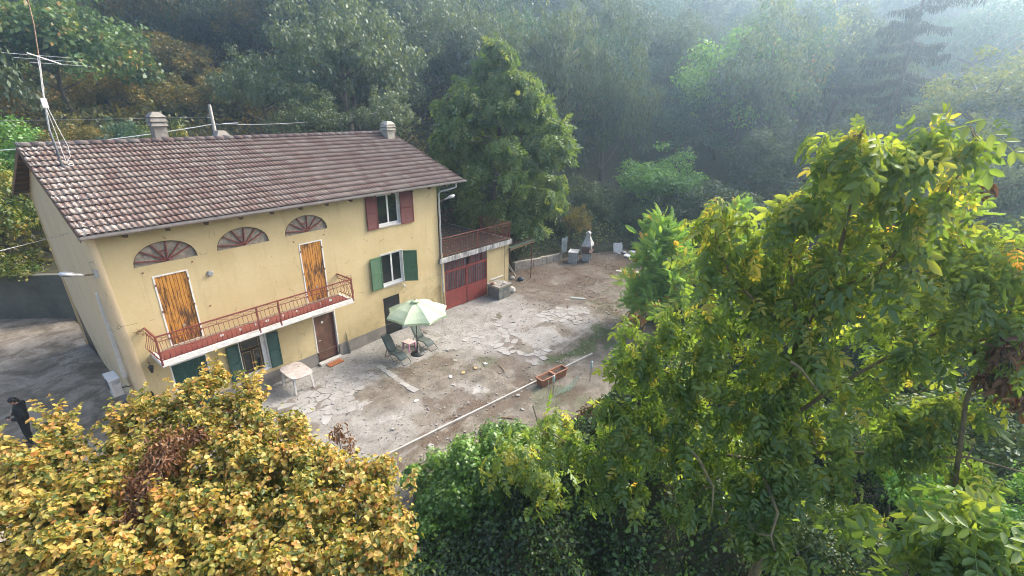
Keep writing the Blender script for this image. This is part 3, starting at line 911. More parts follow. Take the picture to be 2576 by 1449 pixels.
shutter(8.96, 9.57, 2.50, 4.02, shutter_green, False, .06, 13, 'mid green louvred shutter left of the middle window')
shutter(10.83, 11.48, 2.50, 4.02, shutter_green, True, .75, 13, 'mid green louvred shutter swung half open')
reveal(*OP['gw'], .2); surround(*OP['gw'], .04, bottom=True)
x0, x1, z0, z1 = OP['gw']
w_ = casement(x0, x1 - .14, z0 + .03, z1, .12, window_wood, [(x0 + .04, 3.56, z0 + .1, 1.76), (3.56, x1 - .18, z0 + .1, 1.76), (x0 + .04, x1 - .18, 1.80, z1 - .03)], label='dark wooden window with ochre beading under the balcony')
mb = MB()
for (a, b_, c_, d_) in ((x0 + .09, 3.51, z0 + .16, 1.71), (3.61, x1 - .23, z0 + .16, 1.71), (x0 + .09, x1 - .23, 1.85, z1 - .08)):
    for (p, q) in (((a, c_), (b_, c_)), ((b_, c_), (b_, d_)), ((b_, d_), (a, d_)), ((a, d_), (a, c_))):
        mb.bar((p[0], .095, p[1]), (q[0], .095, q[1]), .014, .014, up=(0, 1, 0))
mb.build('beading', window_trim, w_)
MB().box((x1 - .14, .10, z0), (x1, .2, z1)).build('inner_reveal', white_paint, house)
shutter(2.67, 3.09, .76, 2.22, shutter_dark, False, .05, 24, 'dark green shutter left of the ground floor window')
shutter(4.12, 4.54, .75, 2.22, shutter_dark, True, .03, 24, 'dark green shutter right of the ground floor window')
# green plank double door, mostly hidden by the yellow tree
x0, x1, z0, z1 = OP['gd']; gdoor = empty('green_door'); gdoor.parent = house
surround(x0, x1, z0, z1, .045); reveal(x0, x1, z0, z1, .07, name='door_reveal')
for i in range(12):
    w = (x1 - x0) / 12
    MB().box((x0 + i * w + .004, .02 + .006 * (i % 2), z0), (x0 + (i + 1) * w - .004, .05, z1 - .01)).build('plank', shutter_dark, gdoor)
# brown entrance door
x0, x1, z0, z1 = OP['br']; bdoor = empty('entrance_door'); bdoor.parent = house
surround(x0, x1, 0.02, z1, .045); reveal(x0, x1, z0, z1, .16, name='door_reveal')
MB().box((x0 + .03, .07, z0 + .01), (x1 - .16, .11, z1 - .02)).build('door_leaf', door_brown, bdoor)
mb = MB(); mb.box((x0, .06, z0), (x0 + .03, .12, z1)); mb.box((x1 - .16, .06, z0), (x1 - .11, .12, z1)); mb.box((x0 + .03, .06, z1 - .02), (x1 - .16, .12, z1)); mb.box((x1 - .11, .10, z0), (x1, .15, z1))
mb.build('door_frame', M_('maroon_frame', (.10, .03, .03), .6, .3, 8), bdoor)
MB().tube([(x0 + .10, .06, 1.08), (x0 + .10, .02, 1.08), (x0 + .2, .015, 1.08)], .014, 8).build('handle', grey_metal, bdoor)
MB().box((x0 + .34, .060, 1.80), (x0 + .43, .069, 1.89)).build('sticker', white_board, bdoor)
MB().box((x0 - .08, -.22, .0), (x1 + .02, .2, .12)).build('door_step', cement_light, house, bevel=.01)
# black door near the loungers and the grey board beside it
x0, x1, z0, z1 = OP['bk']; kd = empty('black_door'); kd.parent = house
reveal(x0, x1, z0, z1, .1, name='door_reveal', mat=cement)
MB().box((x0, .03, 0.01), (x1, .07, z1)).build('door_leaf', black_panel, kd)
MB().lathe([(.0, 0), (.018, .004), (.016, .02), (.001, .024)], 8, Matrix.Translation((x0 + .30, .028, 1.1)) @ Matrix.Rotation(pi / 2, 4, 'X')).build('door_knob', zinc, kd)
MB().box((10.47, -.035, 0.0), (10.80, -.013, .62)).build('grey_board', M_('board_grey', (.20, .21, .24), .8, .2, 5), house)
# render buttress foot next to the brown door
MB().add([(7.36, -.012, -.05), (7.54, -.012, -.05), (7.46, -.16, -.05), (7.39, -.012, .58), (7.49, -.012, .58), (7.45, -.085, .58)],
         [(0, 2, 5, 3), (2, 1, 4, 5), (3, 5, 4)]).build('buttress_foot', plinth_mat, house)
MB().add([(7.39, -.001, .58), (7.49, -.001, .58), (7.45, -.085, .58), (7.42, -.001, 1.1), (7.45, -.001, 1.1), (7.435, -.02, 1.0)],
         [(0, 2, 5, 3), (2, 1, 4, 5), (3, 5, 4)]).build('buttress', plaster, house)
# wall fittings
MB().lathe([(.001, 0), (.10, .0), (.11, .03), (.08, .06), (.001, .065)], 6, Matrix.Translation((2.76, .0, 5.02)) @ Matrix.Rotation(pi / 2, 4, 'X')).build('wall_vent', M_('vent_grey', (.28, .29, .30), .6, .2, 8), house)
mb = MB()
for x, z in ((.98, 5.50), (2.33, 5.53), (5.76, 5.48), (7.02, 5.52), (11.45, 4.5), (10.75, 1.93), (2.55, 3.9)):
    mb.box((x - .02, -.02, z - .02), (x + .02, .01, z + .02))
mb.build('wall_hooks', rust_metal, house, kind='stuff')

# balcony -------------------------------------------------------------
BX0, BX1, BYF = .60, 7.38, -1.03
bal = empty('balcony', (0, 0, 0)); bal.parent = house
MB().box((BX0, BYF, 2.745), (BX1, .002, 2.885)).build('slab', white_paint, bal, bevel=.006)
MB().box((BX0 + .12, BYF + .17, 2.885), (BX1 - .12, -.002, 2.892)).build('tile_floor', red_floor, bal)
MB().box((BX0 + .14, -.16, 2.893), (BX1 - .14, -.004, 2.90)).build('floor_edge_grime', M_('grime', (.25, .20, .14), .9, .5, 6), bal)


def railpath(pts_fn):
    return pts_fn


TOP, LOW = 3.775, 2.985
def rail_run(p, q, out, n, posts=()):
    """p,q ends in xy; out = outward unit vector"""
    P0 = Vector((*p, 0)); Q0 = Vector((*q, 0)); O = Vector((*out, 0))
    for z, r, off in ((TOP, .042, 0), (3.60, .022, 0), (LOW, .024, .02)):
        MB().bar(P0 + O * off + Vector((0, 0, z)), Q0 + O * off + Vector((0, 0, z)), r, r).build('rail', red_metal, bal)
    L = (Q0 - P0).length
    for i in range(n):
        b_ = P0.lerp(Q0, (i + .5) / n); t_ = (Q0 - P0).normalized()
        prof = [(0, 3.60), (.012, 3.50), (.05, 3.36), (.105, 3.22), (.115, 3.14), (.075, 3.05), (.02, LOW)]
        MB().tube([b_ + O * o_ + Vector((0, 0, z)) for o_, z in prof], .0095, 4).build('baluster', red_metal, bal)
    # flat zigzag between the two upper rails
    m = max(2, int(L / .75)); mb = MB()
    for i in range(m):
        a = P0.lerp(Q0, i / m); b2 = P0.lerp(Q0, (i + 1) / m); c = (a + b2) / 2
        mb.tube([a + Vector((0, 0, 3.62)), c + Vector((0, 0, 3.755)), b2 + Vector((0, 0, 3.62))], .006, 4)
        mb.tube([a + Vector((0, 0, 3.755)), c + Vector((0, 0, 3.63)), b2 + Vector((0, 0, 3.755))], .006, 4)
        mb.bar(b2 + Vector((0, 0, 3.6)), b2 + Vector((0, 0, 3.77)), .012)
    mb.build('rail_lattice', red_metal, bal)


rail_run((BX0 + .02, BYF + .02), (BX1 - .02, BYF + .02), (0, -1), 45)
rail_run((BX0 + .02, -.01), (BX0 + .02, BYF + .02), (-1, 0), 6)
rail_run((BX1 - .02, BYF + .02), (BX1 - .02, -.01), (1, 0), 6)
for x in (BX0 + .02, 3.58, 4.34, BX1 - .02):
    MB().box((x - .024, BYF - .004, 2.80), (x + .024, BYF + .044, 3.80)).build('post', red_metal, bal)
# slack cable draped along the inside of the railing
pts = [(BX0 + .1 + (BX1 - BX0 - .2) * i / 40, -.75 + .12 * sin(i * .6), 3.08 + .09 * abs(sin(i * .16)) + .05 * sin(i * .9)) for i in range(41)]
MB().tube(pts, .008, 4).build('slack_cable', wood_dark, bal)
mb = MB()
for i in range(9):
    mb.box((2.4 + i * .5 + r_.uniform(-.1, .1), -1.0, 3.12), (2.43 + i * .5, -.995, 3.2))
mb.build('clothes_pegs', white_board, bal, kind='stuff')
# dried vine tangles on both ends
for nm, (cx, cy), s in (('dry_vine', (BX0 - .05, -.25), -1), ('dry_vine', (BX1 + .03, -.55), 1)):
    mb = MB()
    for i in range(12):
        p = Vector((cx, cy + r_.uniform(-.3, .3), 3.72)); pts = [p.copy()]
        for k in range(5):
            p = p + Vector((s * r_.uniform(-.02, .07), r_.uniform(-.09, .09), r_.uniform(-.05, .05))); pts.append(p.copy())
        mb.tube(pts, .006, 4)
    mb.build(nm, wood_brown, bal)

# roof ------------------------------------------------------------------
RX0, RX1 = -.25, 14.62
roof = empty('roof', (0, 0, 0)); roof.parent = house
th = .07
mb = MB()
mb.add([(RX0 + .03, OY + .05, EZ - .02), (RX1 - .03, OY + .05, EZ - .02), (RX1 - .03, RY, RZ - .03), (RX0 + .03, RY, RZ - .03),
        (RX0 + .03, OY + .05, EZ - .02 - th), (RX1 - .03, OY + .05, EZ - .02 - th), (RX1 - .03, RY, RZ - .03 - th), (RX0 + .03, RY, RZ - .03 - th),
        (RX0 + .03, BY, EZ - .02), (RX1 - .03, BY, EZ - .02), (RX0 + .03, BY, EZ - .02 - th), (RX1 - .03, BY, EZ - .02 - th)],
       [(0, 1, 2, 3), (5, 4, 7, 6), (0, 4, 5, 1), (0, 3, 7, 4), (1, 5, 6, 2), (3, 2, 9, 8), (7, 10, 11, 6), (8, 9, 11, 10), (3, 8, 10, 7), (2, 6, 11, 9)])
mb.build('roof_deck', wood_dark, roof)
# battens visible from below at the left rake
for i in range(16):
    y = OY + .2 + i * .67; z = rz_(y) - .125 - th
    if y > BY - .1: break
    MB().box((RX0 + .02, y - .03, z), (.9, y + .03, z + .035)).build('batten', wood_brown, roof)
for a, b_ in (((OY, EZ), (RY, RZ)), ((RY, RZ), (BY, EZ))):
    mb = MB().bar((RX0 + .012, a[0], a[1] - .07), (RX0 + .012, b_[0], b_[1] - .07), .02, .16); mb.build('barge_board', wood_brown, roof)
    mb = MB().bar((RX1 - .012, a[0], a[1] - .07), (RX1 - .012, b_[0], b_[1] - .07), .02, .16); mb.build('barge_board', wood_brown, roof)
for i in range(13):   # rafter tails under the eave
    x = .75 + i * 1.06
    MB().bar((x, OY + .04, rz_(OY + .04) - .17), (x, .4, rz_(.4) - .17), .10, .12).build('rafter_tail', wood_dark, roof)

# tiles: double-wave clay tile, exposed .388 m, .30 wide, staggered by half a tile
TW, NR = .298, 15
TL = ((RY - OY) ** 2 + (RZ - EZ) ** 2) ** .5 / NR
def tile_verts(w=TW, l=TL + .05, n=12):
    vs = []; 
    for j, (yy, lift) in enumerate(((0, .042), (l, .0))):
        for i in range(n + 1):
            u = i / n; ph = (u * 2) % 1
            z = .036 * max(0, sin(pi * min(ph / .72, 1))) ** .8 if ph < .72 else 0
            if i == n: z = 0
            vs.append((u * w, yy, z + lift))
    t = len(vs)
    for i in range(n + 1): x, y, z = vs[i]; vs.append((x, y + .034, z - .020))     # thick front lip
    fs = [(i, i + 1, n + 2 + i, n + 1 + i) for i in range(n)] + [(t + i, t + i + 1, i + 1, i) for i in range(n)]
    return vs, fs


TV, TF = tile_verts()
tile_me = MB().add(TV, TF).mesh('roof_tile', tile_mat, True)
half_me = MB().add([(x * .5, y, z) for x, y, z in tile_verts(n=6)[0]], tile_verts(n=6)[1]).mesh('roof_tile_half', tile_mat, True)
slope = atan2(RZ - EZ, RY - OY)
RM = Matrix.Rotation(slope, 4, 'X')
tiles = []
NC = int((RX1 - RX0) / TW)
TW2 = (RX1 - RX0) / NC
for j in range(NR):
    s = j * TL
    for i in range(NC + (1 if j % 2 else 0)):
        x = RX0 + i * TW2 - (TW2 / 2 if j % 2 else 0)
        hx = False
        if x < RX0 - .01: x = RX0; hx = True
        if x + TW2 > RX1 + .01: hx = True
        y = OY - .04 + s * cos(slope); z = EZ + .004 + s * sin(slope)
        jit = Matrix.Rotation(r_.normal(0, .006), 4, 'Z') @ Matrix.Rotation(r_.normal(0, .004), 4, 'Y')
        M = Matrix.Translation((x + r_.normal(0, .002), y + r_.normal(0, .006), z + abs(r_.normal(0, .003)))) @ RM @ jit
        d = (Vector((x, y, z)) - CAM).length
        tiles.append((d, hx, M))
tiles.sort(key=lambda t: t[0])
vv = []; ff = []; tt = []
TVn = np.array(TV); HVn = TVn * np.array([.5, 1, 1]); TFn = np.array(TF)
for k, (d, hx, M) in enumerate(tiles):
    if k < 290:
        obj('roof_tile', half_me if hx else tile_me, roof, M)
    else:
        A = np.array(M.to_3x3()); base = HVn if hx else TVn
        ff.append(TFn + len(vv) * len(TV)); vv.append(base @ A.T + np.array(M.translation)); tt.append(np.full(len(TV), r_.random()))
me = npmesh('roof_tiles', np.concatenate(vv), np.concatenate(ff), tile_mat, np.concatenate(tt), True)
obj('roof_tiles', me, roof, kind='stuff')
# rear slope, seen by nobody from here but built: one tiled sheet
V = []; 
nx = NC * 8
for i in range(nx + 1):
    x = RX0 + (RX1 - RX0) * i / nx; z = .03 * max(0, sin(2 * pi * i / 4))
    V += [(x, RY, RZ + z), (x, BY + .05, EZ + z - .02)]
mb = MB().add(V, [(2 * i, 2 * i + 2, 2 * i + 3, 2 * i + 1) for i in range(nx)]); mb.build('rear_roof_tiles', tile_mat, roof, kind='stuff')
# ridge tiles
def ridge_me():
    vs = []; n = 7; l = .42
    for yy, r, lift in ((0, .155, .022), (l, .135, 0)):
        for i in range(n + 1):
            a = pi * i / n; vs.append((yy, -r * cos(a), lift + .8 * r * sin(a)))
    t = len(vs)
    for i in range(n + 1):
        a = pi * i / n; vs.append((0.002, -.13 * cos(a), .0 + .62 * .155 * sin(a)))
    fs = [(i + 1, i, n + 1 + i, n + 2 + i) for i in range(n)] + [(i, i + 1, t + i + 1, t + i) for i in range(n)]
    return MB().add(vs, fs).mesh('ridge_tile', tile_mat, True)
rm = ridge_me()
k = 0; x = RX0
while x < RX1 - .2:
    obj('ridge_tile', rm, roof, Matrix.Translation((x, RY + r_.normal(0, .004), RZ + .035)) @ Matrix.Rotation(r_.normal(0, .012), 4, 'Z')); x += .366
# mortar patch lines
# gutter and downpipe
gp = [(-.075, .06), (-.07, .0), (-.03, -.045), (.03, -.045), (.07, .0), (.075, .06), (.062, .06), (.055, .005), (.024, -.03), (-.024, -.03), (-.055, .005), (-.062, .06)]
GY, GZ = OY - .075, EZ - .035
vs = [(RX0 - .02, GY + a, GZ + b_) for a, b_ in gp] + [(RX1 + .08, GY + a, GZ + b_) for a, b_ in gp]
n_ = len(gp)
MB().add(vs, [(i, (i + 1) % n_, n_ + (i + 1) % n_, n_ + i) for i in range(n_)] + [tuple(range(6)), tuple(range(n_, n_ + 6))]).build('gutter', gutter_metal, roof)
MB().box((RX0 - .02, OY - .03, EZ - .085), (5.2, OY + .045, EZ - .02)).build('fascia_board', wood_dark, roof)
MB().tube([(14.0, GY, GZ - .04), (14.0, GY, GZ - .22), (13.9, GY + .08, GZ - .28), (13.30, -.10, GZ - .42), (13.24, -.07, GZ - .55), (13.24, -.07, 3.4), (13.25, -.07, 1.2)], .045, 8).build('downpipe', zinc, roof)
MB().tube([(13.25, -.07, 3.35), (13.27, -.07, 2.0), (13.33, -.07, .4)], .052, 8).build('lower_downpipe', M_('pipe_cream', (.42, .36, .22), .7, .3, 6), roof)


# chimneys ---------------------------------------------------------------
def chimney(x, y, w, d, z0, zs, ztop, tiers, label, mat=cement):
    c = empty('chimney', (x, y, 0)); c.parent = house; c['label'] = label
    MB().box((-w / 2, -d / 2, z0), (w / 2, d / 2, zs)).build('chimney_stack', mat, c, bevel=.008)
    z = zs; h = (ztop - zs) / (tiers + 1.2)
    for i in range(tiers):
        e = .07
        MB().add([(sx * (w / 2 + e), sy * (d / 2 + e), z + h * .12) for sx, sy in ((-1, -1), (1, -1), (1, 1), (-1, 1))] +
                 [(sx * (w / 2 + e * .3), sy * (d / 2 + e * .3), z + h * .92) for sx, sy in ((-1, -1), (1, -1), (1, 1), (-1, 1))],
                 [(3, 2, 1, 0), (4, 5, 6, 7), (0, 1, 5, 4), (1, 2, 6, 5), (2, 3, 7, 6), (3, 0, 4, 7)]).build('chimney_cowl', mat, c)
        MB().box((-w / 2 + .02, -d / 2 + .02, z - h * .1), (w / 2 - .02, d / 2 - .02, z + h * .2)).build('cowl_neck', wood_dark, c)
        z += h
    e = .06
    MB().add([(sx * (w / 2 + e), sy * (d / 2 + e), z + h * .1) for sx, sy in ((-1, -1), (1, -1), (1, 1), (-1, 1))] +
             [(sx * (w / 2 - .10), sy * (d / 2 - .08), ztop) for sx, sy in ((-1, -1), (1, -1), (1, 1), (-1, 1))],
             [(3, 2, 1, 0), (4, 5, 6, 7), (0, 1, 5, 4), (1, 2, 6, 5), (2, 3, 7, 6), (3, 0, 4, 7)]).build('chimney_cap', mat, c)
    return c


chimney(3.98, 5.85, .44, .44, 8.5, 9.48, 10.02, 2, 'tall grey concrete chimney with two cowl tiers behind the ridge')
chimney(6.62, 6.9, .50, .50, 8.1, 8.95, 9.22, 0, 'low grey chimney cap just showing over the ridge')
chimney(13.98, 4.45, .46, .46, 8.6, 9.14, 9.60, 2, 'short whitish chimney at the right end of the ridge', M_('chimney_pale', (.40, .37, .31), .9, .4, 5, .4))

# ------------------------------------------------------------------ garage (its front turned a little)
GA = radians(-3.2)
garage = empty('garage', (13.2, .03, 0), GA, 'low yellow flat roofed garage with red metal doors and a railed terrace', 'garage')
GW, GD, GH = 5.35, 5.6, 2.78
mb = MB()
for a, b_ in (((0, -.1), (.30, 0)), ((3.42, 0), (GW, 0))):
    pass
for a_, c_ in (((.0, 0, -.1), (.28, .2, GH)), ((3.50, 0, -.1), (GW, .2, GH)), ((GW - .2, .2, -.1), (GW, GD, GH)), ((0, GD - .2, -.1), (GW - .2, GD, GH))):
    MB().box(a_, c_).build('wall', plaster, garage)
MB().box((.3, .6, 0), (GW - .3, GD - .3, GH - .1)).build('inner_core', black_panel, garage)
sm_, n, b = newmat('stained_fascia')
P = N(n, 'ShaderNodeNewGeometry').outputs['Position']
mp = N(n, 'ShaderNodeMapping'); mp.inputs['Scale'].default_value = (5, 5, 1.2); n.links.new(P, mp.inputs[0])
c = ramp(n, tex(n, 1, 8, .75, vec=mp.outputs[0]), [(.38, (.62, .61, .58)), (.5, (.35, .34, .33)), (.62, (.10, .10, .10))])
n.links.new(c, b.inputs['Base Color']); b.inputs['Roughness'].default_value = .9
MB().box((-.12, -.16, GH), (GW + .14, GD, GH + .27)).build('terrace_slab', sm_, garage, bevel=.01)
MB().box((-.05, -.12, GH + .271), (GW + .06, GD - .05, GH + .276)).build('terrace_floor', M_('terrace_brown', (.045, .032, .024), .95, .5, 6, .5), garage)
# crack down the wall
pts = [(4.98 + r_.uniform(-.02, .02), -.004, GH - i * .19) for i in range(15)]
mb = MB()
for p, q in zip(pts[:-1], pts[1:]): mb.bar(p, q, .014 + r_.uniform(0, .012), .006, up=(0, 1, 0))
mb.build('wall_crack', wood_dark, garage)
MB().box((3.75, -.03, .84), (4.85, -.002, .90)).build('ledge', white_paint, garage)
gd = empty('garage_door', (0, 0, 0)); gd.parent = garage
X0, X1, Z1 = .29, 3.49, GH - .02
xm = (X0 + X1) / 2
for a, b_ in ((X0, xm - .01), (xm + .01, X1)):
    MB().box((a, .02, .04), (b_, .05, 1.0)).build('lower_panel', garage_red, gd)
    MB().box((a, .012, .98), (b_, .055, 1.06)).build('rail', garage_red, gd)
    MB().box((a, .012, 2.12), (b_, .055, 2.22)).build('rail', garage_red, gd)
    MB().box((a, .012, Z1 - .05), (b_, .055, Z1)).build('rail', garage_red, gd)
    MB().box((a, .01, 1.06), (a + .05, .056, 2.12)).build('stile', garage_red, gd)
    MB().box((b_ - .05, .01, 1.06), (b_, .056, 2.12)).build('stile', garage_red, gd)
    n_ = 9
    for i in range(1, n_):
        x = a + (b_ - a) * i / n_
        MB().box((x - .014, .014, 1.06), (x + .014, .045, 2.12)).build('bar', garage_red, gd)
        MB().box((x - .014, .014, 2.22), (x + .014, .045, Z1 - .05)).build('bar', garage_red, gd)
    mb = MB(); m_ = 40
    for zz0, zz1 in ((1.06, 2.12), (2.22, Z1 - .05)):
        vs = []
        for i in range(m_ + 1):
            x = a + (b_ - a) * i / m_; y = .065 + .012 * (i % 2)
            vs += [(x, y, zz0), (x, y, zz1)]
        fs = [(2 * i, 2 * i + 2, 2 * i + 3, 2 * i + 1) for i in range(m_) if not (zz0 > 2.2 and ((a < 1 and False) or (a > 1 and (i in (1, 2, 3, 4, 5, 6) or i in (28, 29, 30)))))]
        mb.add(vs, fs)
    mb.build('corrugated_infill', M_('infill_grey', (.12, .10, .11), .7, .5, 6, .1), gd)
MB().bar((xm, .008, .02), (xm, .008, 1.02), .02, .02, up=(0, 1, 0)).build('door_gap', black_metal, gd)
# terrace railing
rl = empty('terrace_railing', (0, 0, 0)); rl.parent = garage
ZB = GH + .28; ZT = ZB + 1.02
def grail(p, q, n):
    P0 = Vector((*p, 0)); Q0 = Vector((*q, 0)); u = Vector((0, 0, 1))
    MB().bar(P0 + u * ZT, Q0 + u * ZT, .05, .035).build('handrail', rust_metal, rl)
    MB().bar(P0 + u * (ZB + .1), Q0 + u * (ZB + .1), .03, .02).build('lower_rail', rust_metal, rl)
    MB().bar(P0 + u * (ZT - .14), Q0 + u * (ZT - .14), .02, .015).build('lower_rail', rust_metal, rl)
    for i in range(n):
        a = P0.lerp(Q0, (i + .5) / n)
        MB().bar(a + u * (ZB + .1), a + u * (ZT - .14), .014).build('baluster', rust_metal, rl)
grail((0, -.08), (GW - .02, -.08), 46)
grail((GW - .02, -.08), (GW - .02, 2.4), 20)
for x, y in ((2.68, -.08), (GW - .02, -.08), (.02, -.08), (GW - .02, 2.4)):
    MB().box((x - .022, y - .022, ZB - .12), (x + .022, y + .022, ZT)).build('post', rust_metal, rl)
# far rail fence glimpsed at the back of the terrace
mb = empty('back_fence', (13.6, 5.2, 3.02), 0, 'dim rusty railing at the back of the terrace under the trees', 'fence')
for i in range(40):
    MB().bar((i * .15, 0, .05), (i * .15, 0, 1.0), .014).build('baluster', rust_metal, mb)
MB().bar((0, 0, 1.0), (6, 0, 1.0), .03).build('handrail', rust_metal, mb)

# carport
cp = empty('carport', (0, 0, 0), 0, 'lean-to shelter with green corrugated roof on thin rusty post beside the garage', 'shelter')
vs = []; m_ = 60
for i in range(m_ + 1):
    x = 18.45 + 2.6 * i / m_; z = 2.52 + .018 * sin(i * pi / 2)
    vs += [(x, -.52 + .02 * (x - 18.4), z), (x, 1.7, z + .10)]
MB().add(vs, [(2 * i, 2 * i + 2, 2 * i + 3, 2 * i + 1) for i in range(m_)]).build('corrugated_roof', corrugated, cp)
MB().bar((18.45, -.46, 2.44), (21.03, -.40, 2.44), .06, .09).build('front_beam', wood_brown, cp)
MB().bar((18.45, 1.5, 2.50), (21.03, 1.5, 2.50), .06, .09).build('rear_beam', wood_dark, cp)
MB().tube([(20.68, -.42, -.05), (20.72, -.42, 2.40)], .03, 8).build('post', rust_metal, cp)
MB().tube([(20.85, 1.5, -.05), (20.9, 1.5, 2.46)], .03, 8).build('post', rust_metal, cp)
# leaves lying on the shelter roof and leaning timber below
for (a, b_), lab in zip([((19.3, .95, .02), (19.0, 1.35, 2.3)), ((19.6, .6, .02), (19.15, 1.3, 2.15)), ((20.35, .55, .02), (19.9, 1.2, 1.4)), ((20.5, .7, .02), (20.0, 1.3, 1.0))],
                       ['dark plank leaning highest inside the corrugated shelter', 'brown plank leaning across the shelter near the garage', 'pale split plank leaning low under the shelter roof', 'short pale plank lying lowest under the shelter']):
    MB().bar(a, b_, .10, .03).build('leaning_plank', wood_brown if 'dark' in lab or 'brown' in lab else cement_light, label=lab, cat='plank', group='planks leaning under the shelter')
MB().tube([(19.4, .3, .05), (19.6, .8, .9), (19.95, 1.2, 1.2)], .012, 6).build('hose', M_('hose_blue', (.12, .16, .22), .5, .2, 8), label='thin blue grey hose hanging under the corrugated shelter', cat='hose')

# low block wall along the bank
lw = empty('low_wall', (0, 0, 0), 0, 'low broken wall of pale stone blocks at the foot of the bank', 'wall')
wp = [(21.1, 1.32), (21.9, 1.12), (22.7, .93), (23.5, .72), (24.2, .52), (24.8, .40), (25.4, .30)]
for i, (a, b_) in enumerate(zip(wp[:-1], wp[1:])):
    A = Vector((*a, 0)); B = Vector((*b_, 0)); d = (B - A).normalized()
    for j, (u, v) in enumerate(((0, .48), (.5, 1))):
        h = .60 - .02 * i + r_.uniform(-.05, .02)
        p = A.lerp(B, u) - d * .012 + d * r_.uniform(0, .02); q = A.lerp(B, v) + d * .006
        MB().bar(p + Vector((r_.uniform(-.01, .01), r_.uniform(-.02, .02), h / 2 - .05)), q + Vector((0, r_.uniform(-.02, .02), h / 2 - .05)), .26, h + .1).build('stone_block', stone_wall_mat, lw, bevel=.012)
# retaining wall at the far left
rw = empty('retaining_wall', (0, 0, 0), 0, 'dark stained retaining wall below the yellow green tree at the left', 'wall')
wp = [(-14, 26.8), (-8, 22.9), (-4.5, 19.6), (-1.9, 16.8), (-.2, 15.1), (1.3, 13.6), (5, 12.7), (13.3, 12.5)]
for a, b_ in zip(wp[:-1], wp[1:]):
    A = Vector((*a, 1.05)); B = Vector((*b_, 1.05)); MB().bar(A, B, .3, 2.5).build('wall_panel', dark_wall, rw)

# ------------------------------------------------------------------ things in the yard
# masonry box
mbx = empty('masonry_tank', (16.95, -.86, 0), radians(-2), 'grey cement water tank with rubble on top beside the red garage doors', 'tank')
MB().box((-.5, -.45, -.05), (.5, .45, .70)).build('tank_body', M_('stained_cement', (.17, .17, .155), .95, .6, 4, .5), mbx, bevel=.01)
MB().box((-.515, -.465, .70), (.515, .465, .76)).build('pale_band', M_('pale_band', (.38, .34, .22), .9, .3, 6, .3), mbx)
MB().box((-.55, -.5, .76), (.55, .5, .82)).build('slab_lid', cement, mbx, bevel=.008)
for i in range(11):
    x, y = r_.uniform(-.35, .45), r_.uniform(-.4, .3); s = r_.uniform(.06, .14)
    k = 6; poly = [(s * cos(2 * pi * j / k) * r_.uniform(.6, 1.1), s * sin(2 * pi * j / k) * r_.uniform(.6, 1.1)) for j in range(k)]
    MB().prism(poly, 0, r_.uniform(.02, .06), Matrix.Translation((16.95 + x, -.86 + y, .822))).build('tile_shard', slab_mat if i % 2 else cement_light, label='flat concrete shard lying on the grey water tank', cat='shard', group='shards on the water tank')
MB().lathe([(.03, 0), (.10, .01), (.13, .06), (.11, .12), (.05, .13), (.06, .05)], 12, Matrix.Translation((16.55, -.70, .822))).build('clay_pot', terracotta, label='small broken terracotta pot on the corner of the grey tank', cat='pot', smooth=True)
rk = MB(); rk.lathe([(.01, 0), (.22, .02), (.27, .16), (.22, .32), (.05, .40)], 7, Matrix.Translation((17.85, -1.0, 0)) @ Matrix.Rotation(.4, 4, 'Y')); rk.build('rubble_sack', cement_light, label='torn pale sack slumped against the right of the tank', cat='sack')
MB().lathe([(.02, 0), (.20, .02), (.23, .10), (.10, .22), (.01, .24)], 9, Matrix.Translation((19.95, -.15, 0))).build('blue_bag', M_('bag_blue', (.025, .04, .07), .6, .4, 9), label='crumpled dark blue bag on the leaf litter by the shelter', cat='bag', smooth=True)
MB().lathe([(.02, 0), (.16, .01), (.18, .10), (.09, .18), (.01, .19)], 7, Matrix.Translation((19.85, .45, 0))).build('white_stone', cement_light, label='pale rounded stone under the corrugated shelter', cat='stone')

# barbecue
bq = empty('barbecue', (26.5, -1.25, 0), radians(18), 'pale concrete garden barbecue with tapered chimney hood', 'barbecue')
bc = M_('bbq_concrete', (.42, .42, .41), .85, .35, 4, .3); bdk = M_('bbq_brick', (.15, .085, .07), .9, .4, 10, .4)
for x in (-.42, .34): MB().box((x, -.28, -.05), (x + .09, .28, .62)).build('leg', bc, bq)
MB().box((-.50, -.36, .62), (.50, .34, .74)).build('hearth_shelf', bdk, bq, bevel=.02)
MB().box((-.46, .22, .74), (.46, .32, 1.18)).build('back_panel', bdk, bq)
for x in (-.48, .40): MB().box((x, -.22, .74), (x + .08, .22, 1.18)).build('side_cheek', bdk if x < 0 else bc, bq)
ring = [(.52, .36, 1.14), (.50, .35, 1.22), (.30, .24, 1.50), (.17, .16, 1.78), (.16, .15, 2.05)]
vs = [(sx * w, sy * d, z) for w, d, z in ring for sx, sy in ((-1, -1), (1, -1), (1, 1), (-1, 1))]
fs = [(i * 4 + k, i * 4 + (k + 1) % 4, i * 4 + 4 + (k + 1) % 4, i * 4 + 4 + k) for i in range(4) for k in range(4)] + [(16, 17, 18, 19)]
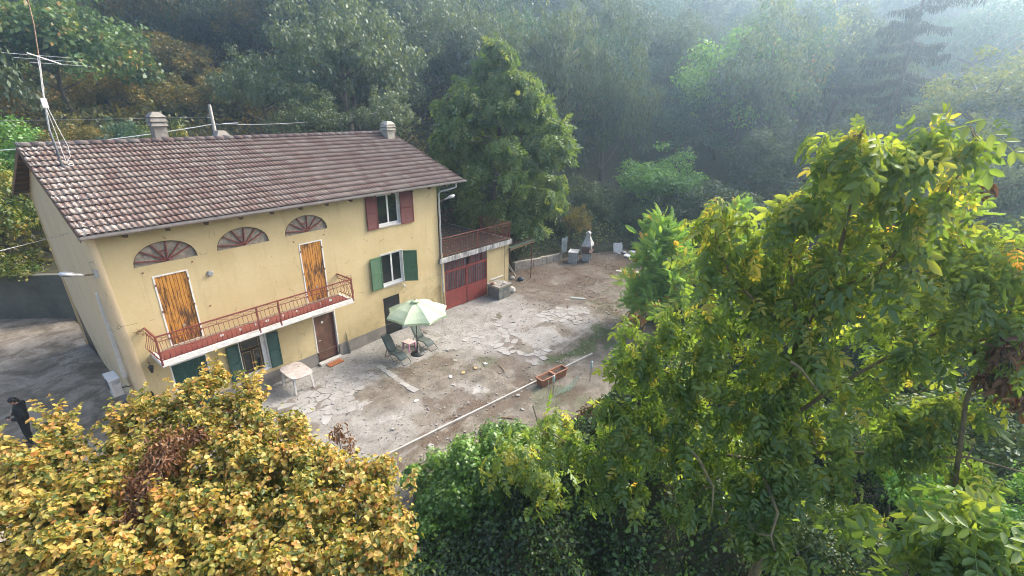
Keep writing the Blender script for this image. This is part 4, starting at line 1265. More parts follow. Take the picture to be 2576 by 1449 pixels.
# arched lower front lip
MB().add(vs, fs).build('hood', bc, bq)
n_ = 8; vs = []
for i in range(n_ + 1):
    a = pi * i / n_; vs += [(.40 * -cos(a), -.361, 1.14 - .14 + .14 * sin(a)), (.52 * -cos(a) if i not in (0, n_) else .52 * (-1 if i == 0 else 1), -.361, 1.17 if 0 < i < n_ else 1.0)]
MB().add(vs, [(2 * i, 2 * i + 2, 2 * i + 3, 2 * i + 1) for i in range(n_)]).build('arch_lip', bc, bq)
MB().add([(-.19, -.18, 2.05), (.19, -.18, 2.05), (.19, .18, 2.05), (-.19, .18, 2.05), (-.21, 0, 2.17), (.21, 0, 2.17)], [(0, 1, 5, 4), (2, 3, 4, 5), (0, 4, 3), (1, 2, 5), (3, 2, 1, 0)]).build('cap', bc, bq)
MB().lathe([(.001, 0), (.07, 0), (.07, .01), (.001, .011)], 12, Matrix.Translation((0, -.162, 1.92)) @ Matrix.Rotation(pi / 2, 4, 'X')).build('smoke_hole', black_panel, bq)
# washing sink
sk = empty('wash_sink', (25.55, -.68, 0), radians(20), 'white topped concrete wash sink left of the barbecue', 'sink')
for x in (-.42, .32): MB().box((x, -.3, -.05), (x + .10, .3, .76)).build('leg', bc, sk)
MB().box((-.46, -.34, .76), (.46, .34, .82)).build('sink_rim', white_board, sk, bevel=.01)
MB().box((-.36, -.26, .821), (-.02, .24, .826)).build('draining_ribs', M_('ribs', (.5, .5, .5), .7, .2, 30), sk)
MB().box((.04, -.24, .822), (.38, .22, .827)).build('basin', M_('basin', (.25, .25, .25), .6, .2, 8), sk)
MB().box((-.30, .05, .35), (.30, .25, .75)).build('basin_underside', cement, sk)
MB().tube([(.1, .1, .35), (.1, .05, .2), (.2, .0, .05)], .035, 8).build('drain', black_metal, sk)
MB().bar((25.5, .12, .55), (25.5, .12, 1.65), .75, .04, up=(0, 1, 0)).build('metal_sheet', M_('sheet_blue_grey', (.16, .20, .22), .6, .5, 2.5, .1, metal=.2), label='blue grey metal sheet standing behind the wash sink', cat='sheet')
MB().tube([(26.3, .3, .1), (26.32, .3, 2.6)], .018, 6).tube([(26.32, .3, 2.6), (26.7, .3, 2.62)], .014, 6).build('pipe_frame', rust_metal, label='thin upright pipe frame on the bank behind the barbecue', cat='pipe')
wb = MB(); poly = [(-.36, 0), (.36, .0), (.38, .55), (.30, .74), (.12, .70), (-.05, .72), (-.34, .74), (-.38, .5)]
wb.prism(poly, -.03, .03, Matrix.Translation((29.7, -2.15, .06)) @ Matrix.Rotation(radians(-38), 4, 'Z') @ Matrix.Rotation(radians(78), 4, 'X'))
wb.build('broken_panel', white_board, label='broken white panel propped up at the far end of the yard', cat='panel')
for i in range(9):
    x, y = 29.7 + r_.uniform(-.7, .9), -2.9 + r_.uniform(-.5, .4); s = r_.uniform(.15, .32); k = 7
    poly = [(s * cos(2 * pi * j / k) * r_.uniform(.5, 1.1), s * sin(2 * pi * j / k) * r_.uniform(.5, 1.1)) for j in range(k)]
    MB().prism(poly, -.02, .06, Matrix.Translation((x, y, .0 + .02 * i)) @ Matrix.Rotation(r_.uniform(-.25, .25), 4, 'X')).build('rubble_piece', white_board if i % 2 else slab_mat, label='flat whitish rubble piece heaped below the broken white panel', cat='rubble', group='rubble heap at the far end')
MB().box((0, 0, 0), (2.0, .28, .05), Matrix.Translation((25.5, -4.1, .0)) @ Matrix.Rotation(radians(-62), 4, 'Z')).build('concrete_bar', cement_light, label='long whitish concrete bar lying in the far soil', cat='bar', bevel=.01)
MB().box((0, 0, 0), (.85, .2, .03), Matrix.Translation((19.4, -4.25, .01)) @ Matrix.Rotation(radians(-65), 4, 'Z')).build('loose_board', M_('board_bluegrey', (.30, .33, .33), .8, .2, 6), label='short blue grey board lying flat on the open soil', cat='board')

# umbrella
um = empty('patio_umbrella', (9.34, -2.46, 0), 0, 'pale green patio umbrella open over the sun loungers', 'umbrella')
MB().lathe([(.30, 0), (.31, .03), (.27, .07), (.14, .10), (.05, .12), (.045, .30), (.001, .30)], 20).build('base', black_metal, um, smooth=True)
top = Vector((.13, .10, 2.46))
MB().tube([(0, 0, .1), top * .38], .026, 8).build('lower_pole', black_metal, um)
MB().tube([top * .36, top], .020, 8).build('upper_pole', black_metal, um)
MB().lathe([(.001, 0), (.04, .0), (.045, .06), (.03, .1), (.001, .1)], 10, Matrix.Translation(top * .60)).build('crank', black_metal, um)
R0, ZR = 1.38, 1.96
rim = []; NS = 8
cx_, cy_ = .24, .12
for k in range(NS):
    a = radians(25 + 45 * k); rim.append(Vector((cx_ + R0 * cos(a), cy_ + R0 * sin(a), ZR)))
vs = []; fs = []; nr, na = 7, 6
for k in range(NS):
    A, B = rim[k], rim[(k + 1) % NS]
    b0 = len(vs)
    for i in range(nr + 1):
        for j in range(na + 1):
            t = i / nr; s = j / na
            e = A.lerp(B, s); sag = (1 - (2 * s - 1) ** 2)
            e = e + (Vector((cx_, cy_, ZR)) - e) * .07 * sag * t
            p = top.lerp(e, t); p.z += .09 * sin(pi * t) * (1 - .25 * sag) - .02 * sag * t
            vs.append(tuple(p + Vector((0, 0, .006 * sin(t * 19 + k)))))
    for i in range(nr):
        for j in range(na):
            a = b0 + i * (na + 1) + j; fs.append((a, a + 1, a + na + 2, a + na + 1)) if i else fs.append((a, a + na + 2, a + na + 1))
    b1 = len(vs)     # short valance
    for j in range(na + 1):
        p = Vector(vs[b0 + nr * (na + 1) + j]); vs.append(tuple(p)); vs.append(tuple(p + Vector((0, 0, -.09))))
    for j in range(na): fs.append((b1 + 2 * j, b1 + 2 * j + 2, b1 + 2 * j + 3, b1 + 2 * j + 1))
MB().add(vs, fs).build('canopy', canopy_mat, um)
mb = MB()
mb.lathe([(.001, .10), (.17, .05), (.20, .02), (.18, .035), (.001, .08)], 12, Matrix.Translation(top)); mb.build('vent_cap', canopy_mat, um, smooth=True)
MB().lathe([(.02, .06), (.03, .08), (.025, .13), (.001, .15)], 8, Matrix.Translation(top)).build('finial', wood_brown, um)
for k in range(NS):
    MB().tube([top + Vector((0, 0, -.05)), top.lerp(rim[k], .5) + Vector((0, 0, .06)), rim[k] + Vector((0, 0, .0))], .008, 5).build('rib', black_metal, um)


# loungers: local x towards the feet
def lounger(loc, rz, label):
    L = empty('sun_lounger', loc, rz, label, 'sun lounger', 'sun loungers under the umbrella')
    W2 = .215
    prof = [(-.02, 0.94), (.06, .86), (.20, .66), (.33, .46), (.44, .34), (.55, .30), (.70, .32), (.85, .335), (1.0, .29), (1.18, .18), (1.36, .04)]
    for s in (-1, 1):
        MB().tube([(x, s * W2, z) for x, z in prof], .014, 6).build('side_rail', green_tube, L, smooth=True)
    MB().tube([(prof[0][0], -W2, prof[0][1]), (prof[0][0] - .04, -W2 + .06, prof[0][1] + .04), (prof[0][0] - .04, W2 - .06, prof[0][1] + .04), (prof[0][0], W2, prof[0][1])], .014, 6).build('head_bar', green_tube, L, smooth=True)
    MB().tube([(1.36, -W2, .04), (1.39, -W2 + .05, .02), (1.39, W2 - .05, .02), (1.36, W2, .04)], .014, 6).build('foot_bar', green_tube, L, smooth=True)
    def sheet(a, b_, name):
        vs = []
        seg = prof[a:b_ + 1]
        for (x, z) in seg:
            for j in range(5):
                y = -W2 + 2 * W2 * j / 4; vs.append((x, y, z - .018 * (1 - (2 * j / 4 - 1) ** 2)))
        m_ = len(seg)
        mb = MB().add(vs, [(i * 5 + j, i * 5 + j + 1, i * 5 + j + 6, i * 5 + j + 5) for i in range(m_ - 1) for j in range(4)])
        o = mb.build(name, green_metal_mesh, L, smooth=True); so_ = o.modifiers.new('thickness', 'SOLIDIFY'); so_.thickness = .006
    sheet(0, 4, 'backrest'); sheet(4, 9, 'seat')
    MB().box((-.02, -W2 + .02, .0), (.14, W2 - .02, .035), Matrix.Translation((-.03, 0, .92)) @ Matrix.Rotation(radians(52), 4, 'Y')).build('head_cushion', green_metal_mesh, L, bevel=.012)
    for s in (-1, 1):
        MB().tube([(.36, s * (W2 + .05), .52), (.62, s * (W2 + .06), .50)], .016, 6).build('armrest', green_tube, L)
        MB().tube([(.40, s * (W2 + .05), .52), (.16, s * (W2 + .03), .02)], .012, 6).build('leg', green_tube, L)
        MB().tube([(.30, s * (W2 + .03), .36), (.60, s * (W2 + .05), .50)], .010, 6).build('arm_brace', green_tube, L)
        MB().tube([(.40, s * (W2 + .02), .34), (.78, s * (W2 + .02), .015)], .012, 6).build('leg', green_tube, L)
    for x in (.16, .78):
        MB().tube([(x, -W2 - .03, .02), (x, W2 + .03, .02)], .012, 6).build('floor_bar', green_tube, L)
    return L


lounger((8.42, -1.48, .015), radians(-90), 'dark green mesh sun lounger nearer the brown door')
lounger((10.02, -1.42, .015), radians(-90), 'dark green mesh sun lounger behind the umbrella pole')
# small pink table
pt = empty('side_table', (9.34, -1.90, .01), radians(2), 'small pink plastic side table between the two sun loungers', 'side table')
MB().box((-.21, -.23, .40), (.21, .23, .43)).build('table_top', pink_top, pt, bevel=.012)
for sx in (-1, 1):
    for sy in (-1, 1):
        MB().add([(sx * .17 - .03, sy * .19 - .03, .40), (sx * .17 + .03, sy * .19 - .03, .40), (sx * .17 + .03, sy * .19 + .03, .40), (sx * .17 - .03, sy * .19 + .03, .40),
                  (sx * .19 - .018, sy * .21 - .018, 0), (sx * .19 + .018, sy * .21 - .018, 0), (sx * .19 + .018, sy * .21 + .018, 0), (sx * .19 - .018, sy * .21 + .018, 0)],
                 [(0, 1, 2, 3), (7, 6, 5, 4), (1, 0, 4, 5), (2, 1, 5, 6), (3, 2, 6, 7), (0, 3, 7, 4)]).build('leg', pink_plastic, pt)
mb = MB(); mb.box((-.2, -.22, .37), (.2, -.205, .40)); mb.box((-.2, .205, .37), (.2, .22, .40)); mb.box((-.2, -.2, .37), (-.185, .2, .40)); mb.box((.185, -.2, .37), (.2, .2, .40)); mb.build('apron', pink_plastic, pt)

# white garden table
wt = empty('garden_table', (4.63, -.86, 0), radians(-2), 'faded white plastic garden table standing below the green shuttered window', 'table')
pts = []
for k in range(48):
    a = 2 * pi * k / 48; e = 4.0
    pts.append((.44 * abs(cos(a)) ** (2 / e) * (1 if cos(a) > 0 else -1), .66 * abs(sin(a)) ** (2 / e) * (1 if sin(a) > 0 else -1)))
tt_, n, b = newmat('stained_table_top'); t_ = tex(n, 4, 6, .7)
c = ramp(n, t_, [(.35, (.33, .26, .235)), (.5, (.44, .39, .365)), (.65, (.52, .48, .455))]); t2 = tex(n, 9, 3); c = mixc(n, ramp(n, t2, [(.66, (0, 0, 0)), (.70, (1, 1, 1))]), c, (.10, .07, .06))
n.links.new(c, b.inputs['Base Color'])
MB().prism(pts, .70, .725).build('table_top', tt_, wt, bevel=.006)
MB().prism([(x * .93, y * .95) for x, y in pts], .655, .70).build('apron', white_plastic, wt)
for sx in (-1, 1):
    for sy in (-1, 1):
        MB().add([(sx * .32 - .045, sy * .46 - .045, .66), (sx * .32 + .045, sy * .46 - .045, .66), (sx * .32 + .045, sy * .46 + .045, .66), (sx * .32 - .045, sy * .46 + .045, .66),
                  (sx * .36 - .03, sy * .52 - .03, 0), (sx * .36 + .03, sy * .52 - .03, 0), (sx * .36 + .03, sy * .52 + .03, 0), (sx * .36 - .03, sy * .52 + .03, 0)],
                 [(0, 1, 2, 3), (7, 6, 5, 4), (1, 0, 4, 5), (2, 1, 5, 6), (3, 2, 6, 7), (0, 3, 7, 4)]).build('leg', white_plastic, wt)
# leaning stick across its top
# white plastic chair behind the umbrella
wc = empty('plastic_chair', (12.25, -.62, 0), radians(150), 'white plastic garden chair half hidden behind the umbrella canopy', 'chair')
MB().box((-.22, -.22, .42), (.22, .22, .45)).build('seat', white_plastic, wc, bevel=.01)
for sx in (-1, 1):
    for sy in (-1, 1): MB().bar((sx * .20, sy * .20, .43), (sx * .25, sy * .25, 0), .04).build('leg', white_plastic, wc)
    MB().bar((sx * .23, -.2, .64), (sx * .23, .22, .66), .05, .025).build('armrest', white_plastic, wc)
    MB().bar((sx * .23, .2, .43), (sx * .22, .3, .85), .035).build('back_post', white_plastic, wc)
    MB().bar((sx * .23, -.19, .43), (sx * .23, -.19, .65), .03).build('arm_post', white_plastic, wc)
for i in range(5): MB().bar((-.16 + i * .08, .22, .45), (-.16 + i * .08, .31, .84), .04, .012).build('slat', white_plastic, wc)
MB().bar((-.22, .31, .85), (.22, .31, .85), .03, .07).build('top_rail', white_plastic, wc)
bl = empty('stone_ball', (11.56, -.30, 0), 0, 'cream ball shaped pot with a groove by the wall behind the loungers', 'pot')
MB().lathe([(.05, 0), (.13, .03), (.175, .11), (.18, .14), (.172, .145), (.18, .15), (.16, .22), (.09, .28), (.001, .30)], 18).build('ball', stone_ball, bl, smooth=True)
MB().tube([(10.72, -.92, .28), (10.95, -1.02, .12), (11.14, -1.10, .03)], .016, 6).build('garden_tool', wood_brown, label='thin wooden handle lying behind the farther sun lounger', cat='tool')

# doormat
dm = empty('doormat', (6.53, -.40, .03), radians(0), 'orange coir doormat in front of the brown door', 'doormat')
MB().box((-.33, -.17, 0), (.33, .17, .022)).build('mat', mat_orange, dm, bevel=.005)
mb = MB()
for i in range(5): mb.box((-.10 + i * .042, -.02 + .01 * (i % 2), .0225), (-.075 + i * .042, .025, .0245))
mb.build('print', wood_dark, dm)
# planters
def planter(loc, rz, label):
    p = empty('planter', loc, rz, label, 'planter', 'terracotta planter boxes on the kerb')
    o, i, h = (.36, .19), (.30, .135), .36
    vs = []
    for (a, b_), z in (((.31, .145), 0), (o, h - .05), ((.385, .21), h - .05), ((.385, .21), h), ((.335, .165), h), ((.30, .14), .26)):
        vs += [(-a, -b_, z), (a, -b_, z), (a, b_, z), (-a, b_, z)]
    fs = [(3, 2, 1, 0)] + [(r * 4 + k, r * 4 + (k + 1) % 4, r * 4 + 4 + (k + 1) % 4, r * 4 + 4 + k) for r in range(5) for k in range(4)]
    MB().add(vs, fs).build('box', terracotta, p, bevel=.006)
    mb = MB(); mb.add([(-.30, -.14, .27), (.30, -.14, .27), (.30, .14, .27), (-.30, .14, .27)], [(0, 1, 2, 3)]); mb.build('soil', soil, p)
    mb = MB()
    for k in range(30):
        x, y = r_.uniform(-.26, .26), r_.uniform(-.11, .11)
        mb.tube([(x, y, .26), (x + r_.uniform(-.05, .05), y + r_.uniform(-.04, .04), .30 + r_.uniform(0, .05))], .003, 3)
    mb.build('dry_stalks', wood_brown, p, kind='stuff')
    return p


planter((10.98, -8.27, .01), radians(-11), 'terracotta planter box on the kerb, nearer of the two')
planter((11.74, -8.38, .01), radians(-11), 'terracotta planter box on the kerb, farther of the two')
# bottles on stakes with green netting
bm_ = M_('bottle_plastic', (.42, .52, .50), .25, .2, 8, .0)
for (x, y, h, tilt, lab) in ((10.35, -9.05, .95, (0, 0), 'upright stake capped with a clear bottle in front of the planters'), (12.2, -9.6, .8, (.25, .10), 'tilted stake capped with a pale bottle among the brush')):
    st = empty('stake', (x, y, float(hgt(x, y)) - .05), 0, lab, 'stake')
    e = Vector((tilt[0], tilt[1], h))
    MB().tube([(0, 0, 0), e], .018, 6).build('pole', grey_metal, st)
    dv = e.normalized(); Mq = Matrix.Translation(e - dv * .22) @ dv.to_track_quat('Z', 'Y').to_matrix().to_4x4()
    MB().lathe([(.02, 0), (.045, .03), (.05, .12), (.05, .25), (.035, .30), (.001, .31)], 12, Mq).build('bottle', bm_, st, smooth=True)
mb = MB(); nx_, nz_ = 11, 7
for i in range(nx_ + 1):
    x = 10.4 + i * .12; y = -9.08 - i * .025
    pts = [(x + .03 * sin(z * 9 + i), y + .06 * sin(i * .7 + z * 3), float(hgt(x, y)) + z * (.55 - .32 * sin(pi * i / nx_))) for z in np.linspace(0.05, 1, 5)]
    mb.tube(pts, .004, 3, False)
for j in range(nz_):
    f = (j + .5) / nz_
    mb.tube([(10.4 + i * .12, -9.08 - i * .025 + .06 * sin(i * .7 + f * 3), float(hgt(10.4 + i * .12, -9.1)) + f * (.55 - .32 * sin(pi * i / nx_))) for i in range(nx_ + 1)], .004, 3, False)
mb.build('netting', net_mat, label='torn green plastic netting strung between two stakes', cat='netting')
MB().tube([(10.1, -9.0, -.1), (10.0, -9.05, .95)], .012, 6).build('thin_rod', white_paint, label='thin white rod standing below the nearer planter', cat='rod')
# loose sticks and scraps on the soil
for (a, b_, r, m_, lab) in (((8.1, -8.3, .03), (8.35, -8.75, .03), .018, wood_brown, 'brown stick lying beyond the kerb strip'), ((10.9, -5.9, .03), (10.6, -6.5, .04), .015, M_('pale_stick', (.38, .29, .18), .9, .3, 9), 'pale bent stick on the bare soil in mid yard'), ((14.9, -7.9, .03), (14.6, -8.3, .04), .012, wood_brown, 'short stick lying in the green grass patch')):
    MB().tube([a, tuple((a[i] + b_[i]) / 2 + (.04 if i == 0 else 0) for i in range(3)), b_], r, 6).build('stick', m_, label=lab, cat='stick')
for i, (x, y, m_, lab) in enumerate(((8.9, -5.0, white_board, 'crumpled white paper scrap left of the two brown leaves'), (9.45, -5.15, M_('scrap_tan', (.42, .30, .13), .8, .2, 8), 'tan paper scrap lying nearest the white scrap'), (10.05, -5.3, M_('scrap_tan', (.42, .30, .13)), 'tan paper scrap lying farther from the house'), (10.6, -5.4, white_board, 'small white scrap beside the pale bent stick'), (6.9, -5.2, white_board, 'long white scrap on the sandy soil near the strip'))):
    k = 7; s = .10
    poly = [(s * cos(2 * pi * j / k) * r_.uniform(.4, 1.3), s * sin(2 * pi * j / k) * r_.uniform(.4, 1.0)) for j in range(k)]
    MB().prism(poly, 0, .008, Matrix.Translation((x, y, .03)) @ Matrix.Rotation(.15, 4, 'X')).build('paper_scrap', m_, label=lab, cat='scrap')

# ------------------------------------------------------------------ wall mounted things, mast, wires
def street_lamp(a, b_, c_, label):
    """a wall point, b_ lamp neck, c_ lamp tip"""
    A, B, C_ = Vector(a), Vector(b_), Vector(c_)
    L = empty('street_lamp', a, 0, label, 'street lamp')
    B -= A; C_ -= A
    MB().tube([(0, 0, 0), B * .6, B * 1.05], .026, 8).build('arm', wood_dark, L)
    MB().box((-.05, -.05, -.12), (.05, .05, .12)).build('wall_bracket', grey_metal, L)
    d = (C_ - B); ln = d.length; d.normalize()
    side = d.cross(Vector((0, 0, 1))).normalized(); u = side.cross(d)
    M = Matrix(((side.x, d.x, u.x, B.x), (side.y, d.y, u.y, B.y), (side.z, d.z, u.z, B.z), (0, 0, 0, 1)))
    vs = []; prof = [(0, .035, .035), (.12, .05, .05), (.35, .075, .06), (.45, .11, .085), (.7, .125, .09), (.9, .10, .07), (1, .02, .02)]
    for t, w, h in prof:
        for k in range(10):
            a_ = 2 * pi * k / 10; vs.append((w * cos(a_), t * ln, h * sin(a_) * (1 if sin(a_) > 0 else .6)))
    m_ = len(prof)
    MB().add(vs, [(i * 10 + k, i * 10 + (k + 1) % 10, i * 10 + 10 + (k + 1) % 10, i * 10 + 10 + k) for i in range(m_ - 1) for k in range(10)] + [tuple(range(10))[::-1], tuple(range((m_ - 1) * 10, m_ * 10))], M).build('lamp_head', zinc, L, smooth=True)
    MB().add([(x * .8, ln * .45 + y * ln * .45, -.058) for x, y in ((-.1, 0), (.1, 0), (.1, 1), (-.1, 1))], [(0, 1, 2, 3)], M).build('diffuser', white_board, L)
    return L


street_lamp((-.06, .10, 5.72), (-.34, .0, 5.78), (-.86, -.10, 5.97), 'grey street lamp on a short arm at the left corner of the house')
street_lamp((13.17, .45, 5.74), (13.98, .33, 5.94), (14.6, .2, 6.10), 'silver street lamp on the right gable above the terrace')

ac = empty('air_conditioner', (-.32, 1.26, 1.38), 0, 'white air conditioning outdoor unit hung on the left gable wall', 'air conditioner')
MB().box((-.15, -.35, 0), (.13, .35, .60)).build('casing', white_plastic, ac, bevel=.012)
MB().box((-.165, -.36, .60), (.14, .36, .625)).build('top_cover', white_paint, ac, bevel=.008)
MB().lathe([(.001, 0), (.22, 0), (.22, .012), (.20, .014), (.001, .014)], 24, Matrix.Translation((-.151, .08, .30)) @ Matrix.Rotation(-pi / 2, 4, 'Y')).build('fan_grille', M_('fan_dark', (.10, .10, .11), .6, .3, 20), ac)
MB().box((-.02, -.372, .12), (.11, -.351, .42)).build('valve_cover', white_plastic, ac, bevel=.004)
mb = MB()
for i in range(5): mb.box((-.10, -.356, .45 + i * .025), (.11, -.3505, .46 + i * .025))
mb.build('vent_slots', M_('slot_grey', (.3, .3, .3), .6, .2, 8), ac)
for y in (-.25, .25): MB().box((-.14, y - .02, -.05), (.34, y + .02, -.002)).build('bracket', grey_metal, ac)
MB().tube([(.1, -.36, .25), (.2, -.40, .26), (.30, -.34, .2), (.38, -.2, .15)], .014, 6).build('pipe', black_metal, ac)
MB().box((-.11, .80, 1.98), (.0, .89, 4.95)).build('cable_duct', white_paint, label='long white cable duct rising up the gable above the air conditioner', cat='cable duct', bevel=.01)
ln_ = empty('wall_lantern', (.46, -.04, 2.50), 0, 'small black wall lantern under the left end of the balcony', 'lantern')
MB().tube([(0, .04, .12), (0, -.12, .18), (0, -.2, .14)], .012, 6).build('bracket', black_metal, ln_)
MB().lathe([(.03, -.22), (.075, -.02), (.085, 0), (.02, .06), (.001, .09)], 6, Matrix.Translation((0, -.2, .05))).build('lantern_body', black_metal, ln_)
MB().lathe([(.025, -.20), (.066, -.03), (.001, -.03)], 6, Matrix.Translation((0, -.2, .046)) @ Matrix.Scale(1.03, 4)).build('glass', glass_dark, ln_)
sc_ = empty('security_camera', (10.78, -.02, 2.28), 0, 'small white security camera below the green shuttered middle window', 'camera')
MB().box((-.03, -.02, -.03), (.03, .02, .05)).build('mount', white_paint, sc_)
MB().tube([(0, -.02, .0), (-.01, -.12, -.05)], .035, 10).build('camera_body', white_paint, sc_)
MB().tube([(-.01, -.119, -.05), (-.011, -.128, -.054)], .022, 10).build('lens', black_panel, sc_)
MB().box((.02, -.22, 1.2), (.16, -.03, 1.62), Matrix.Translation((.18, .0, 0))).build('letter_box', black_panel, label='dark box fixed near the left front corner of the house', cat='box')

ms = empty('antenna_mast', (.47, 3.5, 8.42), 0, 'tall thin antenna mast rising from the left end of the roof', 'antenna')
mp_ = [(0, 0, 0), (.0, 0, .5), (-.01, .1, 1.07), (.08, .1, 1.87), (.29, .1, 3.2), (.40, .1, 4.05), (.45, .1, 4.9)]
MB().tube(mp_[:3], .034, 8).build('lower_tube', M_('mast_grey', (.14, .15, .16), .5, .3, 8, metal=.4), ms)
MB().tube(mp_[2:5], .024, 8).build('middle_tube', zinc, ms)
MB().tube(mp_[4:], .016, 8).build('upper_tube', M_('mast_rusty', (.30, .20, .13), .7, .4, 6), ms)
MB().lathe([(.10, -.04), (.11, 0), (.04, .08), (.001, .08)], 10).build('roof_collar', black_metal, ms)
MB().tube([(-.0, -.2, 3.24), (.8, .4, 3.02)], .014, 6).build('boom', white_paint, ms)
for x0_, x1_, y_, z_ in ((-.52, .98, -.15, 3.20), (-.27, 1.24, .1, 3.11), (.07, 1.51, .35, 3.02)):
    MB().tube([(x0_, y_, z_), (x1_, y_, z_ - .02)], .006, 5).build('element', zinc, ms)
MB().box((-.0, .02, 1.74), (.14, .09, 2.02)).build('junction_box', white_paint, ms, bevel=.008)
MB().tube([(.10, .0, 1.8), (.18, -.05, 1.2), (.28, -.08, .6), (.25, -.1, .3), (.12, -.1, .12)], .009, 5).build('cable', white_paint, ms)
MB().tube([(.06, .0, 1.8), (.10, -.04, 1.0), (.10, -.06, .5), (.12, -.08, .1)], .009, 5).build('cable', white_paint, ms)
MB().tube([(.24, .05, 3.15), (.20, .02, 2.8), (.12, .04, 2.3), (.10, .05, 2.0)], .008, 5).build('cable', white_paint, ms)
MB().tube([(.16, -.1, .04), (.24, -.12, .02), (.28, -.06, .06), (.20, -.05, .09), (.14, -.1, .05)], .010, 5).build('cable_coil', white_paint, ms)
E_ = MB()
up_ = empty('utility_pole', (9.45, 15.0, 2.4), 0, 'pale concrete utility pole behind the roof ridge', 'pole')
MB().tube([(0, 0, 0), (-.03, 0, 7.9)], [.13, .085], 10).build('shaft', cement_light, up_)
MB().tube([(-.12, 0, 7.15), (-.3, 0, 7.2)], .025, 6).build('insulator', zinc, up_)
MB().tube([(.45, -.05, 6.82), (1.35, -.08, 6.86)], .03, 8).build('cable_joint', zinc, up_)
def sag(a, b_, s, n=14):
    A, B = Vector(a), Vector(b_)
    return [A.lerp(B, i / n) + Vector((0, 0, -s * 4 * (i / n) * (1 - i / n))) for i in range(n + 1)]
PX = (9.43, 15.0)
MB().tube(sag((-6, 15.2, 8.1), (PX[0], PX[1], 9.22), .35), .024, 5).build('overhead_cable', zinc, label='thick silver overhead cable running left from the utility pole', cat='cable')
MB().tube(sag((PX[0], PX[1], 9.22), (21, 14.6, 9.9), .3), .014, 5).build('overhead_cable', grey_metal, label='overhead cable running right from the utility pole into the trees', cat='cable')
MB().tube(sag((-6, 15.4, 9.5), (PX[0] - .15, PX[1], 9.62), .05), .008, 4).build('overhead_cable', grey_metal, label='thin upper wire running left from the utility pole', cat='cable')
MB().tube(sag((.15, 2.2, 6.62), (-6.2, -3.6, 7.35), .15), .010, 4).build('overhead_cable', zinc, label='pale wire leaving the left gable below the roof edge', cat='cable')

# ------------------------------------------------------------------ person looking at a phone
def skin_body(name, nodes, links, mat, parent, root=0, sub=2):
    me = bpy.data.meshes.new(name); me.from_pydata([n_[0] for n_ in nodes], links, []); me.materials.append(mat)
    o = bpy.data.objects.new(name, me); COL.objects.link(o); o.parent = parent
    m = o.modifiers.new('skin', 'SKIN'); m.use_smooth_shade = True
    for i, n_ in enumerate(nodes):
        r = n_[1] if hasattr(n_[1], '__len__') else (n_[1], n_[1])
        me.skin_vertices[0].data[i].radius = r
        me.skin_vertices[0].data[i].use_root = (i == root)
    s = o.modifiers.new('sub', 'SUBSURF'); s.levels = sub; s.render_levels = sub
    return o


person = empty('person', (-2.50, 2.56, 0), radians(172), 'person in black jacket and trousers standing and looking down at a phone', 'person')
# local +x is where the person faces
nodes = [((0, 0, .98), (.155, .19)), ((0, 0, 1.15), (.15, .195)), ((.0, 0, 1.34), (.165, .235)), ((-.01, 0, 1.45), (.12, .17)), ((.0, 0, 1.52), (.055, .06)),
         ((-.02, .21, 1.42), .092), ((-.06, .30, 1.14), .080), ((.20, .14, 1.10), .055), ((-.02, -.21, 1.42), .092), ((-.06, -.30, 1.14), .080), ((.20, -.12, 1.12), .055),
         ((.0, .10, .88), .12), ((.03, .12, .50), .085), ((.0, .13, .10), .055), ((.0, -.10, .88), .12), ((.05, -.13, .50), .085), ((.02, -.15, .10), .055)]
links = [(0, 1), (1, 2), (2, 3), (3, 4), (3, 5), (5, 6), (6, 7), (3, 8), (8, 9), (9, 10), (0, 11), (11, 12), (12, 13), (0, 14), (14, 15), (15, 16)]
skin_body('body', nodes, links, cloth_black, person)
person.scale = (1.12, 1.14, 1.0)
# head tilted down
Hm = Matrix.Translation((.05, 0, 1.645)) @ Matrix.Rotation(radians(34), 4, 'Y')
def ell(mb, c, r, n=16, m=10, M=Matrix(), f=None):
    vs = []
    for i in range(m + 1):
        t = pi * i / m
        for k in range(n):
            a = 2 * pi * k / n; p = Vector((c[0] + r[0] * sin(t) * cos(a), c[1] + r[1] * sin(t) * sin(a), c[2] + r[2] * cos(t)))
            if f: p = f(p)
            vs.append(tuple(M @ p))
    return mb.add(vs, [(i * n + k, (i + 1) * n + k, (i + 1) * n + (k + 1) % n, i * n + (k + 1) % n) for i in range(m) for k in range(n)])
def face(p):
    if p.z < -.02: k = 1 - (-.02 - p.z) * 2.6; p = Vector((p.x * (.6 + .4 * k) + .012, p.y * k, p.z))
    return p
mb = MB(); ell(mb, (0, 0, 0), (.095, .075, .118), 18, 14, Hm, face)
mb.tube([Hm @ Vector((-.02, 0, -.07)), (-.0, 0, 1.53), (-.01, 0, 1.49)], .050, 10)
mb.add([tuple(Hm @ Vector(p)) for p in ((.088, 0, .025), (.118, 0, -.025), (.088, .018, -.03), (.088, -.018, -.03), (.09, 0, -.036))], [(0, 1, 2), (0, 3, 1), (1, 3, 4), (1, 4, 2)])
for s in (-1, 1): ell(mb, (-.0, s * .075, -.01), (.018, .008, .03), 8, 6, Hm)
mb.build('head', skin_mat, person, smooth=True)
mb = MB()
for s in (-1, 1): ell(mb, (.082, s * .03, .012), (.008, .014, .006), 8, 6, Hm)
mb.build('eyes', hair_black, person)
mb = MB(); ell(mb, (.078, 0, -.062), (.010, .022, .005), 8, 6, Hm); mb.build('mouth', M_('lips', (.30, .11, .09), .6, .1, 8, 0), person)
mb = MB(); ell(mb, (-.014, 0, .016), (.100, .082, .112), 18, 12, Hm, lambda p: Vector((p.x if p.z > .03 else min(p.x, .035), p.y, max(p.z, -.075))))
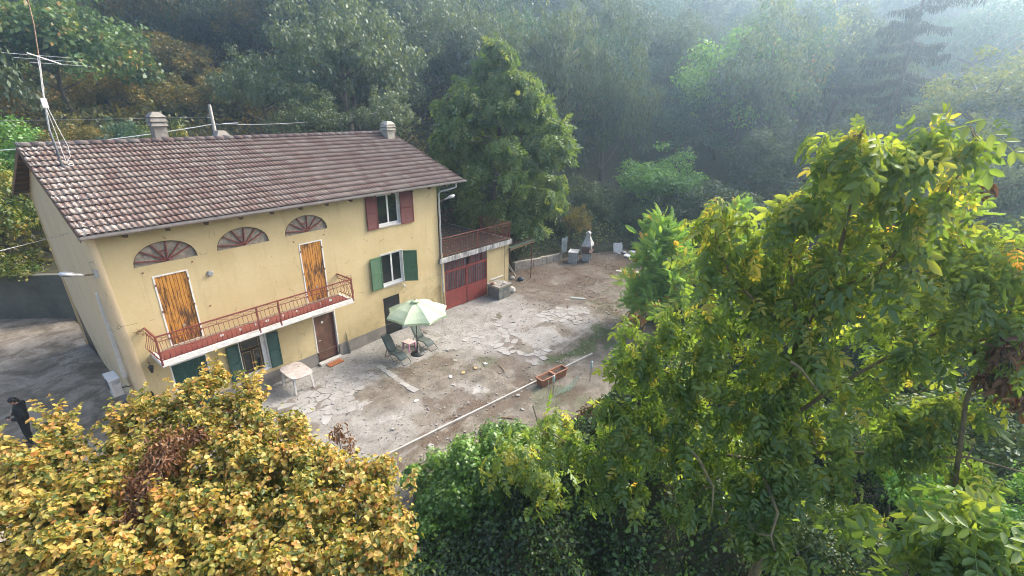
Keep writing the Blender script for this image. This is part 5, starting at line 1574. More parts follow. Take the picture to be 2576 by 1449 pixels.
ell(mb, (-.062, 0, -.05), (.045, .06, .08), 12, 8, Hm); mb.build('hair', hair_black, person, smooth=True)
mb = MB(); mb.tube([(-.03, 0, 1.47), (.0, 0, 1.535)], [.10, .078], 14); mb.build('collar', cloth_black, person, smooth=True)
MB().box((.142, .055, 1.34), (.150, .095, 1.375)).box((.143, .06, 1.375), (.150, .088, 1.405)).build('jacket_emblem', white_board, person)
# hands: palm and five fingers each, closed round the phone
for s in (1, -1):
    w_ = Vector((.20, s * .13, 1.11)); nd = [(tuple(w_), .028), ((.265, s * .095, 1.115), (.035, .022))]; lk = [(0, 1)]
    for fi in range(4):
        b = len(nd); o_ = (fi - 1.5) * .019
        L_ = (.030, .034, .031, .024)[fi]
        nd += [((.285 + o_, s * .075, 1.108), .0095), ((.290 + o_, s * (.072 - L_), 1.098), .0088), ((.292 + o_, s * (.060 - L_ * 1.4), 1.112), .0078)]
        lk += [(1, b), (b, b + 1), (b + 1, b + 2)]
    b = len(nd); nd += [((.258, s * .07, 1.137), .011), ((.272, s * .045, 1.152), .0095)]; lk += [(1, b), (b, b + 1)]
    skin_body('hand', nd, lk, skin_mat, person, 1, 2)
for s in (1, -1):
    fx = .0 if s > 0 else .02; fy = .13 if s > 0 else -.15
    mb = MB(); ell(mb, (fx + .06, fy, .045), (.145, .05, .05), 12, 8, Matrix(), lambda p: Vector((p.x, p.y, max(p.z, .003)))); mb.build('shoe', black_metal, person, smooth=True)
ph = empty('phone', (-2.50, 2.56, 0), radians(172), 'dark phone held in the hands of the person in black', 'phone')
MB().box((-.04, -.085, -.005), (.05, .085, .005), Matrix.Translation((.292, 0, 1.132)) @ Matrix.Rotation(radians(-20), 4, 'Y')).build('phone_body', black_panel, ph, bevel=.002)

# ------------------------------------------------------------------ vegetation
def norm(a): return a / np.maximum(np.linalg.norm(a, axis=-1, keepdims=True), 1e-9)


T_QUAD = (np.array([(0, 0, 0), (.5, .30, .05), (1, 0, -.10), (.5, -.30, .05)], float), np.array([(0, 1, 2, 3)]))
T_OVAL = (np.array([(0, 0, 0), (.30, .34, .06), (.80, .26, .03), (1.05, 0, -.12), (.80, -.26, .03), (.30, -.34, .06)], float), np.array([(0, 1, 2, 3), (0, 3, 4, 5)]))
T_ROUND = (np.array([(0, 0, 0), (.20, .40, .17), (.72, .37, .10), (1.08, 0, -.22), (.72, -.37, .12), (.20, -.40, .14)], float), np.array([(0, 1, 2, 3), (0, 3, 4, 5)]))


def pinnate(n_pairs, leaf_len, leaf_w, rach=1.0, droop=.35):
    vs = []; fs = []
    def leaf(px, pz, ang, L, tilt):
        b = len(vs); c, s = cos(ang), sin(ang)
        for x, y, z in ((0, 0, 0), (.35, leaf_w * .5, .05), (.8, leaf_w * .42, -.02), (1.05, 0, -.22), (.8, -leaf_w * .42, -.02), (.35, -leaf_w * .5, .05)):
            x, y = x * L, y * L; z = z * L - abs(x) * tilt
            vs.append((px + x * c - y * s, x * s + y * c, pz + z))
        fs.extend([(b, b + 1, b + 2, b + 3), (b, b + 3, b + 4, b + 5)])
    for i in range(n_pairs):
        t = .25 + .68 * i / max(1, n_pairs - 1)
        L = leaf_len * (.75 + .25 * sin(pi * (i + 1) / (n_pairs + 1)))
        for s in (-1, 1): leaf(t * rach, -droop * t * t, s * radians(58), L, .35)
    leaf(rach * .98, -droop, 0, leaf_len * 1.1, .5)
    b = len(vs); w = .012
    for t0, t1 in ((0, .5), (.5, 1)):
        b = len(vs); vs += [(t0, -w, -droop * t0 * t0), (t1, -w, -droop * t1 * t1), (t1, w, -droop * t1 * t1), (t0, w, -droop * t0 * t0)]; fs.append((b, b + 1, b + 2, b + 3))
    return np.array(vs), np.array(fs)


T_WALNUT = pinnate(3, .46, .50, droop=.5)
T_FERN = pinnate(8, .19, .42, droop=.2)
def palm():
    vs = []; fs = []
    for k in range(5):
        a = radians(-80 + 40 * k); L = 1 - .12 * abs(k - 2); b = len(vs)
        for x, y, z in ((0, 0, 0), (.5, .16, .03), (1, 0, -.12), (.5, -.16, .03)):
            vs.append((x * L * cos(a) - y * sin(a), x * L * sin(a) + y * cos(a), z))
        fs.append((b, b + 1, b + 2, b + 3))
    return np.array(vs), np.array(fs)
T_PALM = palm()


def frames(D, Nn):
    D = norm(D); Y = norm(np.cross(Nn, D)); Z = np.cross(D, Y)
    return np.stack([D, Y, Z], -1)          # columns


def leafmesh(name, tpl, P, D, Nn, sc, tint, mat):
    TV_, TF_ = tpl
    Fr = frames(D, Nn)
    V = np.einsum('nij,tj->nti', Fr, TV_) * sc[:, None, None] + P[:, None, :]
    n, t = len(P), len(TV_)
    F = (TF_[None] + (np.arange(n) * t)[:, None, None]).reshape(-1, 4)
    return npmesh(name, V.reshape(-1, 3), F, mat, np.repeat(np.clip(tint, 0, 1), t), False)


def cloud(rg, blobs, per, squash=1.0, shell=.55, droop=.3, upbias=.5, size=.2, sizevar=.3, tintbase=None, dens_r=2.0):
    """leaves through a set of spherical clumps; returns P,D,N,s,tint"""
    Ps, Ds, Ns, ss, ts = [], [], [], [], []
    for bi, (x, y, z, r) in enumerate(blobs):
        n = max(int(per * r ** dens_r), 7)
        u = norm(rg.normal(size=(n, 3)))
        rad = (shell + (1 - shell) * rg.random(n)) * (1 + .22 * rg.normal(size=n)); rad = np.clip(rad, .05, 1.3)
        p = np.array([x, y, z]) + u * rad[:, None] * r * np.array([1, 1, squash])
        out = norm(u * np.array([1, 1, .8]) + np.array([0, 0, upbias]) + rg.normal(size=(n, 3)) * .55)
        d = norm(np.cross(out, rg.normal(size=(n, 3)))); d = norm(d + u * .5 + np.array([0, 0, -droop]))
        t0 = rg.random() if tintbase is None else tintbase
        Ps.append(p); Ds.append(d); Ns.append(out); ss.append(size * (1 + sizevar * rg.normal(size=n)).clip(.4, 1.8))
        ts.append(np.clip(t0 * .5 + .25 + rg.normal(size=n) * .2, 0, 1))
    return [np.concatenate(a) for a in (Ps, Ds, Ns, ss, ts)]


def sub_blobs(rg, n, rad, H=1.0, rmin=.16, rmax=.34, flat=.0):
    """clumps laid over and inside a unit crown"""
    out = []
    for i in range(n):
        u = rg.normal(size=3); u /= np.linalg.norm(u)
        if u[2] < -.3: u[2] *= -.6
        k = (.55 + .40 * rg.random()) if i % 4 else .35 * rg.random()
        k *= 1 + .12 * sin(3 * atan2(u[1], u[0]) + rad)
        out.append((u[0] * k, u[1] * k, u[2] * k * H, rg.uniform(rmin, rmax)))
    return out


def crown_mesh(name, seed, mat, n=46, per=3600, size=.055, droop=.3, H=1.0, rmin=.16, rmax=.34, tpl=T_QUAD, upbias=.5):
    rg = np.random.default_rng(seed)
    bl = sub_blobs(rg, n, seed, H, rmin, rmax)
    P, D, Nn, s, t = cloud(rg, bl, per, .8, .45, droop, upbias, size)
    # ragged sprays beyond the outline
    return leafmesh(name, tpl, P, D, Nn, s, t, mat)


CR = {k: crown_mesh('crown_' + k, 10 + i, LM['dull'], **kw) for i, (k, kw) in enumerate({
    'lumpy': dict(n=95, per=3500, size=.056, rmin=.10, rmax=.26), 'lumpy_b': dict(n=85, per=3700, size=.058, droop=.5, rmin=.11, rmax=.27),
    'airy': dict(n=72, per=3000, size=.050, droop=.9, rmin=.11, rmax=.24), 'airy_b': dict(n=80, per=2700, size=.050, droop=1.0, rmin=.12, rmax=.23),
    'broadleaf': dict(n=62, per=2700, size=.062, droop=.7, rmin=.13, rmax=.28)}.items())}


def trunk_mesh(seed):
    rg = np.random.default_rng(seed); mb = MB()
    pts = [Vector((0, 0, 0))]
    for i in range(6): pts.append(pts[-1] + Vector((rg.normal(0, .03), rg.normal(0, .03), .17)))
    mb.tube(pts, [.030, .026, .023, .019, .014, .009, .004], 7)
    for i in range(2, 6):
        for k in range(3):
            a = rg.uniform(0, 6.28); p = pts[i]; q = p + Vector((cos(a), sin(a), .5)) * rg.uniform(.12, .22); r = q + Vector((cos(a), sin(a), .7)) * rg.uniform(.10, .18)
            mb.tube([p, q, r], [.011, .007, .003], 5)
    return mb.mesh('trunk', bark, True)
TRK = [trunk_mesh(s) for s in (1, 2, 3)]


def tree(name, label, kind, cx, cy, cz, rx, rz, crown='lumpy', group=None, rot=None, ry=None, cat='tree', trunk_mat=None):
    """crown centre and radii; trunk rooted on the ground below"""
    g = float(hgt(cx, cy)); g = min(g, cz - rz * .8)
    root = empty(name, (cx, cy, g), rot if rot is not None else random.uniform(0, 6.28), label, cat, group)
    c = obj('crown', CR[crown], root, Matrix.Translation((0, 0, cz - g)) @ Matrix.Diagonal((rx, ry or rx, rz, 1)))
    c.material_slots[0].link = 'OBJECT'; c.material_slots[0].material = LM[kind]
    h = (cz - g) * .8 if cat == 'bush' else cz - g + rz * .3
    t = obj('trunk', TRK[len(name) % 3], root, Matrix.Diagonal((h, h, h, 1)))
    return root


def key(label, kind, cx, cy, cz, rx, rz, crown, name='broadleaf_tree', **k):
    return tree(name, label, kind, cx, cy, cz, rx, rz, crown, **k)


key('large grey green feathery tree high above the roof, behind the middle of the ridge', 'robinia', 23.3, 21.6, 14.0, 5.6, 6.4, 'airy', 'robinia_tree')
key('grey green feathery tree left of the largest one, above the tall chimney', 'robinia', 17.0, 24.3, 11.0, 3.9, 4.2, 'airy_b', 'robinia_tree')
key('low dull green tree touching the ridge line right of the low chimney cap', 'dull', 16.5, 16.6, 9.0, 3.0, 2.6, 'airy', 'robinia_tree')
key('grey green tree just behind the short chimney at the right ridge end', 'robinia', 21.6, 13.9, 9.2, 2.6, 3.0, 'airy_b', 'robinia_tree')
key('rounded bright hazy green tree catching light on its crown, upper right', 'bright', 53.7, -1.4, 11.5, 6.4, 7.2, 'lumpy')
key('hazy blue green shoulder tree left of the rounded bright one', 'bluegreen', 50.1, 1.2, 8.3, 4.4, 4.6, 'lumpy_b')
key('small yellow tree on the slope above the left part of the roof', 'yellow', 11.9, 44.5, 11.0, 3.4, 3.2, 'lumpy_b')
key('ochre tree with brownish top right of the small yellow tree', 'ochre', 17.9, 45.7, 13.9, 4.6, 3.6, 'lumpy')
key('olive ochre tree directly below the brownish topped ochre tree', 'ochre', 14.8, 37.7, 10.0, 3.6, 3.2, 'lumpy_b')
key('olive tree standing behind the concrete utility pole', 'ochre', 18.8, 35.7, 10.6, 3.2, 3.2, 'lumpy')
key('low rusty olive bush right of the antenna mast foot', 'ochre', 4.7, 24.4, 7.6, 2.0, 2.1, 'lumpy_b', 'bush', cat='bush')
key('blue grey wispy bush behind the ridge left of the tall chimney', 'bluegreen', 6.9, 22.7, 7.6, 1.7, 2.2, 'airy_b', 'bush', cat='bush')
key('orange tinged tree at the top edge above the utility pole', 'ochre', 28.0, 46.6, 19.3, 4.8, 4.2, 'lumpy')
key('sunlit yellow green shrub mass at the right edge behind the walnut top', 'lime', 47.6, -21.7, 11.1, 4.2, 3.6, 'lumpy_b')
key('pale glowing tree in the haze right of the rounded bright tree', 'lime', 71.4, -7.0, 16.4, 7.0, 8.1, 'airy')
key('dull olive tree in front of the spruce foot', 'dull', 47.0, -14.9, 6.5, 3.8, 4.4, 'lumpy')
key('rounded blue green bush above the far white panel', 'bright', 37.0, -2.0, 4.2, 4.0, 3.4, 'lumpy_b', 'bush', cat='bush')
key('dark tree right of the rounded bush, beyond the feathery young robinia', 'dull', 45.9, -9.0, 5.9, 4.8, 4.4, 'lumpy')
key('tall narrow grey green tree right of the big walnut', 'dull', 41.0, 4.7, 8.9, 4.0, 9.6, 'airy')
key('tall grey green feathery tree behind the top of the big walnut', 'robinia', 38.1, 9.5, 12.9, 4.4, 8.4, 'airy_b', 'robinia_tree')
key('grey tree at the top edge right of the largest feathery tree', 'robinia', 37.6, 22.3, 16.7, 5.8, 6.8, 'airy', 'robinia_tree')
key('hazy dim tree at the top edge left of the rounded bright tree', 'dull', 62.9, 6.7, 15.5, 4.6, 7.4, 'lumpy')
key('dark green tree in the upper left corner region behind the mast top', 'dull', 15.9, 66.9, 19.0, 6.3, 5.4, 'lumpy_b')
key('green tree below the upper left corner, behind the antenna arms', 'green', 11.9, 60.3, 12.8, 6.4, 5.4, 'lumpy')
key('broad green tree at the top edge left of the orange tinged one', 'green', 22.7, 60.1, 18.6, 6.9, 6.2, 'lumpy_b')
key('rusty olive tree at the left edge below the antenna arms', 'ochre', 6.5, 52.1, 8.3, 4.2, 4.0, 'lumpy')
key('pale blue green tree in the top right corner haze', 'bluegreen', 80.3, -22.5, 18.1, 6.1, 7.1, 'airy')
key('dark shrub on the bank left of the barbecue', 'dull', 29.3, 3.4, 3.2, 2.6, 3.2, 'airy', 'bush', cat='bush')
key('dark shrub behind the white panel pile', 'dull', 36.6, -6.9, 2.9, 3.4, 2.6, 'lumpy', 'bush', cat='bush')
key('dark thicket tree right of the young feathery robinia', 'dull', 34.0, -12.6, 2.8, 2.8, 2.6, 'lumpy_b', 'bush', cat='bush')
key('dim feathery tree seen through the upper walnut leaves', 'robinia', 35.1, -20.9, 6.4, 3.0, 3.4, 'airy', 'robinia_tree')
key('dark bushy tree behind the walnut crown shoulder', 'dull', 33.6, -17.6, 3.6, 3.2, 2.8, 'lumpy')
key('brownish bare looking shrub beside the barbecue', 'ochre', 28.2, 1.0, 2.0, 1.5, 1.9, 'airy_b', 'bush', cat='bush')
for i, (x, y, z, r, lab) in enumerate(((22.6, 6.8, 3.9, 2.7, 'dark evergreen shrub right behind the terrace railing'), (18.0, 8.8, 5.0, 2.8, 'dark shrub in shade behind the terrace, next to the house'), (25.0, 4.6, 3.2, 2.3, 'dark shrub on the bank above the low block wall'), (22.9, 3.0, 1.9, 1.3, 'low ivy clad shrub behind the corrugated shelter'),
                                     (27.2, 2.9, 2.3, 1.9, 'dark bramble mound above the far end of the block wall'), (31.6, 1.2, 2.6, 2.3, 'dark bramble mound right of the barbecue'), (33.8, -2.4, 2.0, 1.9, 'dark bramble mound directly behind the white panel'))):
    key(lab, 'dull', x, y, z, r, r * 1.1, 'lumpy' if i % 2 else 'lumpy_b', 'bush', cat='bush')
# left side above the retaining wall
key('yellow green broadleaf tree overhanging the retaining wall at the left edge', 'fig', -.3, 18.6, 4.3, 2.9, 2.9, 'broadleaf')
key('lower spread of yellow green leaves hanging over the retaining wall', 'fig', -1.1, 16.4, 2.3, 2.0, 1.5, 'broadleaf')
key('leafy green shrub behind the left end of the roof', 'bright', 1.6, 26.5, 6.7, 3.4, 2.6, 'broadleaf', 'bush', cat='bush')
key('pale yellow flowering shrub between the roof rake and the left edge', 'lime', -.6, 22.6, 5.6, 2.0, 2.1, 'broadleaf', 'bush', cat='bush')
key('small leafy shrub behind the ridge right of the mast', 'fig', 9.2, 19.5, 6.6, 1.7, 2.6, 'broadleaf', 'bush', cat='bush')
key('second small leafy shrub behind the ridge beside the tall chimney', 'fig', 6.6, 17.4, 6.8, 1.6, 2.2, 'broadleaf', 'bush', cat='bush')

# wooded slopes: fill with copies
rg = np.random.default_rng(99)
taken = [(o.location.x, o.location.y, 3.5) for o in bpy.data.objects if o.name.startswith(('broadleaf_tree', 'robinia_tree', 'bush'))]
KEYS = [(o.location.x, o.location.y, o.children[0].matrix_local.to_scale().x) for o in bpy.data.objects if o.name.startswith(('broadleaf_tree', 'robinia_tree', 'bush')) and (o.location.xy - CAM.xy).length > 30] + [(55.7, -16.1, 7.0)]
taken.append((55.7, -16.1, 6.0)); taken.append((22.4, 3.1, 5)); taken.append((19.2, -9.3, 3)); taken.append((23.3, -11.9, 3))
groups = {
    'robinia': ('grey green feathery tree on the misty wooded slope', 'feathery trees of the wooded slope', 'airy'),
    'dull': ('dull green tree on the misty wooded slope', 'dull green trees of the wooded slope', 'lumpy'),
    'green': ('deep green leafy tree on the misty wooded slope', 'deep green trees of the wooded slope', 'lumpy_b'),
    'ochre': ('olive ochre autumn tree on the wooded slope', 'autumn trees of the wooded slope', 'lumpy'),
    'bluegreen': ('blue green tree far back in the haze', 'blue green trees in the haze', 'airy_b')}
cnt = 0
for gx in np.arange(-16, 132, 5.7):
    for gy in np.arange(-62, 118, 5.7):
        x = gx + rg.uniform(-2.4, 2.4); y = gy + rg.uniform(-2.4, 2.4)
        d = Vector((x - CAM.x, y - CAM.y)); D = d.length
        if D < 24 or D > 118: continue
        az = math.degrees(atan2(d.x, d.y)) - 51.9
        if abs(az) > 53: continue
        a = float(sdist(np.array([x]), np.array([y]), NB)[0]); b2 = float(-sdist(np.array([x]), np.array([y]), SB)[0])
        if a < 3.5 and b2 < 5: continue
        if b2 > 0 and D < 34: continue
        if x < 24 and y < 20: continue
        if any((x - u) ** 2 + (y - v_) ** 2 < w * w for u, v_, w in taken): continue
        if D > 72 and rg.random() < .35: continue
        g = float(hgt(x, y))
        hide = False
        for (kx, ky, kr) in KEYS:      # keep the individually placed trees unobstructed
            dk = math.hypot(kx - CAM.x, ky - CAM.y)
            if D < dk and abs(math.radians(az + 51.9) - atan2(kx - CAM.x, ky - CAM.y)) < (kr * .8) / dk + 1.4 / D: hide = True
        if hide and D > 26 and not rg.random() < .12: continue
        left = (az < -22)
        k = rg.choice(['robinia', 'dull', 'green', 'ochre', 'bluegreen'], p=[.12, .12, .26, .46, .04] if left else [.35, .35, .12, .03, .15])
        lab, grp, cr = groups[k]
        R = rg.uniform(3.0, 5.2) * (1 + D / 260); Hh = R * rg.uniform(1.0, 1.5)
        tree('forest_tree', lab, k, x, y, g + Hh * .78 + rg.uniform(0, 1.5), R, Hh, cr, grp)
        taken.append((x, y, 3.0)); cnt += 1
print('forest trees', cnt)

# spruce with hanging branchlets
def spruce():
    rg = np.random.default_rng(5); P = []; D = []; Nn = []; s = []; t = []
    mb = MB(); Hh = 27
    mb.tube([(0, 0, 0), (0, 0, Hh * .5), (0, 0, Hh)], [.38, .24, .04], 8)
    bmb = MB()
    for i in range(84):
        z = 4.5 + (Hh - 5) * (i / 84) ** .95 + rg.uniform(-.9, .9); dr_ = rg.uniform(.18, .48); L = (1 - z / Hh) ** .72 * 9.0 * rg.uniform(.35, 1.12) + .5; a = i * 2.4 + rg.uniform(-.4, .4)
        d = np.array([cos(a), sin(a), 0]); pts = []
        for k in range(9):
            u = k / 8; pts.append(np.array([0, 0, z]) + d * L * u + np.array([0, 0, -L * dr_ * u * (1.25 - u * .85)]))
        bmb.tube([tuple(p) for p in pts], [.07 * (1 - k / 10) * (1 - z / Hh * .5) for k in range(9)], 4, False)
        side = np.array([-d[1], d[0], 0])
        for k in range(1, 9):
            for _ in range(int(17 * (.4 + L / 8))):
                base = pts[k] + d * rg.uniform(-.5, .5) * L / 8 + side * rg.normal(0, .10 * L * (1.1 - k / 10))
                hang = rg.uniform(.15, .75) * (.5 + L / 9)
                for q in range(3):
                    P.append(base + np.array([rg.normal(0, .03), rg.normal(0, .03), -hang * q / 3])); D.append([rg.normal(0, .25), rg.normal(0, .25), -1]); Nn.append(rg.normal(size=3)); s.append(hang * .42 + .12); t.append(rg.random() * .6 + (.35 if q == 0 else 0))
    V, F = T_QUAD; tpl = (V * np.array([1, .35, 1]), F)
    return mb, bmb, leafmesh('needles', tpl, np.array(P), np.array(D), np.array(Nn), np.array(s), np.array(t), LM['spruce'])


sx_, sy_ = 55.5, -16.0
sp_ = empty('spruce_tree', (sx_, sy_, 22.5 - 23), 0, 'dark drooping spruce fading into the haze at the upper right', 'tree')
a_, b__, nd_ = spruce()
a_.build('trunk', bark, sp_); b__.build('limbs', bark, sp_, kind='stuff'); obj('needles', nd_, sp_, kind='stuff')


# ---- near trees with their own leaves as parts
CAMn = np.array(CAM)
def in_view(P, margin=1.02):
    d = P - CAMn; z = d @ np.array(FW); x = d @ np.array(RT) / z * 1175.85; y = d @ np.array(UP) / z * 1175.85
    return (z > .3) & (abs(x) < 1288 * margin) & (abs(y) < 725 * margin), z


def near_leaves(root, tpl, data, mat, nparts, name='leaves', partname='leaf', origin=None):
    P, D, Nn, s, t = data
    o = np.array(root.location); P = P - o
    vis, z = in_view(P + o)
    idx = np.argsort(np.where(vis, z / s, 1e9))[:nparts] if nparts else np.array([], int)
    keep = np.ones(len(P), bool); keep[idx] = False
    obj(name, leafmesh(name, tpl, P[keep], D[keep], Nn[keep], s[keep], t[keep], mat), root, kind='stuff')
    if nparts:
        metas = []
        for q in range(5):
            metas.append(npmesh(partname, tpl[0], tpl[1], mat, np.full(len(tpl[0]), .14 + (.135 if mat is LM['walnut'] else .165) * q)))
        Fr = frames(D[idx], Nn[idx])
        for k, i in enumerate(idx):
            R = Fr[k] * s[i]; M = Matrix(((R[0, 0], R[0, 1], R[0, 2], P[i, 0]), (R[1, 0], R[1, 1], R[1, 2], P[i, 1]), (R[2, 0], R[2, 1], R[2, 2], P[i, 2]), (0, 0, 0, 1)))
            obj(partname, metas[min(4, int(t[i] * 5))], root, M)


def limbs_to(mb, rg, hubs, blobs, base, r0=.03, n=5):
    """a twig from the nearest limb point out to every clump, forking inside it"""
    hubs = [Vector(h) for h in hubs]
    for (x, y, z, r) in blobs:
        c = Vector((x, y, z)) - base
        h = min(hubs, key=lambda q: (q - c).length)
        mid = h.lerp(c, .5) + Vector((rg.normal(0, .06), rg.normal(0, .06), rg.normal(.03, .06)))
        mb.tube([h, mid, c], [r0, r0 * .7, r0 * .4], 5, False)
        for k in range(n):
            u = Vector(rg.normal(size=3)).normalized() * r * rg.uniform(.6, 1.0); m_ = c + u * .5 + Vector((rg.normal(0, .03),) * 3)
            mb.tube([c, m_, c + u], [r0 * .4, r0 * .25, r0 * .1], 4, False)


def split(rg, blobs, n, f, spread=.85, up=.3):
    out = []
    for x, y, z, r in blobs:
        for k in range(max(2, int(n * (r / .6) ** 1.3))):
            u = norm(rg.normal(size=3)); rr = r * spread * rg.uniform(.35, 1.0) ** .6
            out.append((x + u[0] * rr, y + u[1] * rr, z + (abs(u[2]) if rg.random() < up else u[2]) * rr, f * rg.uniform(.7, 1.3)))
    return out


HAZEL = [(-2.95, -7.81, 4.75, 0.55), (-2.36, -7.3, 4.92, 0.37), (-2.2, -6.85, 5.05, 0.19), (-2.61, -7.78, 4.8, 0.57), (-3.01, -8.9, 4.7, 0.72), (-2.21, -8.63, 4.77, 0.55), (-1.65, -8.54, 4.88, 0.52), (-1.49, -7.74, 5.07, 0.24), (-1.19, -7.58, 5.2, 0.19), (-1.08, -8.08, 5.11, 0.49), (-0.48, -8.24, 5.27, 0.44), (-0.09, -8.1, 5.45, 0.21), (-0.17, -9.11, 5.16, 0.56), (0.1, -9.94, 5.06, 0.51), (-0.84, -9.1, 4.98, 0.74), (-1.73, -9.13, 4.8, 0.68), (-0.55, -10.16, 4.87, 0.7), (0.04, -10.79, 4.9, 0.55), (0.28, -11.43, 4.86, 0.47), (0.6, -12.01, 4.85, 0.37), (-2.48, -9.25, 4.71, 0.74), (-1.89, -10.21, 4.72, 0.73), (-1.22, -10.86, 4.74, 0.74), (-0.55, -11.59, 4.76, 0.69), (0.02, -12.31, 4.77, 0.63), (0.39, -12.67, 4.78, 0.32), (-2.81, -9.96, 4.74, 0.61), (-2.28, -10.84, 4.77, 0.6), (-1.68, -11.59, 4.78, 0.6), (-1.12, -12.29, 4.79, 0.6), (-0.49, -12.89, 4.79, 0.56), (-0.04, -13.16, 4.78, 0.32), (-2.93, -6.81, 4.87, 0.26), (0.2, -8.96, 5.32, 0.22)]
WALNUT = [(3.69, -16.82, 10.15, 0.23), (3.97, -16.67, 9.86, 0.34), (4.33, -17.13, 9.87, 0.38), (4.57, -17.51, 10.01, 0.24), (4.56, -17.74, 10.18, 0.19), (5.06, -17.45, 9.46, 0.49), (4.89, -17.03, 9.23, 0.56), (4.57, -16.5, 9.41, 0.41), (4.47, -16.14, 9.22, 0.29), (4.49, -15.32, 8.91, 0.29), (4.74, -15.72, 8.78, 0.46), (5.19, -16.39, 8.63, 0.69), (5.58, -17.05, 8.37, 0.75), (5.75, -17.69, 8.52, 0.66), (6.17, -18.42, 8.22, 0.55), (4.68, -15.33, 8.17, 0.43), (4.77, -15.73, 7.72, 0.61), (5.53, -16.46, 7.54, 0.82), (6.05, -17.26, 7.32, 0.82), (6.46, -18.07, 7.41, 0.8), (6.46, -18.8, 7.37, 0.58), (4.71, -14.49, 6.51, 0.53), (5.07, -15.06, 6.63, 0.7), (5.33, -15.79, 6.54, 0.82), (4.58, -14.2, 5.88, 0.44), (4.87, -14.77, 5.55, 0.8), (5.19, -15.53, 5.54, 0.79), (5.32, -16.25, 5.78, 0.68), (5.94, -17.15, 6.16, 0.66), (6.28, -18.0, 6.33, 0.7), (4.66, -14.0, 4.69, 0.47), (4.77, -14.64, 4.47, 0.77), (5.15, -15.51, 4.4, 0.67), (5.46, -16.42, 4.68, 0.71), (5.73, -17.24, 5.03, 0.61), (4.33, -13.16, 3.69, 0.5), (4.35, -13.82, 3.52, 0.61), (4.46, -14.57, 3.38, 0.55), (4.31, -12.66, 3.9, 0.24), (5.03, -16.95, 4.07, 0.48), (4.67, -15.71, 3.65, 0.51), (6.06, -18.3, 5.13, 0.39), (6.83, -19.39, 6.62, 0.36), (5.24, -16.91, 4.84, 0.47), (5.19, -16.79, 5.77, 0.52), (4.99, -16.98, 4.21, 0.4), (4.9, -16.74, 6.92, 0.42), (5.49, -17.62, 4.49, 0.36), (4.93, -16.45, 4.1, 0.35), (6.37, -18.75, 5.87, 0.5), (6.3, -18.54, 8.56, 0.38), (5.81, -17.98, 9.01, 0.32), (4.47, -17.19, 3.66, 0.39), (4.48, -16.73, 3.85, 0.33), (6.74, -18.66, 8.72, 0.31), (6.63, -18.97, 7.99, 0.39), (6.72, -19.19, 7.27, 0.35), (6.27, -18.43, 5.62, 0.45), (6.28, -19.19, 5.25, 0.34), (4.6, -14.25, 4.18, 0.43), (5.5, -18.18, 4.16, 0.29)]
CORNER = [(2.62, -18.37, 6.32, 0.39), (2.62, -18.62, 6.76, 0.37), (2.61, -18.87, 6.62, 0.32), (2.59, -18.21, 5.95, 0.2), (2.85, -18.43, 6.69, 0.2)]
IVY = [(5.3, -9.9, 0.89, 1.03), (4.47, -9.44, 0.5, 0.9), (6.09, -10.44, 1.08, 0.81), (4.78, -10.21, 0.45, 1.0), (3.71, -9.73, 0.14, 0.64), (3.88, -8.62, 0.59, 0.34), (5.49, -10.91, 0.77, 0.77)]
DEAD = [(-1.24, -9.26, 5.24, 0.28), (-1.48, -9.4, 5.09, 0.31), (-1.77, -9.62, 4.98, 0.26), (-1.98, -9.95, 4.84, 0.17), (-0.89, -9.37, 5.23, 0.16), (6.07, -19.01, 7.35, 0.38), (6.1, -18.98, 6.89, 0.34), (5.98, -19.3, 6.69, 0.27), (6.77, -18.27, 9.4, 0.17), (6.66, -18.8, 6.11, 0.22), (4.96, -14.12, 6.77, 0.2), (5.29, -14.42, 6.98, 0.13), (4.95, -13.91, 6.55, 0.15), (0.97, -10.32, 4.72, 0.23), (1.04, -10.54, 4.52, 0.22), (5.54, -13.21, 4.14, 0.18), (5.27, -13.06, 4.11, 0.16)]
YB = [(5.01, -11.53, 2.13, 0.9), (5.24, -12.38, 3.48, 0.47), (4.82, -12.4, 2.02, 0.67)]
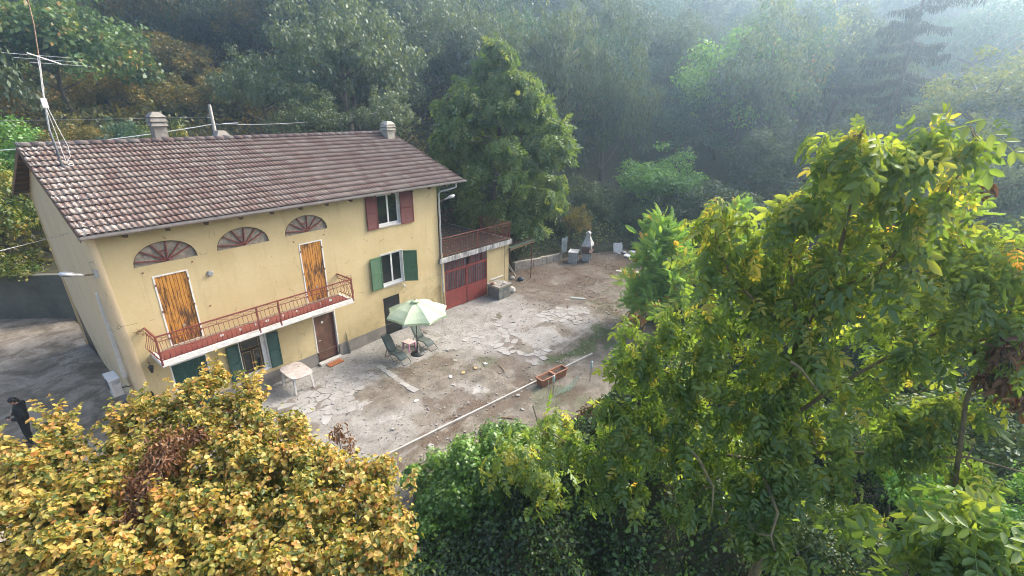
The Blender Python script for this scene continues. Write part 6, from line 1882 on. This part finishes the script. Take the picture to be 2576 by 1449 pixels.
LIMBS = [
[(5.59, -17.04, 3.4), (5.66, -16.88, 4.63), (5.59, -16.78, 5.47), (5.45, -16.7, 6.44), (5.27, -16.67, 7.22), (5.15, -16.81, 7.88), (4.98, -16.87, 8.54), (4.6, -16.87, 9.45), (3.81, -16.82, 10.13)] ,
[(5.27, -16.67, 7.22), (4.9, -16.19, 7.54), (4.74, -15.69, 7.98), (4.51, -15.37, 8.59)] ,
[(5.15, -16.81, 7.88), (5.33, -17.32, 8.26), (5.31, -17.67, 9.05), (4.86, -17.8, 9.88)] ,
[(5.59, -16.78, 5.47), (5.88, -17.35, 6.27), (6.17, -17.99, 6.95), (6.21, -18.41, 7.47), (6.25, -18.57, 8.12)] ,
[(5.61, -16.83, 4.89), (5.36, -15.97, 5.47), (5.02, -14.98, 5.81), (4.75, -14.29, 6.09)] ,
[(5.6, -16.88, 4.5), (5.36, -15.82, 4.34), (4.79, -14.66, 4.18), (4.39, -13.6, 3.68), (4.33, -12.85, 3.93)] ,
[(5.66, -16.88, 4.63), (5.91, -17.53, 4.94), (6.14, -18.54, 5.18), (6.08, -19.09, 5.56), (6.0, -19.8, 5.66)] ,
[(6.01, -19.1, 4.85), (6.19, -18.86, 6.45), (6.37, -18.9, 7.57), (6.49, -18.93, 8.6)] ,
[(5.42, -16.46, 4.55), (5.04, -16.76, 4.39), (4.63, -17.01, 4.26), (4.28, -17.03, 4.07), (4.14, -17.11, 3.95)] ,
[(5.45, -16.7, 6.44), (5.17, -16.59, 7.43), (4.89, -16.34, 8.39), (4.59, -16.32, 9.18)] ,
[(4.83, -15.19, 4.8), (4.61, -15.72, 4.61), (4.38, -16.1, 4.39), (4.04, -16.18, 4.11)] ,
[(4.16, -16.67, 7.18), (4.15, -16.85, 7.16), (4.07, -17.1, 6.87)] ,
]
TWIG = [[(5.0, -11.85, 3.82), (5.1, -11.93, 3.35), (5.27, -12.1, 2.87), (5.24, -12.21, 2.34), (5.32, -12.46, 2.12)], [(5.14, -12.4, 3.22), (5.42, -12.79, 3.74), (5.67, -13.36, 3.9)], [(5.35, -12.78, 3.05), (5.44, -12.89, 3.61), (5.57, -13.12, 3.81)], [(4.98, -14.08, 6.34), (5.16, -14.38, 6.49), (5.26, -14.72, 6.44)], [(5.16, -14.38, 6.49), (5.09, -14.25, 6.84)], [(0.87, -10.49, 4.25), (0.95, -10.33, 4.65), (1.12, -10.38, 4.93)], [(0.87, -10.49, 4.25), (0.88, -10.2, 4.72)], [(-1.56, -10.07, 4.95), (-1.36, -9.8, 5.24), (-1.3, -9.41, 5.43)], [(-1.77, -10.31, 4.98), (-1.55, -10.15, 5.14), (-1.2, -10.53, 5.22)], [(-2.47, -8.6, 5.18), (-2.37, -8.35, 5.49), (-2.23, -8.03, 5.75)]]


# hazel in autumn colour, bottom left
rg = np.random.default_rng(21)
hb = Vector((-1.3, -9.9, float(hgt(-1.3, -9.9))))
hazel = empty('hazel_tree', hb, 0, 'golden autumn hazel filling the lower left corner in front of the house', 'tree')
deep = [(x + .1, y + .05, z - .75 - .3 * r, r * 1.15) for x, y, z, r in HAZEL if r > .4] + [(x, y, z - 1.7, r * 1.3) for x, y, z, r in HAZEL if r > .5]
d1 = cloud(rg, split(rg, HAZEL, 22, .16), 2050, .8, .2, .35, .8, .051, .4, dens_r=1.6)
d1b = cloud(rg, HAZEL, 1100, .75, .25, .35, .9, .054, .35, dens_r=2); d1 = [np.concatenate(q) for q in zip(d1, d1b)]
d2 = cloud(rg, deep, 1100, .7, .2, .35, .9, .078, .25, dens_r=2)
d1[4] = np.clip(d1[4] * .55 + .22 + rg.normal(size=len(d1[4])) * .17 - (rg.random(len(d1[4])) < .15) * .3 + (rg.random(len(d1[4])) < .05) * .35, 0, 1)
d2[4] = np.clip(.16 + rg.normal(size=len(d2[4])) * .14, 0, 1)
# slender shoots rising above the crown
shoots = MB(); sh = [[], [], [], [], []]
for k in range(230):
    x, y, z, r = HAZEL[rg.integers(0, len(HAZEL))]
    p = Vector((x + rg.normal(0, r * .5), y + rg.normal(0, r * .5), z + r * .3)); pts = [p.copy()]
    d = Vector((rg.normal(0, .4), rg.normal(0, .4), 1)).normalized()
    L = rg.uniform(.25, .62)
    for j in range(7):
        p = p + d * L / 7; d = (d + Vector((rg.normal(0, .12), rg.normal(0, .12), 0))).normalized(); pts.append(p.copy())
        for q in range(2):
            o_ = Vector((rg.normal(), rg.normal(), .1)).normalized()
            sh[0].append(tuple(p)); sh[1].append(tuple(o_ + Vector((0, 0, -.2)))); sh[2].append((rg.normal(0, .4), rg.normal(0, .4), 1)); sh[3].append(rg.uniform(.055, .09)); sh[4].append(np.clip(.55 + rg.normal() * .22, 0, 1))
    shoots.tube([q - hb for q in pts], [.006 * (1 - i / 9) for i in range(len(pts))], 4, False)
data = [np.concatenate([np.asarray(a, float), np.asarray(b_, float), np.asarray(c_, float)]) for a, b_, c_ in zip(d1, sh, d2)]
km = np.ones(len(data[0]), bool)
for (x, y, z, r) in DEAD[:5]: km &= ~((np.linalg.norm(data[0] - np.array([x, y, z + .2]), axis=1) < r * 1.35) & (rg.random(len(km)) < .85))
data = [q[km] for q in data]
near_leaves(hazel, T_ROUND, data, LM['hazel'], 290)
shoots.build('shoots', bark_pale, hazel, kind='stuff')
hub = []; 
for k in range(9):
    a = 2 * pi * k / 9; e = Vector((1.0 * cos(a) * rg.uniform(.5, 1.6), 1.6 * sin(a) * rg.uniform(.6, 1.5), 4.9 - .3)); pts = [Vector((.12 * cos(a), .12 * sin(a), 0))]
    for t in (.25, .5, .75, 1): pts.append(Vector((e.x * t ** 1.4, e.y * t ** 1.4, e.z * t)) + Vector((rg.normal(0, .05), rg.normal(0, .05), 0)))
    MB().tube(pts, [.07, .055, .045, .032, .02], 6).build('stem', bark_pale, hazel, smooth=True); hub += [tuple(p) for p in pts[2:]]
mb = MB(); limbs_to(mb, rg, hub, HAZEL, hb, .018); mb.build('branches', bark_pale, hazel, kind='stuff')

# large walnut at the right, close to the camera
rg = np.random.default_rng(22)
wb_ = Vector((6.1, -16.6, float(hgt(6.1, -16.6))))
wal = empty('walnut_tree', wb_, 0, 'large sunlit walnut tree reaching across the right side nearest the camera', 'tree')
dw = cloud(rg, split(rg, WALNUT, 13, .19, 1.0), 62, .75, .25, 1.0, .6, .225, .28, dens_r=1.2)
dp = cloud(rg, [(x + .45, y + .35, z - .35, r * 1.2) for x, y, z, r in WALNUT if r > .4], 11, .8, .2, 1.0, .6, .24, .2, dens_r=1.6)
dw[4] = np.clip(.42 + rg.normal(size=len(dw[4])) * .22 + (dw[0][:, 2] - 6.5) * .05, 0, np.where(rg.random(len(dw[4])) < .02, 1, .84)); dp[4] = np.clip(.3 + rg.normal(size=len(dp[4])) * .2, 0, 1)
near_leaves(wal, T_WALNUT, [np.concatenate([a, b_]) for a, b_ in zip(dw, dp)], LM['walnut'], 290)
hub = []
first = [Vector(p) - wb_ for p in LIMBS[0]]
MB().tube([Vector((0, 0, -.2)), Vector((-.15, -.1, 2)), *first], [.11, .095, .09, .08, .07, .06, .05, .04, .028, .016, .007][:len(first) + 2], 10).build('trunk', bark_lichen, wal, smooth=True)
hub += first[2:]
for l in LIMBS[1:]:
    pts = [Vector(p) - wb_ + Vector((rg.normal(0, .02), rg.normal(0, .02), rg.normal(0, .02))) for p in l]; n_ = len(pts)
    r0 = .038 if n_ > 3 else .028
    MB().tube(pts, [r0 * (1 - .75 * i / (n_ - 1)) for i in range(n_)], 7).build('limb', bark_lichen, wal, smooth=True); hub += pts
mb = MB(); limbs_to(mb, rg, hub, WALNUT, wb_, .016, 5); mb.build('twigs', bark_lichen, wal, kind='stuff')

# second walnut spray, lower right corner
cb = Vector((2.7, -18.9, float(hgt(2.7, -18.9))))
cw = empty('walnut_tree', cb, 0, 'separate walnut crown poking into the lower right corner', 'tree')
dc = cloud(rg, split(rg, CORNER, 12, .2), 60, .8, .3, .9, .7, .25, .2, dens_r=1.2); dc[4] = np.clip(.42 + rg.normal(size=len(dc[4])) * .2, 0, 1)
near_leaves(cw, T_WALNUT, dc, LM['walnut'], 60)
MB().tube([(0, 0, 0), (-.1, .1, 4), (.05, .1, 7.4), (.1, .2, 9.3)], [.16, .12, .06, .02], 8).build('trunk', bark_lichen, cw, smooth=True)
mb = MB(); limbs_to(mb, rg, [(.05, .1, 7.6), (.08, .2, 8.8)], CORNER, cb, .014, 4); mb.build('twigs', bark_lichen, cw, kind='stuff')

# big walnut behind the garage
rg = np.random.default_rng(23)
gw_ = Vector((22.4, 4.4, 1.2))
gwt = empty('walnut_tree', gw_, 0, 'tall green walnut tree with rusty tips standing behind the terrace', 'tree')
bl = []
for i in range(120):
    t = rg.random(); z = -6.4 + 13.0 * t; rr = 4.6 * (sin(pi * min(1, (t + .12) * .93)) ** .6) * (1 if t < .72 else (1 - (t - .72) * 1.9)) * rg.uniform(.45, 1.05)
    a = rg.uniform(0, 6.28); bl.append((22.3 + rr * cos(a), 3.6 + rr * sin(a), 7.3 + z + (.9 if rr > 3 else 0) * 0, rg.uniform(.6, 1.15)))
bl = [(x, y, z, r) for x, y, z, r in bl if z > 2.6 + max(0, (21.5 - x)) * .7 and not (x < 18 and y < 2)]
d = cloud(rg, split(rg, bl, 4, .5, .8), 90, .8, .4, 1.0, .6, .42, .25, dens_r=1.8); d[4] = np.clip(.36 + rg.normal(size=len(d[4])) * .2 + (rg.random(len(d[4])) < .06) * .3, 0, .84)
near_leaves(gwt, T_WALNUT, d, LM['garden'], 0, 'crown')
MB().tube([(0, 0, -.5), (-.1, -.2, 3), (.1, -.6, 7), (-.2, -.8, 11.5)], [.28, .22, .14, .03], 9).build('trunk', bark, gwt, smooth=True)
mb = MB(); limbs_to(mb, rg, [(0, -.2, 3), (0, -.4, 5), (.1, -.6, 7), (0, -.7, 9)], bl[::2], gw_, .05, 2); mb.build('branches', bark, gwt, kind='stuff')

# feathery young robinias at the yard edge
for (lab, c, R, Hh, n, sd) in (('bright green feathery young robinia at the right edge of the yard', (19.3, -9.3), 3.1, 4.0, 100, 31), ('smaller feathery robinia behind the bright one', (22.8, -11.6), 1.6, 4.7, 34, 32)):
    rg = np.random.default_rng(sd)
    g = float(hgt(*c)); rb = empty('robinia_shrub', (*c, g), 0, lab, 'shrub')
    bl = []
    for i in range(n):
        t = rg.random() ** .8; a = rg.uniform(0, 6.28); rr = R * (1 - t * .75) * rg.uniform(.2, 1); bl.append((c[0] + rr * cos(a), c[1] + rr * sin(a), .3 + (Hh + 1.2) * t * rg.uniform(.75, 1), rg.uniform(.3, .5)))
    d = cloud(rg, bl, 190, 1.0, .2, -.75, .5, .46, .3, dens_r=2)
    near_leaves(rb, T_FERN, d, LM['fern'], 0, 'foliage')
    mb = MB()
    for x, y, z, r in bl[:24]: mb.tube([(0, 0, 0), ((x - c[0]) * .4, (y - c[1]) * .4, (z - g) * .5), (x - c[0], y - c[1], z - g)], [.03, .02, .008], 5)
    mb.build('stems', bark, rb, kind='stuff')

# ivy clad bush, yellowing shrub beside it
rg = np.random.default_rng(24)
ib = empty('ivy_bush', (5.4, -9.9, float(hgt(5.4, -9.9))), 0, 'dense glossy green ivy mound beyond the kerb in the lower middle', 'bush')
bl = IVY + [(x + .2, y + .1, z - .8, r * 1.2) for x, y, z, r in IVY]
sub = []
for x, y, z, r in bl:
    for k in range(7):
        u = norm(rg.normal(size=3)); sub.append((x + u[0] * r * .8, y + u[1] * r * .8, z + abs(u[2]) * r * .7, r * .42))
d = cloud(rg, sub, 3000, .9, .55, .2, .8, .075, .3); near_leaves(ib, T_PALM, d, LM['ivy'], 0, 'foliage')
MB().tube([(0, 0, 0), (-.1, .0, 1.2), (0, .1, 2.3)], [.12, .08, .02], 7).build('trunk', bark, ib)
yb = empty('walnut_shrub', (YB[0][0], YB[0][1], float(hgt(YB[0][0], YB[0][1]))), 0, 'yellowing low walnut shrub right of the glossy ivy mound', 'shrub')
d = cloud(rg, YB, 190, .8, .3, .6, .8, .26, .25, dens_r=1.6); d[4] = np.clip(.70 + rg.normal(size=len(d[4])) * .2, 0, 1)
near_leaves(yb, T_WALNUT, d, LM['walnut'], 0, 'foliage')
mb = MB(); limbs_to(mb, rg, [(0, 0, .5), (0, 0, 1.2)], YB, Vector(yb.location), .02, 4); mb.build('branches', bark_pale, yb, kind='stuff')
for i, l in enumerate(TWIG[:3]):
    MB().tube(l, [.016 * (1 - .7 * k / (len(l) - 1)) for k in range(len(l))], 5).build('bare_branch', bark_pale, label=['thin bare branch rising from the yellowing shrub over the dry soil', 'thicker bare branch arching under the walnut leaves', 'short forked bare branch below the netting'][i], cat='branch')

# shrubs crowding the bank behind and below the walnut
for i, (x, y, z, r, kd, lab) in enumerate((
        (13.9, -20.6, 1.6, 2.0, 'vine', 'leafy elder shrub at the right edge behind the hanging dead leaves'), (11.0, -19.7, 1.3, 1.5, 'bright', 'green shrub under the long bare walnut limb at the right'),
        (17.7, -21.8, 2.2, 2.4, 'vine', 'creeper covered shrub at the right edge below the dim feathery tree'), (12.3, -18.3, 1.2, 1.7, 'vine', 'dark shrub glimpsed between the walnut trunk and its right limbs'),
        (8.3, -18.0, .9, 1.3, 'vine', 'dark shrub below the foot of the walnut trunk'), (9.9, -21.0, 2.3, 1.2, 'bright', 'lighter shrub above the lower right walnut crown'),
        (17.2, -19.0, 1.6, 2.0, 'green', 'green shrub behind the middle of the walnut crown'), (24.5, -22.0, 3.4, 3.0, 'lime', 'sunlit yellowish shrub at the right edge beyond the walnut'),
        (21.0, -17.0, 1.4, 2.3, 'green', 'green shrub seen through the gap left of the walnut trunk'), (16.0, -14.6, .9, 1.9, 'bright', 'leafy green shrub behind the left part of the walnut'))):
    tree('bush', lab, kd, x, y, z, r, r, 'broadleaf' if i % 2 else 'lumpy', cat='bush')

# dead brown foliage
labs = ['clump of dead rusty leaves within the golden hazel', None, None, None, None, 'dead brown leaves hanging at the right edge', None, None, None, None, 'dead curled leaves on a bare twig at the edge of the yard', None, None, 'reddish dry twig rising from the hazel over the sandy soil', None, 'dry reddish brown weed by the netting', None]
grp_ = [[0, 1, 2, 3, 4], [5, 6, 7, 8, 9], [10, 11, 12], [13, 14], [15, 16]]
for gi, ids in enumerate(grp_):
    bl = [(a_, b2_, c2_ + (.12 if gi == 0 else 0), r2_ * (1.05 if gi == 0 else .72 if gi == 1 else 1)) for a_, b2_, c2_, r2_ in (DEAD[i] for i in ids)]; x0, y0 = bl[0][0], bl[0][1]
    zb = float(hgt(x0, y0)); dd = empty('dead_foliage', (x0, y0, zb), 0, labs[ids[0]], 'dead leaves')
    d = cloud(rg, bl, 4200 if gi in (0,) else 1500, .9, .2, 1.3, .2, .075 if gi != 1 else .12, .3)
    near_leaves(dd, (T_OVAL[0] * np.array([1, .55, 2.2]), T_OVAL[1]), d, LM['dead'], 0, 'foliage')
    mb = MB(); zt = bl[0][2] - zb
    z0_ = 0 if gi in (0, 3) else zt - .9
    mb.tube([(.1, 0, z0_), (.05, 0, (z0_ + zt) * .5), (0, 0, zt)], [.016, .012, .008], 5); limbs_to(mb, rg, [(0, 0, zt * .8), (0, 0, zt)], bl, Vector(dd.location), .009, 7); mb.build('twigs', bark, dd, kind='stuff')

# undergrowth: brambles and creepers over the bank below the yard
def mound(x, y):
    b = -sdist(x, y, SB)
    base = hgt(x, y)
    h = np.clip((b - 1.0) / 2.0, 0, 1) * (1.1 + 2.6 * np.clip(fbm(x, y, 4.5, 101) + .35, 0, 1) + 1.0 * fbm(x, y, 1.3, 111))
    h = h * (1 + .9 * np.clip((x - 3) / 6, 0, 1))
    return base + np.maximum(h, 0.02)
rg = np.random.default_rng(25)
def scatter(n, x0, x1, y0, y1, cond, tpl, size, depth, mat, name, label, droop=.2):
    x = rg.uniform(x0, x1, n); y = rg.uniform(y0, y1, n)
    P0 = np.stack([x, y, np.zeros(n)], 1)
    m_ = cond(x, y); x, y = x[m_], y[m_]
    z = mound(x, y) - np.abs(rg.normal(size=len(x))) * depth
    P = np.stack([x, y, z], 1); vis, zz = in_view(P, 1.15); P = P[vis]; n = len(P)
    e = .15; gx = (mound(P[:, 0] + e, P[:, 1]) - mound(P[:, 0] - e, P[:, 1])) / (2 * e); gy = (mound(P[:, 0], P[:, 1] + e) - mound(P[:, 0], P[:, 1] - e)) / (2 * e)
    Nn = norm(norm(np.stack([-gx, -gy, np.ones(n)], 1)) + rg.normal(size=(n, 3)) * .5)
    D = norm(np.cross(Nn, rg.normal(size=(n, 3))) + np.array([0, 0, -droop]))
    t = np.clip(.45 + fbm(P[:, 0], P[:, 1], 1.7, 121) * 1.1 + rg.normal(size=n) * .2, 0, 1)
    return obj(name, leafmesh(name, tpl, P, D, Nn, size * (1 + .3 * rg.normal(size=n)).clip(.4, 1.8), t, mat), kind='stuff', label=label)


south = lambda lo, hi: (lambda x, y: (-sdist(x, y, SB) > lo) & (-sdist(x, y, SB) < hi))
scatter(330000, -6, 24, -21, -8, south(.9, 13), T_QUAD, .095, .14, LM['vine'], 'undergrowth', 'dark tangle of brambles and creepers below the yard edge')
scatter(30000, -6, 24, -21, -8, south(1.0, 13), T_OVAL, .10, .04, LM['ivy'], 'creeper_leaves', 'brighter creeper leaves on top of the brambles')
def south_mesh():
    return grid_mesh('bramble_core', -8, 27, -30, -8, .3, lambda x, y: np.where(-sdist(x, y, SB) > .8, mound(x, y) - .28, -3.0 - .5), terrain_mat)
obj('bramble_core', south_mesh(), kind='stuff', label='dark inner tangle under the bramble leaves')
scatter(34000, 24, 70, -40, -9, south(3, 30), T_QUAD, .26, .3, LM['dull'], 'far_undergrowth', 'scrub covering the slope beyond the walnut')
n = 90000; x = rg.uniform(-20, 70, n); y = rg.uniform(14, 80, n); a = sdist(x, y, NB); d_ = np.hypot(x - CAM.x, y - CAM.y); m_ = (a > 1.2) & (d_ < 85); x, y = x[m_], y[m_]; n = len(x)
P = np.stack([x, y, hgt(x, y) + rg.random(n) ** 1.5 * 1.6 * (1 + fbm(x, y, 3, 231))], 1); Nn = norm(rg.normal(size=(n, 3)) + np.array([0, -.5, .8])); D = norm(rg.normal(size=(n, 3)) + np.array([0, 0, -.3]))
obj('forest_undergrowth', leafmesh('forest_undergrowth', T_QUAD, P, D, Nn, rg.uniform(.25, .5, n), np.clip(.4 + fbm(x, y, 4, 241) + rg.normal(size=n) * .2, 0, 1), LM['ochre']), kind='stuff', label='brownish green undergrowth on the slope behind the house')
# bank undergrowth behind the low wall and on the forest floor nearby
n = 110000; x = rg.uniform(19, 50, n); y = rg.uniform(-12, 20, n); a = sdist(x, y, NB); m_ = (a > .5) & (a < 9); x, y = x[m_], y[m_]; n = len(x)
P = np.stack([x, y, hgt(x, y) + .05 + rg.random(n) ** 2 * .9 * (1 + fbm(x, y, 2, 131))], 1); Nn = norm(rg.normal(size=(n, 3)) + np.array([0, -.3, .9])); D = norm(rg.normal(size=(n, 3)) + np.array([0, 0, -.5]))
obj('bank_undergrowth', leafmesh('bank_undergrowth', T_QUAD, P, D, Nn, rg.uniform(.10, .24, n), np.clip(.3 + fbm(x, y, 2, 141) + rg.normal(size=n) * .2, 0, 1), LM['vine']), kind='stuff', label='ivy and brambles on the bank above the block wall')

# fallen leaves
def litter(n, xs, ys, dens, size, mat=litter_mat, zoff=.015, zf=None):
    x = rg.uniform(*xs, n); y = rg.uniform(*ys, n)
    m_ = (rg.random(n) < dens(x, y)) & (sdist(x, y, NB) < -.05) & (-sdist(x, y, SB) < 1.2); x, y = x[m_], y[m_]; k = len(x)
    z = (np.full(k, zoff) if zf is None else zf(x, y)) + yard_z(x, y) * (zf is None) + rg.random(k) * .02
    P = np.stack([x, y, z], 1); Nn = norm(np.stack([rg.normal(0, .35, k), rg.normal(0, .35, k), np.ones(k)], 1)); D = norm(np.cross(Nn, rg.normal(size=(k, 3))))
    return P, D, Nn, size * rg.uniform(.6, 1.3, k), rg.random(k)
d1 = litter(26000, (16.5, 31), (-8.5, 2.2), lambda x, y: np.clip((x - 16.5) / 4, 0, 1) * np.clip(.35 + fbm(x, y, 1.2, 151) * 1.6, 0.03, .9), .075)
d2 = litter(14000, (2.5, 17), (-9.3, -.2), lambda x, y: np.clip(.06 + fbm(x, y, 1.0, 161) * .5, 0.01, .5), .045)
dd = [np.concatenate([a, b_]) for a, b_ in zip(d1, d2)]
obj('fallen_leaves', leafmesh('fallen_leaves', T_OVAL, *dd, litter_mat), kind='stuff', label='brown fallen leaves strewn over the far yard')
n = 2600; x = rg.uniform(18.5, 21, n); y = 1.7 - rg.random(n) ** 1.6 * 2.0; k = (y > -.1 - .4 * rg.random(n)); x, y = x[k], y[k]; n = len(x)
P = np.stack([x, y, 2.545 + (y + .5) * .045 + rg.random(n) * .03], 1); Nn = norm(np.stack([rg.normal(0, .3, n), rg.normal(0, .3, n), np.ones(n)], 1))
obj('roof_litter', leafmesh('roof_litter', T_OVAL, P, norm(np.cross(Nn, rg.normal(size=(n, 3)))), Nn, rg.uniform(.06, .12, n), rg.random(n) * .6, litter_mat), kind='stuff', label='brown leaves lying on the shelter roof')
n = 900; x = rg.uniform(13.4, 18.4, n); y = rg.uniform(-.1, 5, n) - (x - 13.2) * .056
P = np.stack([x, y, 3.07 + rg.random(n) * .02], 1); Nn = norm(np.stack([rg.normal(0, .3, n), rg.normal(0, .3, n), np.ones(n)], 1))
obj('terrace_litter', leafmesh('terrace_litter', T_OVAL, P, norm(np.cross(Nn, rg.normal(size=(n, 3)))), Nn, rg.uniform(.06, .12, n), rg.random(n), litter_mat), kind='stuff', label='scattered leaves on the terrace floor')
# dry grass and weeds
n = 42000; x = rg.uniform(2.5, 18, n); y = rg.uniform(-9.6, -1.5, n); s_, c_ = masks(x, y)
gg = inpoly(x, y, PGR) * .9 + inpoly(x, y, PRW) * .5 + np.clip(fbm(x, y, 1.1, 171) * .8, 0, .4) + (-sdist(x, y, SB) > -.7) * .3
m_ = (rg.random(n) < gg) & ~s_ & ~c_ & (-sdist(x, y, SB) < 1.3); x, y = x[m_], y[m_]; n = len(x)
P = np.stack([x, y, yard_z(x, y)], 1); D = norm(np.stack([rg.normal(0, .5, n), rg.normal(0, .5, n), np.ones(n) * .8], 1)); Nn = rg.normal(size=(n, 3))
grass_mat = leafmat('grass_blade', [(0, (.05, .11, .02)), (.35, (.10, .15, .03)), (.6, (.26, .19, .09)), (1, (.22, .09, .05))], .3, .1)
t = np.clip(np.where(inpoly(x, y, PGR), .2, np.where(inpoly(x, y, PRW), .9, .62)) + rg.normal(size=n) * .15, 0, 1)
obj('dry_grass', leafmesh('dry_grass', (T_QUAD[0] * np.array([1, .16, 1]), T_QUAD[1]), P, D, Nn, rg.uniform(.04, .13, n), t, grass_mat), kind='stuff', label='dry grass and weeds growing through the broken yard')

# ------------------------------------------------------------------ haze
hz_m = bpy.data.materials.new('haze_air'); hz_m.use_nodes = True; n = hz_m.node_tree; n.nodes.clear()
o_ = N(n, 'ShaderNodeOutputMaterial'); v_ = N(n, 'ShaderNodeVolumePrincipled')
v_.inputs['Color'].default_value = (.54, .76, 1.0, 1); v_.inputs['Density'].default_value = .0027; v_.inputs['Anisotropy'].default_value = .78
n.links.new(v_.outputs[0], o_.inputs['Volume'])
MB().box((-62, -72, -9), (162, 152, 74)).build('haze', hz_m, kind='stuff')
